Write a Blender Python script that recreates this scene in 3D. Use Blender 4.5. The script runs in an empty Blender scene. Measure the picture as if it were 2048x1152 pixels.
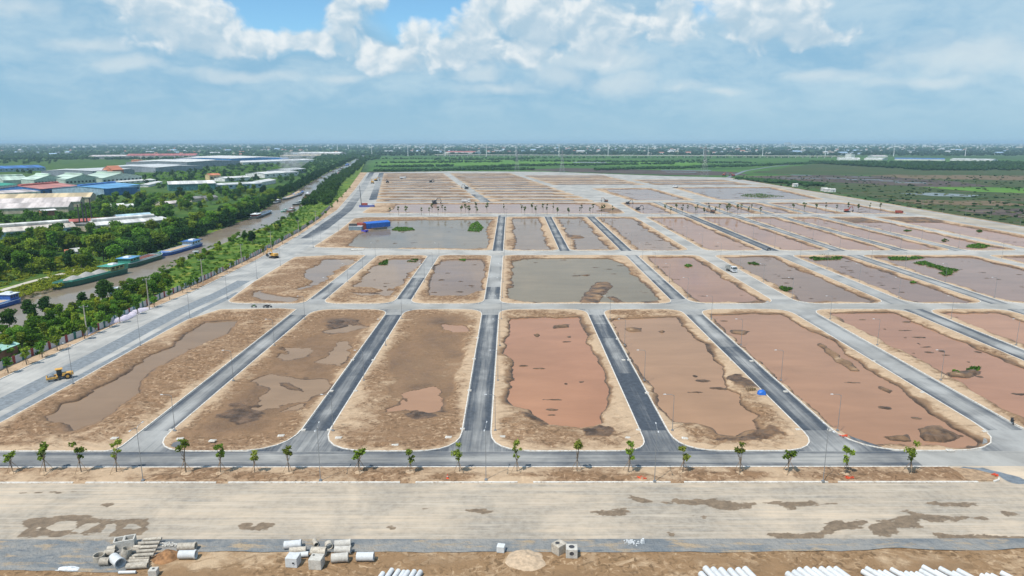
import bpy, bmesh, math, random
import numpy as np
from mathutils import Vector, Matrix

# ------------------------------------------------------------------ camera
SC = bpy.context.scene
COL = SC.collection
CAM_H = 60.0; PITCH = math.radians(12.1); YAW = math.radians(-0.105); FPX = 1365.0
cam_d = bpy.data.cameras.new('camera'); cam = bpy.data.objects.new('camera', cam_d); COL.objects.link(cam)
cam_d.sensor_width = 36.0; cam_d.lens = FPX / 2048 * 36.0
cam_d.clip_start = 0.5; cam_d.clip_end = 60000
cam.location = (0, 0, CAM_H); cam.rotation_euler = (math.pi / 2 - PITCH, 0, YAW)
SC.camera = cam
SC.view_settings.view_transform = 'Standard'; SC.view_settings.look = 'None'
SC.view_settings.exposure = 0.0; SC.view_settings.gamma = 1.0
SC.view_settings.use_curve_mapping = False
cy = SC.cycles
cy.use_denoising = True
cy.max_bounces = 5; cy.diffuse_bounces = 2; cy.glossy_bounces = 2; cy.transmission_bounces = 3
cy.transparent_max_bounces = 6; cy.volume_bounces = 0; cy.caustics_reflective = False; cy.caustics_refractive = False
cy.sample_clamp_indirect = 4.0

CY_, SY_ = math.cos(YAW), math.sin(YAW)
def ray(px, py):
    """world direction through a point of the 2048x1152 survey frame"""
    u = (px - 1024) / FPX; v = (576 - py) / FPX
    y = math.cos(PITCH) + v * math.sin(PITCH); z = -math.sin(PITCH) + v * math.cos(PITCH)
    x = u
    return Vector((x * CY_ - y * SY_, x * SY_ + y * CY_, z))
def G(px, py, z=0.0):
    d = ray(px, py); t = (z - CAM_H) / d.z
    return (d.x * t, d.y * t)
def GP(pts, z=0.0): return [G(a, b, z) for a, b in pts]

# ------------------------------------------------------------------ sun and sky
SUN_EL, SUN_AZ = math.radians(60), math.radians(222)     # azimuth clockwise from +y: behind the camera, to its left
sd = Vector((math.sin(SUN_AZ) * math.cos(SUN_EL), math.cos(SUN_AZ) * math.cos(SUN_EL), math.sin(SUN_EL)))
sl = bpy.data.lights.new('sun', 'SUN'); sl.energy = 4.6; sl.angle = math.radians(0.53); sl.color = (1.0, 0.95, 0.87)
so = bpy.data.objects.new('sun', sl); COL.objects.link(so); so.rotation_euler = sd.to_track_quat('Z', 'Y').to_euler()
so.location = (-50, -60, 200)

class NT:
    """small helper round a node tree"""
    def __init__(s, nt): s.nt = nt
    def n(s, t, **kw):
        nd = s.nt.nodes.new(t)
        for k, v in kw.items(): setattr(nd, k, v)
        return nd
    def link(s, a, b): s.nt.links.new(a, b)
    def put(s, sock, v):
        if isinstance(v, bpy.types.NodeSocket): s.nt.links.new(v, sock)
        elif isinstance(v, (tuple, list)) and len(v) == 3 and sock.type == 'RGBA': sock.default_value = (*v, 1)
        else: sock.default_value = v
    def m(s, op, a, b=None, c=None, clamp=False):
        nd = s.n('ShaderNodeMath', operation=op, use_clamp=clamp)
        s.put(nd.inputs[0], a)
        if b is not None: s.put(nd.inputs[1], b)
        if c is not None: s.put(nd.inputs[2], c)
        return nd.outputs[0]
    def ss(s, x, lo, hi, a=0.0, b=1.0):
        nd = s.n('ShaderNodeMapRange', interpolation_type='SMOOTHSTEP')
        s.put(nd.inputs[0], x); s.put(nd.inputs[1], lo); s.put(nd.inputs[2], hi); s.put(nd.inputs[3], a); s.put(nd.inputs[4], b)
        return nd.outputs[0]
    def mix(s, f, a, b, mode='MIX'):
        nd = s.n('ShaderNodeMix', data_type='RGBA', blend_type=mode)
        s.put(nd.inputs[0], f); s.put(nd.inputs[6], a); s.put(nd.inputs[7], b)
        return nd.outputs[2]
    def noise(s, vec, scale, detail=4, rough=0.55, dist=0.0, dims='3D'):
        nd = s.n('ShaderNodeTexNoise', noise_dimensions=dims)
        if vec is not None: s.link(vec, nd.inputs['Vector'])
        nd.inputs['Scale'].default_value = scale; nd.inputs['Detail'].default_value = detail
        nd.inputs['Roughness'].default_value = rough; nd.inputs['Distortion'].default_value = dist
        return nd.outputs[0]
    def mapv(s, vec, scale=(1, 1, 1), rot=(0, 0, 0), loc=(0, 0, 0)):
        nd = s.n('ShaderNodeMapping'); s.link(vec, nd.inputs[0])
        nd.inputs[1].default_value = loc; nd.inputs[2].default_value = rot; nd.inputs[3].default_value = scale
        return nd.outputs[0]
    def comb(s, x, y, z=0.0):
        nd = s.n('ShaderNodeCombineXYZ'); s.put(nd.inputs[0], x); s.put(nd.inputs[1], y); s.put(nd.inputs[2], z)
        return nd.outputs[0]

def build_world():
    w = bpy.data.worlds.new('World'); SC.world = w; w.use_nodes = True
    nt = w.node_tree; nt.nodes.clear(); t = NT(nt)
    sky = t.n('ShaderNodeTexSky', sky_type='NISHITA'); sky.sun_disc = False
    sky.sun_elevation = SUN_EL; sky.sun_rotation = SUN_AZ; sky.altitude = 60; sky.air_density = 1.0; sky.dust_density = 0.25; sky.ozone_density = 3.0
    skyc = t.mix(1.0, sky.outputs[0], (0.105, 0.142, 0.150), 'MULTIPLY')
    tc = t.n('ShaderNodeTexCoord')
    sep = t.n('ShaderNodeSeparateXYZ'); t.link(tc.outputs['Generated'], sep.inputs[0])
    az0 = t.m('ARCTAN2', sep.outputs[0], sep.outputs[1]); el0 = sep.outputs[2]
    wv = t.comb(az0, t.m('MULTIPLY', el0, 1.5))
    wn = t.n('ShaderNodeTexNoise'); t.link(wv, wn.inputs['Vector']); wn.inputs['Scale'].default_value = 14; wn.inputs['Detail'].default_value = 3
    ws = t.n('ShaderNodeSeparateColor'); t.link(wn.outputs['Color'], ws.inputs[0])
    az = t.m('MULTIPLY_ADD', t.m('SUBTRACT', ws.outputs[0], 0.5), 0.05, az0)
    el = t.m('MULTIPLY_ADD', t.m('SUBTRACT', ws.outputs[1], 0.5), 0.03, el0)
    def dirc(px, py):
        d = ray(px, py).normalized(); return math.atan2(d.x, d.y), d.z
    def field(u, v, blobs):
        cur = None
        for (px, py, rx, ry) in blobs:
            a, e = dirc(px, py)
            du = t.m('MULTIPLY', t.m('SUBTRACT', u, a), FPX / rx); dv = t.m('MULTIPLY', t.m('SUBTRACT', v, e), FPX / ry)
            q = t.m('SUBTRACT', 1.0, t.m('SQRT', t.m('ADD', t.m('MULTIPLY', du, du), t.m('MULTIPLY', dv, dv))))
            cur = q if cur is None else t.m('SMOOTH_MAX', cur, q, 0.25)
        return cur
    cum = [(395, 46, 112, 60), (330, 5, 100, 42), (520, 80, 72, 30), (612, 82, 85, 28), (690, 36, 42, 60), (738, -8, 46, 40),
           (772, 112, 64, 32), (832, 76, 54, 44), (953, 58, 52, 56), (905, 106, 80, 32), (1010, 100, 80, 40), (1075, 25, 95, 66),
           (1205, 45, 135, 58), (1340, 40, 85, 50), (1505, 34, 66, 54), (1575, 20, 78, 60), (1640, 74, 80, 20)]
    soft = [(1115, 150, 70, 34), (1240, 170, 75, 30), (1960, 105, 170, 42), (1000, 175, 100, 16), (175, 88, 70, 14), (265, 130, 60, 18), (40, 8, 90, 20), (480, 150, 120, 14), (1360, 175, 60, 18), (1440, 185, 40, 10), (1640, 148, 80, 16), (960, 150, 70, 20), (1180, 120, 160, 24), (1850, 160, 90, 12), (680, 155, 60, 10)]
    oob = t.m('MAXIMUM', t.ss(el0, 0.20, 0.30), t.ss(t.m('ABSOLUTE', az0), 0.70, 0.85))     # the cloud deck goes on round and above the view
    lown = t.noise(t.comb(az0, t.m('MULTIPLY', el0, 2.0), 3.7), 3.2, 2)
    more = t.m('SUBTRACT', t.m('MULTIPLY', t.m('MULTIPLY', lown, oob), 3.0), 1.6)
    def puffs(u, v):
        p = t.comb(u, t.m('MULTIPLY', v, 1.2), 1.3)
        vo = t.n('ShaderNodeTexVoronoi', feature='F1', normalize=True); t.link(p, vo.inputs['Vector'])
        vo.inputs['Scale'].default_value = 22; vo.inputs['Detail'].default_value = 2.5; vo.inputs['Roughness'].default_value = 0.55
        nz = t.noise(p, 11, 7, 0.60)
        return t.m('ADD', t.m('MULTIPLY', t.m('SUBTRACT', nz, 0.5), 1.5), t.m('MULTIPLY', t.m('SUBTRACT', 0.30, vo.outputs['Distance']), 1.9))
    b0 = field(az, el, cum)
    def F(u, v): return t.m('ADD', t.m('ADD', t.m('MAXIMUM', t.m('MAXIMUM', b0, more), -1.2), 0.06), puffs(u, v))
    f0 = F(az, el)
    f1 = F(t.m('SUBTRACT', az, 0.007), t.m('ADD', el, 0.012))       # a step towards the sun's side
    f2 = t.m('ADD', field(az, t.m('ADD', el, 0.030), cum), t.m('MULTIPLY', t.m('SUBTRACT', f0, f1), -0.8))     # a longer one: how much cloud stands above
    mask = t.ss(f0, 0.02, 0.50)
    lit = t.ss(t.m('SUBTRACT', f0, f1), -0.30, 0.34)
    over = t.ss(f2, -0.1, 0.7)
    lit = t.m('MULTIPLY', t.m('MULTIPLY_ADD', lit, 0.60, 0.40), t.m('MULTIPLY_ADD', over, -0.55, 1.0))
    ccol = t.mix(lit, (0.36, 0.55, 0.70), (0.85, 0.90, 0.92))
    gaps = [(560, 22, 140, 66), (830, 30, 100, 52), (1425, 0, 60, 34), (900, 10, 70, 44)]
    gp = t.ss(field(az, el, gaps), -0.25, 0.55)
    vn = t.noise(t.comb(az, t.m('MULTIPLY', el, 3.0), 8.1), 5.0, 7, 0.58)
    vn2 = t.noise(t.comb(az, t.m('MULTIPLY', el, 2.2), 2.1), 15, 8, 0.62)
    vsum = t.m('ADD', t.m('MULTIPLY', vn, 0.55), t.m('MULTIPLY', vn2, 0.45))
    vcol = t.mix(t.ss(vsum, 0.36, 0.66), (0.280, 0.500, 0.690), (0.480, 0.655, 0.775))
    low = t.ss(el0, 0.0, 0.085, 1.0, 0.0)
    vcol = t.mix(t.m('MULTIPLY', low, 0.80), vcol, (0.345, 0.550, 0.705))
    va = t.m('MULTIPLY', t.m('SUBTRACT', 1.0, gp), t.ss(el0, 0.15, 0.5, 0.95, 0.30))
    c = t.mix(va, skyc, vcol)
    fs = t.m('ADD', field(az, el, soft), t.m('MULTIPLY', t.m('SUBTRACT', f0, t.m('MAXIMUM', t.m('MAXIMUM', b0, more), -1.2)), 0.75))
    c = t.mix(t.m('MULTIPLY', t.ss(fs, -0.15, 0.95), 0.55), c, (0.74, 0.82, 0.85))
    c = t.mix(t.m('MULTIPLY', mask, t.ss(el0, 0.06, 0.12, 0.70, 0.95)), c, ccol)
    bg = t.n('ShaderNodeBackground'); t.link(c, bg.inputs[0]); bg.inputs[1].default_value = 1.0
    out = t.n('ShaderNodeOutputWorld'); t.link(bg.outputs[0], out.inputs[0])
    w.cycles.sampling_method = 'MANUAL'; w.cycles.sample_map_resolution = 512
build_world()

# ------------------------------------------------------------------ numpy helpers
def _hash(ix, iy, seed):
    h = (ix.astype(np.int64) * 374761393 + iy.astype(np.int64) * 668265263 + seed * 974711) & 0xffffffff
    h = ((h ^ (h >> 13)) * 1274126177) & 0xffffffff
    return ((h ^ (h >> 16)) & 0xffff) / 65535.0
def vnoise(x, y, seed=0):
    x0 = np.floor(x); y0 = np.floor(y); fx = x - x0; fy = y - y0
    fx = fx * fx * (3 - 2 * fx); fy = fy * fy * (3 - 2 * fy)
    a = _hash(x0, y0, seed); b = _hash(x0 + 1, y0, seed); c = _hash(x0, y0 + 1, seed); d = _hash(x0 + 1, y0 + 1, seed)
    return (a * (1 - fx) + b * fx) * (1 - fy) + (c * (1 - fx) + d * fx) * fy * 1.0
def fbm(x, y, wl, octs=4, seed=0, gain=0.5):
    """noise about 0, roughly -1..1; wl is the longest wavelength in metres"""
    t = np.zeros_like(x, dtype=float); a = 1.0; s = 0.0; f = 1.0 / wl
    for o in range(octs):
        ca, sa = math.cos(o * 1.3 + seed), math.sin(o * 1.3 + seed)
        t += a * (vnoise((x * ca - y * sa) * f + 17.3 * o, (x * sa + y * ca) * f - 9.1 * o, seed + o * 7) - 0.5) * 2
        s += a; a *= gain; f *= 2.03
    return t / s
def sstep(x, lo, hi):
    t = np.clip((x - lo) / (hi - lo), 0, 1); return t * t * (3 - 2 * t)
def poly_dist(x, y, poly, closed=True):
    """distance to a polygon's edge, the nearest point and whether inside"""
    n = len(poly); best = np.full(x.shape, 1e18); bx = np.zeros_like(x); by = np.zeros_like(y); ins = np.zeros(x.shape, bool)
    for i in range(n if closed else n - 1):
        ax, ay = poly[i]; cx, cy_ = poly[(i + 1) % n]
        dx, dy = cx - ax, cy_ - ay; L = dx * dx + dy * dy + 1e-12
        t = np.clip(((x - ax) * dx + (y - ay) * dy) / L, 0, 1); qx = ax + t * dx; qy = ay + t * dy
        d = (x - qx) ** 2 + (y - qy) ** 2; k = d < best
        best = np.where(k, d, best); bx = np.where(k, qx, bx); by = np.where(k, qy, by)
        if closed and ay != cy_:
            c = ((ay > y) != (cy_ > y)) & (x < (cx - ax) * (y - ay) / (cy_ - ay) + ax); ins ^= c
    return np.sqrt(best), bx, by, ins
def fillet(pts, r, seg=6):
    """round a polygon's corners; r is one radius or a list"""
    out = []; n = len(pts)
    for i in range(n):
        rr = r[i] if isinstance(r, (list, tuple)) else r
        p0 = Vector(pts[i - 1]); p = Vector(pts[i]); p1 = Vector(pts[(i + 1) % n])
        a = (p0 - p); b = (p1 - p); la, lb = a.length, b.length
        if rr <= 0.01 or la < 1e-6 or lb < 1e-6: out.append((p.x, p.y)); continue
        a /= la; b /= lb; ang = math.acos(max(-1, min(1, a.dot(b))))
        if ang > 3.05: out.append((p.x, p.y)); continue
        d = min(rr / math.tan(ang / 2), la * 0.48, lb * 0.48); s = p + a * d; e = p + b * d
        for k in range(seg + 1):
            t = k / seg; q = s * (1 - t) ** 2 + p * 2 * t * (1 - t) + e * t * t; out.append((q.x, q.y))
    return out
def area2(p): return sum(p[i][0] * p[(i + 1) % len(p)][1] - p[(i + 1) % len(p)][0] * p[i][1] for i in range(len(p)))
def ccw(p): return p if area2(p) > 0 else p[::-1]
def offset_poly(p, d):
    """move a ccw polygon's edge inwards by d (mitred)"""
    n = len(p); out = []
    for i in range(n):
        a = Vector(p[i - 1]); b = Vector(p[i]); c = Vector(p[(i + 1) % n])
        e0 = (b - a).normalized() if (b - a).length > 1e-7 else Vector((1, 0)); e1 = (c - b).normalized() if (c - b).length > 1e-7 else e0
        n0 = Vector((-e0.y, e0.x)); n1 = Vector((-e1.y, e1.x)); m = n0 + n1
        if m.length < 1e-6: m = n0
        m.normalize(); k = d / max(0.35, m.dot(n0)); out.append((b.x + m.x * k, b.y + m.y * k))
    return out
def resample(pl, n):
    p = np.array(pl, float); s = np.concatenate([[0], np.cumsum(np.hypot(*np.diff(p, axis=0).T))])
    q = np.linspace(0, s[-1], n); return np.stack([np.interp(q, s, p[:, 0]), np.interp(q, s, p[:, 1])], 1)
def resample_view(pl, n):
    """even steps relative to the distance from the drone, so near stretches get more points"""
    p = np.concatenate([resample(pl[i:i + 2], 40)[:-1] for i in range(len(pl) - 1)] + [np.array(pl[-1:])])
    d = np.hypot(*np.diff(p, axis=0).T) / np.hypot(p[:-1, 0], p[:-1, 1] + 1); s = np.concatenate([[0], np.cumsum(d)])
    q = np.linspace(0, s[-1], n); return np.stack([np.interp(q, s, p[:, 0]), np.interp(q, s, p[:, 1])], 1)
def smooth_line(pl, n, it=6):
    q = resample_view(pl, n)
    for _ in range(it): q[1:-1] = 0.25 * q[:-2] + 0.5 * q[1:-1] + 0.25 * q[2:]
    return q

# ------------------------------------------------------------------ objects
def link(o, parent=None):
    COL.objects.link(o)
    if parent is not None: o.parent = parent
    return o
def tag(o, label=None, cat=None, group=None, kind=None):
    if label: o['label'] = label
    if cat: o['category'] = cat
    if group: o['group'] = group
    if kind: o['kind'] = kind
    return o
def empty(name, loc=(0, 0, 0), rz=0.0, label=None, cat=None, group=None):
    o = bpy.data.objects.new(name, None); o.empty_display_size = 0.3; link(o); o.location = loc; o.rotation_euler = (0, 0, rz)
    return tag(o, label, cat, group)
def mesh_np(name, verts, faces, mats, parent=None, smooth=False, attrs=None, midx=None):
    """faces: (n,k) int array (all tris or all quads) or list of lists"""
    me = bpy.data.meshes.new(name)
    if isinstance(faces, np.ndarray):
        v = np.asarray(verts, np.float32); nf, k = faces.shape
        me.vertices.add(len(v)); me.vertices.foreach_set('co', v.ravel())
        me.loops.add(nf * k); me.loops.foreach_set('vertex_index', faces.astype(np.int32).ravel())
        me.polygons.add(nf); me.polygons.foreach_set('loop_start', (np.arange(nf) * k).astype(np.int32))
        me.polygons.foreach_set('loop_total', np.full(nf, k, np.int32))
        me.update(calc_edges=True)
    else: me.from_pydata([tuple(a) for a in verts], [], [list(f) for f in faces]); me.update()
    for m in (mats if isinstance(mats, (list, tuple)) else [mats]): me.materials.append(m)
    if midx is not None: me.polygons.foreach_set('material_index', np.asarray(midx, np.int32))
    if smooth: me.polygons.foreach_set('use_smooth', np.ones(len(me.polygons), bool))
    for k_, (dom, arr) in (attrs or {}).items():
        at = me.attributes.new(k_, 'FLOAT', dom); at.data.foreach_set('value', np.asarray(arr, np.float32))
    o = bpy.data.objects.new(name, me); return link(o, parent)
def struct(o, kind='structure'): o['kind'] = kind; return o

class MB:
    """collects shapes; build() links them as ONE mesh object"""
    def __init__(s): s.v = []; s.f = []; s.m = []
    def add(s, vs, fs, mi=0):
        b = len(s.v); s.v += [tuple(v) for v in vs]; s.f += [[i + b for i in f] for f in fs]; s.m += [mi] * len(fs); return s
    def box(s, c, size, rz=0.0, mi=0, top=1.0, M=None, topy=None):
        hx, hy, hz = size[0] / 2, size[1] / 2, size[2] / 2; ty = top if topy is None else topy
        P = [(-hx, -hy, -hz), (hx, -hy, -hz), (hx, hy, -hz), (-hx, hy, -hz), (-hx * top, -hy * ty, hz), (hx * top, -hy * ty, hz), (hx * top, hy * ty, hz), (-hx * top, hy * ty, hz)]
        R = M if M is not None else Matrix.Rotation(rz, 3, 'Z')
        P = [tuple(R @ Vector(p) + Vector(c)) for p in P]
        return s.add(P, [(0, 3, 2, 1), (4, 5, 6, 7), (0, 1, 5, 4), (1, 2, 6, 5), (2, 3, 7, 6), (3, 0, 4, 7)], mi)
    def tube(s, p0, p1, r0, r1=None, n=8, mi=0, cap=True):
        r1 = r0 if r1 is None else r1; p0 = Vector(p0); p1 = Vector(p1); d = (p1 - p0).normalized()
        a = d.orthogonal().normalized(); b = d.cross(a); vs = []
        for p, r in ((p0, r0), (p1, r1)):
            for k in range(n):
                t = 2 * math.pi * k / n; vs.append(p + a * (r * math.cos(t)) + b * (r * math.sin(t)))
        fs = [(k, (k + 1) % n, n + (k + 1) % n, n + k) for k in range(n)]
        if cap: fs += [tuple(range(n))[::-1], tuple(range(n, 2 * n))]
        return s.add(vs, fs, mi)
    def path(s, pts, r, n=6, mi=0):
        for i in range(len(pts) - 1):
            a = r[i] if isinstance(r, (list, tuple)) else r; b = r[i + 1] if isinstance(r, (list, tuple)) else r
            s.tube(pts[i], pts[i + 1], a, b, n, mi)
        return s
    def pipe(s, p0, p1, ro, ri, n=18, mi=0, bell=0.0):
        """a hollow pipe with wall thickness, optionally a socket at p1"""
        p0 = Vector(p0); p1 = Vector(p1); d = (p1 - p0); L = d.length; d /= L
        a = d.orthogonal().normalized(); b = d.cross(a)
        prof = [(0, ri), (0, ro), (L, ro), (L, ri)]
        if bell: prof = [(0, ri), (0, ro), (L - 0.32, ro), (L - 0.26, ro + bell), (L, ro + bell), (L, ri + bell * 0.8), (L - 0.15, ri)]
        vs = []
        for (q, r) in prof:
            for k in range(n):
                t = 2 * math.pi * k / n; vs.append(p0 + d * q + a * (r * math.cos(t)) + b * (r * math.sin(t)))
        m = len(prof); fs = []
        for j in range(m):
            for k in range(n): fs.append((j * n + k, j * n + (k + 1) % n, ((j + 1) % m) * n + (k + 1) % n, ((j + 1) % m) * n + k))
        return s.add(vs, fs, mi)
    def prism(s, poly, z0, z1, mi=0):
        n = len(poly); vs = [(x, y, z0) for x, y in poly] + [(x, y, z1) for x, y in poly]
        return s.add(vs, [tuple(range(n))[::-1], tuple(range(n, 2 * n))] + [(k, (k + 1) % n, n + (k + 1) % n, n + k) for k in range(n)], mi)
    def profx(s, poly, x0, x1, mi=0):
        """a y-z outline pushed along x"""
        n = len(poly); vs = [(x0, y, z) for y, z in poly] + [(x1, y, z) for y, z in poly]
        return s.add(vs, [tuple(range(n))[::-1], tuple(range(n, 2 * n))] + [(k, (k + 1) % n, n + (k + 1) % n, n + k) for k in range(n)], mi)
    def profy(s, poly, y0, y1, mi=0):
        """an x-z outline pushed along y"""
        n = len(poly); vs = [(x, y0, z) for x, z in poly] + [(x, y1, z) for x, z in poly]
        return s.add(vs, [tuple(range(n)), tuple(range(n, 2 * n))[::-1]] + [((k + 1) % n, k, n + k, n + (k + 1) % n) for k in range(n)], mi)
    def loft(s, rings, mi=0, cap=True):
        n = len(rings[0]); vs = [p for r in rings for p in r]; fs = []
        for j in range(len(rings) - 1):
            for k in range(n): fs.append((j * n + k, j * n + (k + 1) % n, (j + 1) * n + (k + 1) % n, (j + 1) * n + k))
        if cap: fs += [tuple(range(n))[::-1], tuple(range((len(rings) - 1) * n, len(rings) * n))]
        return s.add(vs, fs, mi)
    def build(s, name, mats, parent=None, smooth=False, bevel=0.0):
        me = bpy.data.meshes.new(name); me.from_pydata(s.v, [], s.f)
        for m in (mats if isinstance(mats, (list, tuple)) else [mats]): me.materials.append(m)
        me.polygons.foreach_set('material_index', np.array(s.m, np.int32))
        bm = bmesh.new(); bm.from_mesh(me); bmesh.ops.recalc_face_normals(bm, faces=bm.faces)
        if bevel: bmesh.ops.bevel(bm, geom=[e for e in bm.edges if e.calc_face_angle(0) > 0.5], offset=bevel, segments=1, affect='EDGES')
        bm.to_mesh(me); bm.free()
        if smooth:
            me.polygons.foreach_set('use_smooth', np.ones(len(me.polygons), bool))
            me.set_sharp_from_angle(angle=math.radians(40))
        me.update(); o = bpy.data.objects.new(name, me); return link(o, parent)
def copy_tree(o, parent=None):
    c = o.copy(); COL.objects.link(c); c.parent = parent
    for ch in [x for x in bpy.data.objects if x.parent == o]: copy_tree(ch, c)
    return c
def kids(o, table={}):
    return [x for x in COL.objects if x.parent == o]
def copy_thing(proto, ch, loc, rz=0.0, scale=None, label=None, group=None):
    """proto with its listed direct parts ch"""
    c = proto.copy(); COL.objects.link(c); c.location = loc; c.rotation_euler = (0, 0, rz)
    if scale: c.scale = scale if isinstance(scale, tuple) else (scale,) * 3
    if label: c['label'] = label
    if group: c['group'] = group
    for p in ch:
        q = p.copy(); COL.objects.link(q); q.parent = c
    return c
ORD = ['first', 'second', 'third', 'fourth', 'fifth', 'sixth', 'seventh', 'eighth', 'ninth', 'tenth', 'eleventh', 'twelfth', 'thirteenth', 'fourteenth', 'fifteenth',
       'sixteenth', 'seventeenth', 'eighteenth', 'nineteenth', 'twentieth', 'twenty-first', 'twenty-second', 'twenty-third', 'twenty-fourth', 'twenty-fifth', 'twenty-sixth', 'twenty-seventh', 'twenty-eighth', 'twenty-ninth', 'thirtieth'] + ['thirty-%s' % a for a in ('first', 'second', 'third', 'fourth', 'fifth', 'sixth', 'seventh', 'eighth', 'ninth')] + ['fortieth']
# ------------------------------------------------------------------ materials
MATS = {}
def newmat(name):
    m = bpy.data.materials.new(name); m.use_nodes = True; nt = m.node_tree; nt.nodes.clear(); t = NT(nt)
    b = t.n('ShaderNodeBsdfPrincipled'); o = t.n('ShaderNodeOutputMaterial'); t.link(b.outputs[0], o.inputs[0])
    MATS[name] = m; return m, t, b
def geo_pos(t): return t.n('ShaderNodeNewGeometry').outputs['Position']
def paint(name, col, rough=0.6, metal=0.0, var=0.25, scale=2.0, dirt=None, dirtamt=0.0, objvar=0.0, spec=0.5):
    """plain coat with uneven tone and some dirt"""
    if name in MATS: return MATS[name]
    m, t, b = newmat(name); tc = t.n('ShaderNodeTexCoord').outputs['Object']
    n = t.noise(tc, scale, 5, 0.6); c = t.mix(t.ss(n, 0.3, 0.7), tuple(x * (1 - var) for x in col), tuple(min(1, x * (1 + var)) for x in col))
    if dirtamt: c = t.mix(t.m('MULTIPLY', t.ss(t.noise(tc, scale * 2.7, 6, 0.65), 0.45, 0.7), dirtamt), c, dirt or (0.22, 0.16, 0.10))
    if objvar:
        oi = t.n('ShaderNodeObjectInfo'); hs = t.n('ShaderNodeHueSaturation'); t.link(c, hs.inputs['Color'])
        t.link(t.m('MULTIPLY_ADD', oi.outputs['Random'], objvar, 1 - objvar / 2), hs.inputs['Value']); c = hs.outputs[0]
    t.put(b.inputs['Base Color'], c); b.inputs['Roughness'].default_value = rough; b.inputs['Metallic'].default_value = metal
    b.inputs['Specular IOR Level'].default_value = spec
    return m
def sheet_metal(name, col, rough=0.5, pitch=1.2, stain=0.35, axis=0, seams=0.5):
    """profiled roof or wall sheet: ribs as fine relief, faded bays and rust stains"""
    if name in MATS: return MATS[name]
    m, t, b = newmat(name); tc = t.n('ShaderNodeTexCoord').outputs['Object']
    sc = [0.02, 0.02, 0.02]; sc[axis] = 0.18
    n = t.noise(t.mapv(tc, tuple(sc)), 1.0, 3, 0.5); n2 = t.noise(tc, 0.35, 6, 0.65)
    c = t.mix(t.ss(n, 0.35, 0.65), tuple(x * 0.68 for x in col), tuple(min(1, x * 1.18) for x in col))
    c = t.mix(t.m('MULTIPLY', t.ss(n2, 0.47, 0.72), stain), c, (0.20, 0.14, 0.10))
    w = t.n('ShaderNodeTexWave', wave_type='BANDS', bands_direction='XYZ'[axis]); t.link(tc, w.inputs[0]); w.inputs['Scale'].default_value = 1.0 / pitch; w.inputs['Distortion'].default_value = 0
    bp = t.n('ShaderNodeBump'); bp.inputs['Strength'].default_value = 0.35; bp.inputs['Distance'].default_value = 0.06; t.link(w.outputs[1], bp.inputs['Height'])
    t.link(bp.outputs[0], b.inputs['Normal'])
    t.put(b.inputs['Base Color'], c); b.inputs['Roughness'].default_value = rough; return m

def mat_soil(name='site_soil', dry=(0.465, 0.338, 0.222), brown=(0.235, 0.143, 0.080), wet=(0.085, 0.052, 0.031), tracks=1.0):
    m, t, b = newmat(name); P = geo_pos(t)
    a = t.n('ShaderNodeAttribute', attribute_name='mud').outputs['Fac']; a2 = t.n('ShaderNodeAttribute', attribute_name='soil').outputs['Fac']
    n1 = t.noise(P, 0.05, 5, 0.6, 0.6); n2 = t.noise(P, 0.30, 6, 0.62, 0.4); n3 = t.noise(P, 0.95, 4, 0.60, 0.8)
    base = t.m('ADD', t.m('MULTIPLY', n1, 0.5), t.m('MULTIPLY', n2, 0.5))
    base = t.m('ADD', base, t.m('MULTIPLY', t.m('SUBTRACT', a2, 0.5), 0.42))
    c = t.mix(t.ss(base, 0.36, 0.62), dry, brown)
    # raked and driven-over lines: stretched noise, bent by a slow one
    bend = t.n('ShaderNodeTexNoise'); t.link(P, bend.inputs['Vector']); bend.inputs['Scale'].default_value = 0.035
    vm = t.n('ShaderNodeVectorMath', operation='MULTIPLY_ADD'); t.link(bend.outputs['Color'], vm.inputs[0]); vm.inputs[1].default_value = (26, 26, 0); t.link(P, vm.inputs[2])
    st = t.noise(t.mapv(vm.outputs[0], (0.13, 1.1, 1)), 1.0, 6, 0.68)
    c = t.mix(t.m('MULTIPLY', t.ss(st, 0.54, 0.68), 0.55 * tracks), c, tuple(x * 0.60 for x in brown))
    c = t.mix(t.m('MULTIPLY', t.ss(st, 0.45, 0.30), 0.50 * tracks), c, tuple(min(1, x * 1.2) for x in dry))
    c = t.mix(t.m('MULTIPLY', t.ss(n3, 0.53, 0.63), t.ss(t.m('ADD', base, t.m('MULTIPLY', a2, .25)), 0.46, 0.74, 0.08, 0.90)), c, tuple(x * 0.55 for x in brown))        # clods
    c = t.mix(t.ss(n3, 0.45, 0.33, 0, 0.55), c, tuple(min(1, x * 1.2) for x in dry))
    am = t.m('ADD', a, t.m('MULTIPLY', t.m('SUBTRACT', n2, 0.5), 0.75))
    c = t.mix(t.ss(am, 0.16, 0.48, 0, .92), c, t.mix(t.ss(n2, .35, .65), tuple(x * 0.80 for x in brown), tuple(x * 1.08 for x in brown)))
    wetf = t.ss(am, 0.44, 0.90)
    wc = t.mix(t.ss(n2, 0.35, 0.7), tuple(x * 0.7 for x in wet), tuple(x * 2.1 for x in wet)); wc = t.mix(t.ss(n3, 0.50, 0.66, 0, .5), wc, tuple(x * .5 for x in wet))
    c = t.mix(wetf, c, wc)
    t.put(b.inputs['Base Color'], c)
    t.put(b.inputs['Roughness'], t.ss(am, 0.25, 0.9, 0.95, 0.45)); b.inputs['Specular IOR Level'].default_value = 0.25
    bp = t.n('ShaderNodeBump'); bp.inputs['Strength'].default_value = 1.0; bp.inputs['Distance'].default_value = 0.35
    t.link(t.m('ADD', t.m('MULTIPLY', n2, 0.6), t.m('ADD', t.m('MULTIPLY', n3, 0.5), t.m('MULTIPLY', st, 0.5))), bp.inputs['Height']); t.link(bp.outputs[0], b.inputs['Normal'])
    return m
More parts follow.
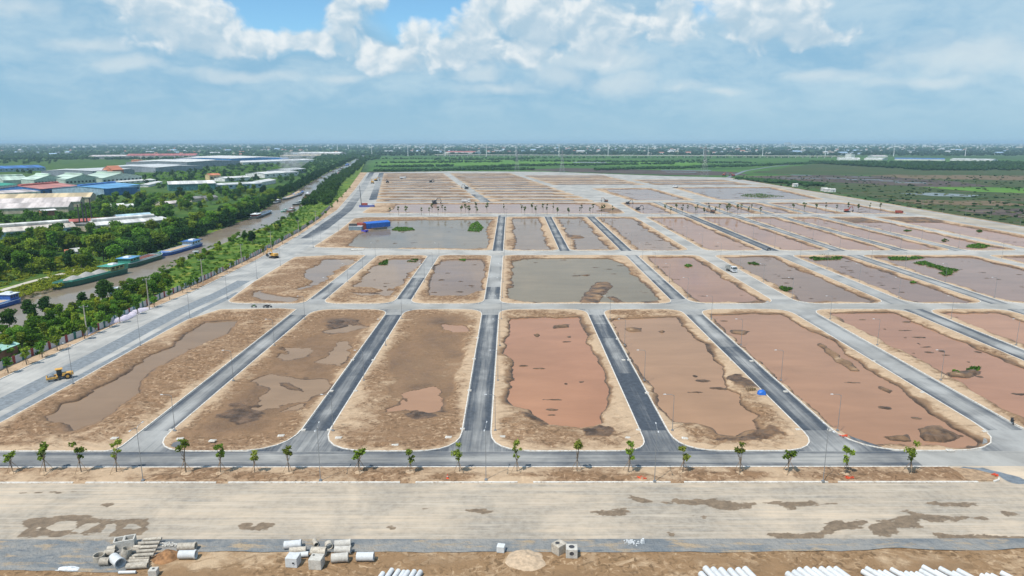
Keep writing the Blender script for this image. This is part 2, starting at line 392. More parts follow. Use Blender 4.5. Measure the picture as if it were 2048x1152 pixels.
def mat_water(name, rough=0.07, bump=0.12, scale=0.5, spec=0.5):
    """silty water, too thick to look into; tone from the object's own colour; ripples keep the glancing reflection down"""
    m = bpy.data.materials.new(name); m.use_nodes = True; nt = m.node_tree; nt.nodes.clear(); t = NT(nt); MATS[name] = m
    P = geo_pos(t); oi = t.n('ShaderNodeObjectInfo')
    n = t.noise(P, 0.03, 5, 0.58, 0.8); n2 = t.noise(t.mapv(P, (.05, .16, 1)), 1.0, 5, .6, .5)
    hs = t.n('ShaderNodeHueSaturation'); t.link(oi.outputs['Color'], hs.inputs['Color']); t.link(t.m('MULTIPLY_ADD', t.m('ADD', n, n2), 0.42, 0.60), hs.inputs['Value'])
    wind = t.ss(t.noise(P, 0.02, 4, .6), 0.38, 0.62)
    bp = t.n('ShaderNodeBump'); bp.inputs['Strength'].default_value = bump; bp.inputs['Distance'].default_value = 0.05
    t.link(t.m('MULTIPLY', t.noise(P, scale, 5, 0.65), wind), bp.inputs['Height'])
    df = t.n('ShaderNodeBsdfDiffuse'); t.link(hs.outputs[0], df.inputs[0]); gl = t.n('ShaderNodeBsdfGlossy'); t.put(gl.inputs['Roughness'], t.ss(wind, 0, 1, rough * .6, rough * 1.8)); t.link(bp.outputs[0], gl.inputs['Normal'])
    fr = t.n('ShaderNodeFresnel'); fr.inputs[0].default_value = 1.33; mx = t.n('ShaderNodeMixShader'); t.link(t.m('MULTIPLY', fr.outputs[0], spec), mx.inputs[0]); t.link(df.outputs[0], mx.inputs[1]); t.link(gl.outputs[0], mx.inputs[2])
    o = t.n('ShaderNodeOutputMaterial'); t.link(mx.outputs[0], o.inputs[0]); return m
def mat_road(name, dark, dust, along='Y', lane=0.0, damp=None, rough=0.85, hi=None):
    """paved surface with dust tracked along it; object colour red = how dusty; lane: dust worn along the middle"""
    m, t, b = newmat(name); P = geo_pos(t); oi = t.n('ShaderNodeObjectInfo')
    sc = t.n('ShaderNodeSeparateColor'); t.link(oi.outputs['Color'], sc.inputs[0])
    s_ = (0.9, 0.03, 1) if along == 'Y' else (0.03, 0.9, 1)
    st = t.noise(t.mapv(P, s_), 1.0, 7, 0.66); st2 = t.noise(t.mapv(P, tuple(3.4 * x for x in s_[:2]) + (1,)), 1.0, 5, 0.65)
    n1 = t.noise(P, 0.06, 6, 0.62, 0.5); n2 = t.noise(P, 0.8, 7, 0.7)
    d = t.m('ADD', t.m('ADD', t.m('MULTIPLY', st, 0.42), t.m('MULTIPLY', n1, 0.33)), t.m('MULTIPLY', st2, 0.25))
    if lane:
        g = t.n('ShaderNodeTexCoord').outputs['Generated']; sp = t.n('ShaderNodeSeparateXYZ'); t.link(g, sp.inputs[0]); u = sp.outputs[0 if along == 'Y' else 1]
        q = t.m('ABSOLUTE', t.m('MULTIPLY_ADD', u, 2.0, -1.0)); d = t.m('ADD', d, t.m('MULTIPLY', t.ss(q, 0.95, 0.15), lane)); d = t.m('SUBTRACT', d, lane * .5)
        d = t.m('ADD', d, t.m('MULTIPLY', t.ss(q, 0.90, 1.0), lane * 1.3))
    f = t.ss(t.m('ADD', d, t.m('SUBTRACT', sc.outputs[0], 0.5)), 0.33, 0.69)
    tone = t.mix(t.ss(n2, 0.3, 0.7), tuple(x * 0.75 for x in dark), tuple(x * 1.3 for x in dark))
    dc = t.mix(t.ss(n1, 0.35, 0.65), tuple(x * 0.80 for x in dust), tuple(min(1, x * 1.14) for x in dust))
    dc = t.mix(t.ss(n2, 0.52, 0.75, 0, 0.40), dc, tuple(x * 0.65 for x in dust))
    c = t.mix(f, tone, dc)
    if hi: c = t.mix(t.ss(t.noise(t.mapv(P, tuple(1.7 * x for x in s_[:2]) + (1,), loc=(3, 9, 0)), 1.0, 5, .6), .52, .68, 0, .7), c, hi)
    if damp:
        a = t.n('ShaderNodeAttribute', attribute_name='mud').outputs['Fac']; w = t.ss(t.m('ADD', a, t.m('MULTIPLY', t.m('SUBTRACT', n2, .5), .8)), .34, .72)
        c = t.mix(w, c, t.mix(t.ss(n2, .3, .7), tuple(x * .75 for x in damp), tuple(x * 1.35 for x in damp))); t.put(b.inputs['Roughness'], t.ss(w, 0, 1, rough, .5))
    else: b.inputs['Roughness'].default_value = rough
    t.put(b.inputs['Base Color'], c); b.inputs['Specular IOR Level'].default_value = 0.3
    bp = t.n('ShaderNodeBump'); bp.inputs['Strength'].default_value = 0.5; bp.inputs['Distance'].default_value = 0.06
    t.link(t.m('ADD', n2, t.noise(P, 5, 4, 0.7)), bp.inputs['Height']); t.link(bp.outputs[0], b.inputs['Normal'])
    return m
def mat_leaf(name, cols, trans=0.35, objvar=0.7):
    """foliage: leaf-to-leaf tone from the 'tone' attribute, tree-to-tree tone at random"""
    m = bpy.data.materials.new(name); m.use_nodes = True; nt = m.node_tree; nt.nodes.clear(); t = NT(nt); MATS[name] = m
    a = t.n('ShaderNodeAttribute', attribute_name='tone').outputs['Fac']; oi = t.n('ShaderNodeObjectInfo').outputs['Random']
    c = t.mix(a, cols[0], cols[1])
    if len(cols) > 2: c = t.mix(t.ss(oi, 0.35, 0.95), c, t.mix(a, cols[2], cols[3]))
    hs = t.n('ShaderNodeHueSaturation'); t.link(c, hs.inputs['Color'])
    r2 = t.m('FRACT', t.m('MULTIPLY', oi, 7.31)); t.link(t.m('MULTIPLY_ADD', r2, objvar, 1 - objvar / 2), hs.inputs['Value'])
    df = t.n('ShaderNodeBsdfDiffuse'); tr = t.n('ShaderNodeBsdfTranslucent'); t.link(hs.outputs[0], df.inputs[0]); t.link(hs.outputs[0], tr.inputs[0])
    mx = t.n('ShaderNodeMixShader'); mx.inputs[0].default_value = trans; t.link(df.outputs[0], mx.inputs[1]); t.link(tr.outputs[0], mx.inputs[2])
    o = t.n('ShaderNodeOutputMaterial'); t.link(mx.outputs[0], o.inputs[0]); return m
def mat_field(name, cols, sx=0.004, sy=0.012, fine=0.05, rough=0.95):
    """grown-over land: three or four tones in drawn-out patches"""
    m, t, b = newmat(name); P = geo_pos(t)
    n1 = t.noise(t.mapv(P, (sx, sy, 1)), 1.0, 6, 0.6, 0.7); n2 = t.noise(P, fine, 6, 0.65); n3 = t.noise(t.mapv(P, (sx * 3, sy * 3, 1), loc=(31, 7, 0)), 1.0, 5, 0.6)
    s = t.m('ADD', t.m('MULTIPLY', n1, 0.7), t.m('MULTIPLY', n2, 0.3)); c = t.mix(t.ss(s, 0.38, 0.60), cols[0], cols[1])
    if len(cols) > 2: c = t.mix(t.ss(n3, 0.50, 0.68), c, cols[2])
    if len(cols) > 3: c = t.mix(t.ss(n3, 0.42, 0.28), c, cols[3])
    t.put(b.inputs['Base Color'], c); b.inputs['Roughness'].default_value = rough; b.inputs['Specular IOR Level'].default_value = 0.15
    bp = t.n('ShaderNodeBump'); bp.inputs['Strength'].default_value = 0.8; bp.inputs['Distance'].default_value = 0.8; t.link(n2, bp.inputs['Height']); t.link(bp.outputs[0], b.inputs['Normal'])
    return m

SOIL = mat_soil()
SOIL2 = mat_soil('foreground_soil', (0.46, 0.335, 0.215), (0.255, 0.158, 0.082), (0.135, 0.085, 0.047), 1.2)
WATER = mat_water('silt_water', 0.09, 0.25, 0.6, 0.78); CANAL = mat_water('canal_water', 0.14, 0.4, 0.35, 0.85)
ROADBASE = mat_road('dusty_stone_base', (0.18, 0.195, 0.205), (0.38, 0.365, 0.335), 'X')
ASPH_Y = mat_road('asphalt_along', (0.056, 0.067, 0.083), (0.32, 0.318, 0.305), 'Y', lane=.22)
ASPH_X = mat_road('asphalt_across', (0.060, 0.071, 0.088), (0.33, 0.322, 0.30), 'X', lane=.12)
PALE_X = mat_road('compacted_pale_road', (0.285, 0.260, 0.222), (0.53, 0.428, 0.315), 'X', damp=(.185, .135, .088), hi=(.50, .435, .35))
GRAVEL_X = mat_road('blue_grey_gravel', (0.155, 0.18, 0.205), (0.36, 0.315, 0.25), 'X')
CONC = paint('pale_concrete', (0.52, 0.50, 0.455), 0.85, var=0.14, scale=1.5, dirt=(0.30, 0.25, 0.19), dirtamt=0.5)
KERB = paint('white_kerb_concrete', (0.66, 0.635, 0.585), 0.8, var=0.12, scale=0.8, dirt=(0.36, 0.28, 0.20), dirtamt=0.85)
CONC_OLD = paint('weathered_concrete', (0.44, 0.40, 0.335), 0.9, var=0.22, scale=1.8, dirt=(0.22, 0.17, 0.12), dirtamt=0.65, objvar=0.35)
CONC_NEW = paint('new_white_concrete', (0.58, 0.60, 0.61), 0.8, var=0.08, scale=1.8, dirt=(0.45, 0.42, 0.38), dirtamt=0.4, objvar=0.12)
STEEL = paint('galvanised_steel', (0.30, 0.315, 0.33), 0.5, 0.5, 0.12)
LAMPW = paint('lamp_white', (0.62, 0.64, 0.66), 0.5)
BARK = paint('grey_brown_bark', (0.17, 0.135, 0.10), 0.95, var=0.35, scale=4)
TIMBER = paint('raw_timber', (0.30, 0.21, 0.13), 0.9, var=0.3, scale=6)
RUBBER = paint('black_rubber', (0.025, 0.025, 0.027), 0.8, var=0.3)
DARKMETAL = paint('dark_steel', (0.06, 0.06, 0.065), 0.6, 0.3, 0.3)
GLASS = paint('dark_glass', (0.02, 0.035, 0.04), 0.08, 0.0, 0.2)
YELLOW = paint('machine_yellow', (0.62, 0.34, 0.06), 0.5, dirtamt=0.4)
LEAF = mat_leaf('tree_leaves', [(0.068, 0.150, 0.022), (0.165, 0.330, 0.042), (0.145, 0.210, 0.028), (0.320, 0.410, 0.052)])
LEAF_DK = mat_leaf('dark_tree_leaves', [(0.028, 0.075, 0.022), (0.070, 0.155, 0.040), (0.046, 0.098, 0.022), (0.098, 0.185, 0.034)])
LEAF_Y = mat_leaf('young_leaves', [(0.105, 0.180, 0.026), (0.260, 0.360, 0.050), (0.130, 0.175, 0.034), (0.33, 0.34, 0.06)])
LEAF_DRY = mat_leaf('sparse_dusty_leaves', [(0.115, 0.155, 0.055), (0.215, 0.250, 0.095)])
HYAC = mat_leaf('water_plant_leaves', [(0.042, 0.110, 0.018), (0.110, 0.205, 0.032)])
SCRUB = mat_leaf('scrub_leaves', [(0.072, 0.155, 0.018), (0.170, 0.310, 0.034), (0.160, 0.215, 0.022), (0.36, 0.375, 0.042)])
FARLEAF = mat_leaf('far_wood_leaves', [(0.018, 0.050, 0.020), (0.055, 0.110, 0.034)])
GRASS = mat_field('bank_grass', [(0.055, 0.115, 0.016), (0.115, 0.190, 0.024), (0.235, 0.235, 0.034), (0.036, 0.080, 0.012)], 0.03, 0.03, 0.25)
WOODFLOOR = mat_field('wood_floor', [(0.030, 0.075, 0.014), (0.060, 0.120, 0.018), (0.10, 0.14, 0.025)], 0.02, 0.02, 0.2)
GRAVEL_SH = mat_field('gravel_shoulder', [(.160, .180, .195), (.275, .268, .252), (.38, .295, .200), (.130, .150, .170)], .07, .22, .7)
# ------------------------------------------------------------------ ground and far land
def sheet(name, poly, z, mat, kind='structure', color=None):
    """flat polygon sheet"""
    p = ccw([tuple(q) for q in poly]); me = bpy.data.meshes.new(name); me.from_pydata([(x, y, z) for x, y in p], [], [list(range(len(p)))])
    me.materials.append(mat); me.update(); o = bpy.data.objects.new(name, me); link(o); o['kind'] = kind
    if color: o.color = (*color, 1)
    return o
def rough_poly(poly, amp, step, seed=0):
    """the polygon with its edge made uneven"""
    p = ccw(poly); n = len(p); out = []; rng = random.Random(seed)
    for i in range(n):
        a = Vector(p[i]); b = Vector(p[(i + 1) % n]); L = (b - a).length; k = max(1, int(L / step))
        nn = Vector((-(b - a).y, (b - a).x)); nn = nn.normalized() if nn.length > 0 else nn
        for j in range(k):
            q = a + (b - a) * (j / k) + nn * rng.uniform(-amp, amp); out.append((q.x, q.y))
    return out
def holed_sheet(name, outer, holes, z, mat):
    cu = bpy.data.curves.new(name + '_c', 'CURVE'); cu.dimensions = '2D'; cu.fill_mode = 'BOTH'
    for pl in [outer] + holes:
        sp = cu.splines.new('POLY'); sp.points.add(len(pl) - 1)
        for q, (x, y) in zip(sp.points, pl): q.co = (x, y, 0, 1)
        sp.use_cyclic_u = True
    tmp = bpy.data.objects.new('tmp', cu); COL.objects.link(tmp); dg = bpy.context.evaluated_depsgraph_get(); dg.update()
    me = bpy.data.meshes.new_from_object(tmp.evaluated_get(dg)); bpy.data.objects.remove(tmp); bpy.data.curves.remove(cu)
    me.name = name; me.materials.clear(); me.materials.append(mat)
    v = np.empty(len(me.vertices) * 3, np.float32); me.vertices.foreach_get('co', v); v[2::3] = z; me.vertices.foreach_set('co', v)
    if sum(p.normal.z for p in me.polygons) < 0: me.flip_normals()
    me.update(); o = bpy.data.objects.new(name, me); link(o); o['kind'] = 'structure'; return o
def ribbon(name, A, B, nv, hf, mat, attrs=None, smooth=True):
    """ground strip between two equally sampled lines; hf(x, y, u, v) gives the height"""
    A = np.asarray(A); B = np.asarray(B); nu = len(A); v = np.linspace(0, 1, nv)
    X = A[:, None, 0] * (1 - v) + B[:, None, 0] * v; Y = A[:, None, 1] * (1 - v) + B[:, None, 1] * v
    U = np.repeat(np.linspace(0, 1, nu)[:, None], nv, 1); V = np.repeat(v[None], nu, 0); Z = hf(X, Y, U, V)
    idx = np.arange(nu * nv).reshape(nu, nv); F = np.stack([idx[:-1, :-1], idx[1:, :-1], idx[1:, 1:], idx[:-1, 1:]], -1).reshape(-1, 4)
    e1 = A[1] - A[0]; e2 = B[0] - A[0]
    if e1[0] * e2[1] - e1[1] * e2[0] < 0: F = F[:, ::-1]
    at = {k: ('POINT', f(X, Y, Z).ravel()) for k, f in (attrs or {}).items()}
    return struct(mesh_np(name, np.stack([X, Y, Z], -1).reshape(-1, 3), F, mat, smooth=smooth, attrs=at))

GZ = -1.6
FARLAND = mat_field('far_land', [(0.030, 0.070, 0.020), (0.050, 0.100, 0.026), (0.085, 0.120, 0.040), (0.020, 0.050, 0.018)], 0.0011, 0.004, 0.012)
sheet('ground', [(-26000, -3000), (26000, -3000), (26000, 40000), (-26000, 40000)], GZ, FARLAND)

# ------------------------------------------------------------------ the layout of the estate, in metres
ST = {'S1': (-78.2, -72.0), 'S2': (-44.4, -38.6), 'S3': (-10.2, -4.3), 'S4': (27.5, 33.2), 'S5': (62.0, 68.2), 'S6': (101.2, 109.2),
      'S7': (143.6, 151.0), 'S8': (181.6, 188.6), 'S9': (217.0, 223.6), 'S10': (250.0, 257.0), 'S11': (288.0, 295.0)}
R1, R2, R3, R4 = (125.4, 242.6), (251.0, 364.5), (379.5, 557.0), (578.0, 690.0)
FRONT_KERB = 119.0
KERB_L = GP([(-330, 908), (-150, 829), (5, 757), (125, 702), (217, 657), (297, 620), (390, 582), (510, 522), (572, 487), (612, 462), (675, 420), (712, 377), (735, 345)])
KERB_R = GP([(-140, 921), (0, 844), (142, 767), (277, 691), (332, 660), (376, 637), (445, 603), (507, 562), (590, 513), (622, 494), (675, 461), (712, 433)])
FENCE = GP([(-330, 889), (-150, 808), (0, 740), (115, 692), (200, 660), (312, 602), (410, 560), (510, 512), (545, 492), (595, 465), (637, 437), (658, 417), (697, 379), (722, 345)])
CANAL_N = GP([(-900, 920), (-330, 772), (-60, 682), (110, 622), (250, 573), (375, 512), (405, 497), (492, 462), (550, 441), (585, 426), (615, 402), (645, 369), (697, 338), (731, 312), (742, 302)])
CANAL_F = GP([(-900, 760), (-330, 650), (-60, 602), (107, 568), (240, 534), (322, 505), (397, 472), (450, 454), (507, 431), (547, 407), (572, 391), (612, 370), (650, 347), (695, 326), (724, 311), (738, 302)])

def plot_rect(s0, s1, r):
    x0 = ST[s0][1] if isinstance(s0, str) else s0; x1 = ST[s1][0] if isinstance(s1, str) else s1
    return [(x0, r[0]), (x1, r[0]), (x1, r[1]), (x0, r[1])]
def inset_quad(q, ml, mr, mf, mb, rng=None, j=0.0):
    """water outline from a four-cornered plot: margins left, right, front, back"""
    (a, b, c, d) = [Vector(p) for p in q]
    def at(u, v): p = (a * (1 - u) + b * u) * (1 - v) + (d * (1 - u) + c * u) * v; return p
    w = ((b - a).length + (c - d).length) / 2; h = ((d - a).length + (c - b).length) / 2
    u0, u1, v0, v1 = ml / w, 1 - mr / w, mf / h, 1 - mb / h; pts = []
    n = 7
    for k in range(n): pts.append((u0 + (u1 - u0) * k / n, v0))
    for k in range(n): pts.append((u1, v0 + (v1 - v0) * k / n))
    for k in range(n): pts.append((u1 - (u1 - u0) * k / n, v1))
    for k in range(n): pts.append((u0, v1 - (v1 - v0) * k / n))
    out = []
    for (u, v) in pts:
        p = at(u, v)
        if rng: p += Vector((rng.uniform(-j, j), rng.uniform(-j, j)))
        out.append((p.x, p.y))
    return fillet(out, min(w, h) * 0.08, 2)

HOLES = []
POND_COL = {}
def plot(outline, radius, waters, res, seed, wl=-0.5, flat=0.0, islands=(), dark=(), color=(0.30, 0.16, 0.10), kerb=0.24, specks=0, rimdark=0.0, soilbias=0.0, resy=None, wetflat=()):
    """one building plot: kerb, sandy verge, banks down to the water, mud flats and islands"""
    out = ccw(fillet(ccw([tuple(p) for p in outline]), radius)); HOLES.append(out); color = (color[0], color[1] * .98, color[2] * .92)
    resy = resy or res
    xs = [p[0] for p in out]; ys = [p[1] for p in out]
    nx = int((max(xs) - min(xs)) / res) + 3; ny = int((max(ys) - min(ys)) / resy) + 3
    gx = np.linspace(min(xs) - res * .6, max(xs) + res * .6, nx); gy = np.linspace(min(ys) - resy * .6, max(ys) + resy * .6, ny)
    X, Y = np.meshgrid(gx, gy, indexing='ij'); X = X.ravel(); Y = Y.ravel()
    d, bx, by, ins = poly_dist(X, Y, out)
    rng = random.Random(seed)
    ww = fbm(X, Y, 7.0, 4, seed) * 1.4 * (1 if res < 1.0 else 1.5) + fbm(X, Y, 2.0, 4, seed + 9, .65) * 0.95 * np.clip(.4 + 1.4 * fbm(X, Y, 11, 2, seed + 15), .15, 1.6)
    s = np.full(X.shape, 1e3)                                     # metres to the water's edge, positive on land
    for w in waters:
        dw, _, _, iw = poly_dist(X, Y, w); s = np.minimum(s, np.where(iw, -dw, dw))
    s = s + ww * (2.3 if (len(waters) > 1 or flat > 0) and res < 1 else 1.25)
    isle = np.zeros_like(X)
    for isl in islands:
        di, _, _, ii = poly_dist(X, Y, isl); si = np.where(ii, di, -di) + fbm(X, Y, 3.0, 3, seed + 3) * 0.9
        s = np.maximum(s, np.minimum(si, 1.4)); isle = np.maximum(isle, sstep(si, -.4, .4))
    for k in range(specks):                                       # clods and drifted weed standing just out of the water
        w = waters[rng.randrange(len(waters))]; u = rng.random() ** 0.6
        i = rng.randrange(len(w)); cxm = sum(p[0] for p in w) / len(w); cym = sum(p[1] for p in w) / len(w)
        qx = w[i][0] * u + cxm * (1 - u); qy = w[i][1] * u + cym * (1 - u)
        rx, ry = rng.uniform(0.3, 2.2) * max(1, res), rng.uniform(0.3, 1.0) * max(1, res)
        q = 1 - np.sqrt(((X - qx) / rx) ** 2 + ((Y - qy) / ry) ** 2) + fbm(X, Y, 1.1 * max(1, res), 3, seed + k) * 0.9
        s = np.maximum(s, np.clip(q * 0.35, -9, 0.28)); isle = np.maximum(isle, 1.7 * sstep(q, -.1, .25))
    lo = wl + 0.10 + 0.22 * fbm(X, Y, 14, 4, seed + 5) + 0.10 * fbm(X, Y, 2.2, 3, seed + 6)
    rgh = sstep(fbm(X, Y, 22, 3, seed + 30) + soilbias * 1.2, -0.15, 0.35) * sstep(d, .8, 3.0)       # dug-over ground, against graded ground
    bil = 0.5 - np.abs(fbm(X * .75, Y, 2.6, 4, seed + 31, .6)) - .5 * np.abs(fbm(X, Y * .6, 6.0, 3, seed + 32))
    hi = 0.20 + 0.26 * fbm(X, Y, 9, 4, seed + 2) + 0.14 * fbm(X, Y, 1.7, 3, seed + 4) + rgh * 0.75 * bil * min(1, .9 / res)
    rim = np.exp(-np.clip(d, 0, 99) / (5.5 + 2.5 * fbm(X, Y, 12, 2, seed + 8)))
    wid = 0.35 + 2.6 * np.clip(.25 + fbm(X, Y, 9, 3, seed + 11), 0, 1) ** 1.5
    land = hi * (1 - flat) + flat * (lo * (1 - rim) + hi * rim)
    h = np.where(s > 0, wl + (land - wl) * (1 - np.exp(-s / (0.7 + 0.55 * wid))) + 0.03 * (1 - np.exp(-s / 0.25)), wl - 0.35 * (1 - np.exp(s / 0.9)) - 0.02)
    mud = np.where(s > 0, np.exp(-s / wid), 1.0)
    mud = np.maximum(mud, flat * np.clip(1 - rim, 0, 1) ** 1.3 * (0.62 + 0.75 * fbm(X, Y, 15, 4, seed + 12)))
    mud = mud + rimdark * 1.2 * np.clip(.3 + 1.1 * fbm(X, Y, 14, 3, seed + 17), 0, 1) * np.exp(-np.clip(s, 0, 50) / 2.6)
    for wf in wetflat:
        dd, _, _, di = poly_dist(X, Y, wf); dd = np.where(di, dd, -dd) + fbm(X, Y, 6, 4, seed + 41) * 2.2; k = sstep(dd, -.8, 1.2)
        mud = np.maximum(mud, k * (.50 + .25 * fbm(X, Y, 9, 4, seed + 42))); h = np.where(s > 0, h * (1 - k) + k * (wl + .05 + .05 * fbm(X, Y, 5, 3, seed + 43)) * 1.0, h)
    mud = np.maximum(mud, isle * np.clip(.66 + .55 * fbm(X, Y, 3, 3, seed + 33), 0, 1))
    for dk in dark:
        dd, _, _, di = poly_dist(X, Y, dk); dd = np.where(di, dd, -dd) + fbm(X, Y, 5, 5, seed + 21, .65) * 3.0
        k = sstep(dd, -0.6, 1.0); mud = np.maximum(mud, k * (.95 + .5 * fbm(X, Y, 3, 3, seed + 23))); h = h + k * 0.30 * np.abs(fbm(X, Y, 1.6, 3, seed + 22))
    edge = sstep(d, 0.0, 1.2); h = np.where(ins, h * edge + 0.13 * (1 - edge), 0.13)
    soil = np.clip(0.40 + soilbias * 1.25 + 0.5 * fbm(X, Y, 16, 4, seed + 13) + .30 * rgh - .5 * rgh * bil - 0.5 * np.exp(-d / 2.4), 0, 1)
    X2 = np.where(ins, X, bx); Y2 = np.where(ins, Y, by)
    idx = np.arange(nx * ny).reshape(nx, ny); F = np.stack([idx[:-1, :-1], idx[1:, :-1], idx[1:, 1:], idx[:-1, 1:]], -1).reshape(-1, 4)
    F = F[ins[F].any(1)]
    used, inv = np.unique(F.ravel(), return_inverse=True); F = inv.reshape(-1, 4)
    o = mesh_np('building_plot', np.stack([X2, Y2, h], -1)[used], F, SOIL, smooth=True, attrs={'mud': ('POINT', np.clip(mud, 0, 1.2)[used]), 'soil': ('POINT', soil[used])})
    struct(o)
    # water sheet, under the banks all round
    wp = offset_poly(out, 1.0); wo = sheet('pond_water', wp, wl, WATER, color=color)
    if kerb:
        i0 = out; i1 = offset_poly(out, kerb); n = len(out); V = []
        for (x, y) in i0: V.append((x, y, -0.02))
        for (x, y) in i0: V.append((x, y, 0.165))
        for (x, y) in i1: V.append((x, y, 0.165))
        for (x, y) in i1: V.append((x, y, 0.02))
        F = []
        for j in range(3):
            for k in range(n): F.append((j * n + k, j * n + (k + 1) % n, (j + 1) * n + (k + 1) % n, (j + 1) * n + k))
        mesh_np('kerb', V, F, KERB, parent=o)
    return o

RN = random.Random(7)
P_ = GP
# --- front row
plot(P_([(-150, 903), (0, 846), (142, 769), (277, 693), (332, 662), (376, 639), (440, 619)]) + [G(560, 617), (ST['S1'][0], R1[1]), (ST['S1'][0], R1[0])], [3, 0, 0, 0, 0, 0, 6, 6, 7, 11],
     [P_([(87, 830), (125, 805), (160, 796), (185, 780), (252, 742), (285, 717), (350, 687), (375, 665), (410, 642), (475, 637), (470, 650), (437, 672), (385, 695), (325, 722), (287, 745), (275, 760), (277, 785), (225, 820), (197, 840), (150, 856), (120, 845)])],
     0.42, 11, wl=-0.45, color=(0.235, 0.155, 0.098), soilbias=0.22)
plot(plot_rect('S1', 'S2', R1), [9, 11, 8, 8],
     [P_([(550, 722), (580, 695), (630, 690), (622, 712), (585, 722)]), P_([(627, 722), (655, 712), (685, 682), (700, 692), (680, 722)]),
      P_([(507, 760), (540, 747), (585, 747), (615, 755), (645, 760), (642, 775), (620, 792), (615, 800), (555, 807), (552, 817), (512, 815), (530, 795), (535, 775)]), P_([(570, 817), (600, 802), (615, 803), (600, 817)]), P_([(655, 660), (700, 648), (722, 652), (690, 664)])],
     0.34, 12, wl=-0.42, flat=0.85, islands=[P_([(568, 742), (620, 752), (624, 759), (600, 756), (568, 747)]), P_([(550, 760), (575, 762), (600, 772), (605, 780), (585, 778), (560, 768)])],
     wetflat=[P_([(520, 760), (560, 715), (610, 675), (680, 645), (730, 648), (700, 700), (660, 770), (610, 815), (540, 830), (500, 820)])], dark=[P_([(425, 830), (470, 808), (520, 812), (545, 822), (520, 840), (470, 850)]), P_([(650, 640), (720, 637), (735, 650), (660, 664)])], color=(0.27, 0.18, 0.115), soilbias=0.3)
plot(plot_rect('S2', 'S3', R1), [11, 9, 8, 8],
     [P_([(767, 822), (822, 780), (870, 765), (880, 775), (877, 820), (855, 825), (805, 822)]), P_([(890, 647), (930, 647), (932, 660), (905, 662)])],
     0.34, 13, wl=-0.40, flat=0.7, wetflat=[P_([(770, 712), (800, 680), (850, 658), (935, 664), (925, 720), (908, 790), (890, 832), (870, 828), (790, 826), (770, 800), (790, 750)])], dark=[P_([(800, 825), (860, 818), (885, 835), (840, 840), (800, 838)])], color=(0.33, 0.19, 0.12), soilbias=0.22)
plot(plot_rect('S3', 'S4', R1), [9, 6, 7, 7],
     [P_([(1020, 635), (1155, 632), (1170, 665), (1192, 720), (1215, 780), (1205, 845), (1155, 852), (1100, 847), (1052, 817), (1022, 810), (1027, 725), (1012, 700)])],
     0.34, 14, islands=[P_([(1105, 648), (1140, 646), (1138, 652), (1108, 654)]), P_([(1068, 666), (1078, 667), (1074, 671)])], specks=10, dark=[P_([(1150, 862), (1200, 850), (1240, 860), (1220, 876), (1170, 876)]), P_([(1100, 850), (1060, 825), (1030, 820), (1050, 835), (1090, 855)])], color=(0.35, 0.180, 0.108), rimdark=0.35)
plot(plot_rect('S4', 'S5', R1), [9, 9, 7, 7],
     [P_([(1227, 637), (1352, 632), (1370, 652), (1405, 687), (1447, 740), (1452, 775), (1475, 785), (1482, 807), (1520, 828), (1500, 838), (1507, 853), (1470, 867), (1435, 865), (1420, 850), (1390, 840), (1350, 840), (1330, 815), (1292, 755), (1245, 675)])],
     0.34, 15, islands=[P_([(1250, 655), (1284, 653), (1282, 660), (1254, 660)]), P_([(1318, 660), (1330, 660), (1325, 663)])], specks=4,
     dark=[P_([(1448, 752), (1480, 748), (1500, 760), (1520, 775), (1490, 778), (1465, 770)]), P_([(1425, 880), (1480, 868), (1540, 845), (1570, 870), (1500, 885)])], color=(0.33, 0.20, 0.122), rimdark=0.3)
plot(plot_rect('S5', 'S6', R1), [12, 14, 8, 8],
     [P_([(1425, 628), (1561, 625), (1602, 650), (1672, 682), (1720, 727), (1792, 768), (1846, 815), (1906, 853), (1951, 882), (1944, 891), (1894, 891), (1735, 885), (1672, 853), (1602, 793), (1536, 733), (1479, 685)])],
     0.36, 16, islands=[P_([(1458, 656), (1500, 660), (1490, 668), (1464, 664)]), P_([(1632, 684), (1645, 684), (1680, 710), (1705, 725), (1720, 740), (1700, 738), (1668, 716)]), P_([(1756, 766), (1785, 778), (1780, 784), (1760, 775)]), P_([(1830, 852), (1880, 846), (1925, 868), (1895, 882), (1850, 876)]), P_([(1760, 868), (1815, 866), (1820, 878), (1780, 876)])], specks=6,
     dark=[P_([(1690, 862), (1740, 868), (1760, 888), (1720, 884)])], color=(0.325, 0.182, 0.112), rimdark=0.3)
q = plot_rect('S6', 'S7', R1)
plot(q, [14, 9, 8, 8], [inset_quad(q, 5.5, 5.0, 8, 4, RN, .6)], 0.5, 17, specks=18, islands=[P_([(1895, 742), (1950, 735), (1965, 742), (1940, 752), (1900, 750)])], color=(0.33, 0.175, 0.11), rimdark=0.3)
q = plot_rect('S7', 'S8', R1)
plot(q, [9, 9, 8, 8], [inset_quad(q, 5, 5, 8, 4, RN, .6)], 0.6, 18, color=(0.38, 0.205, 0.125), rimdark=0.3, specks=4)
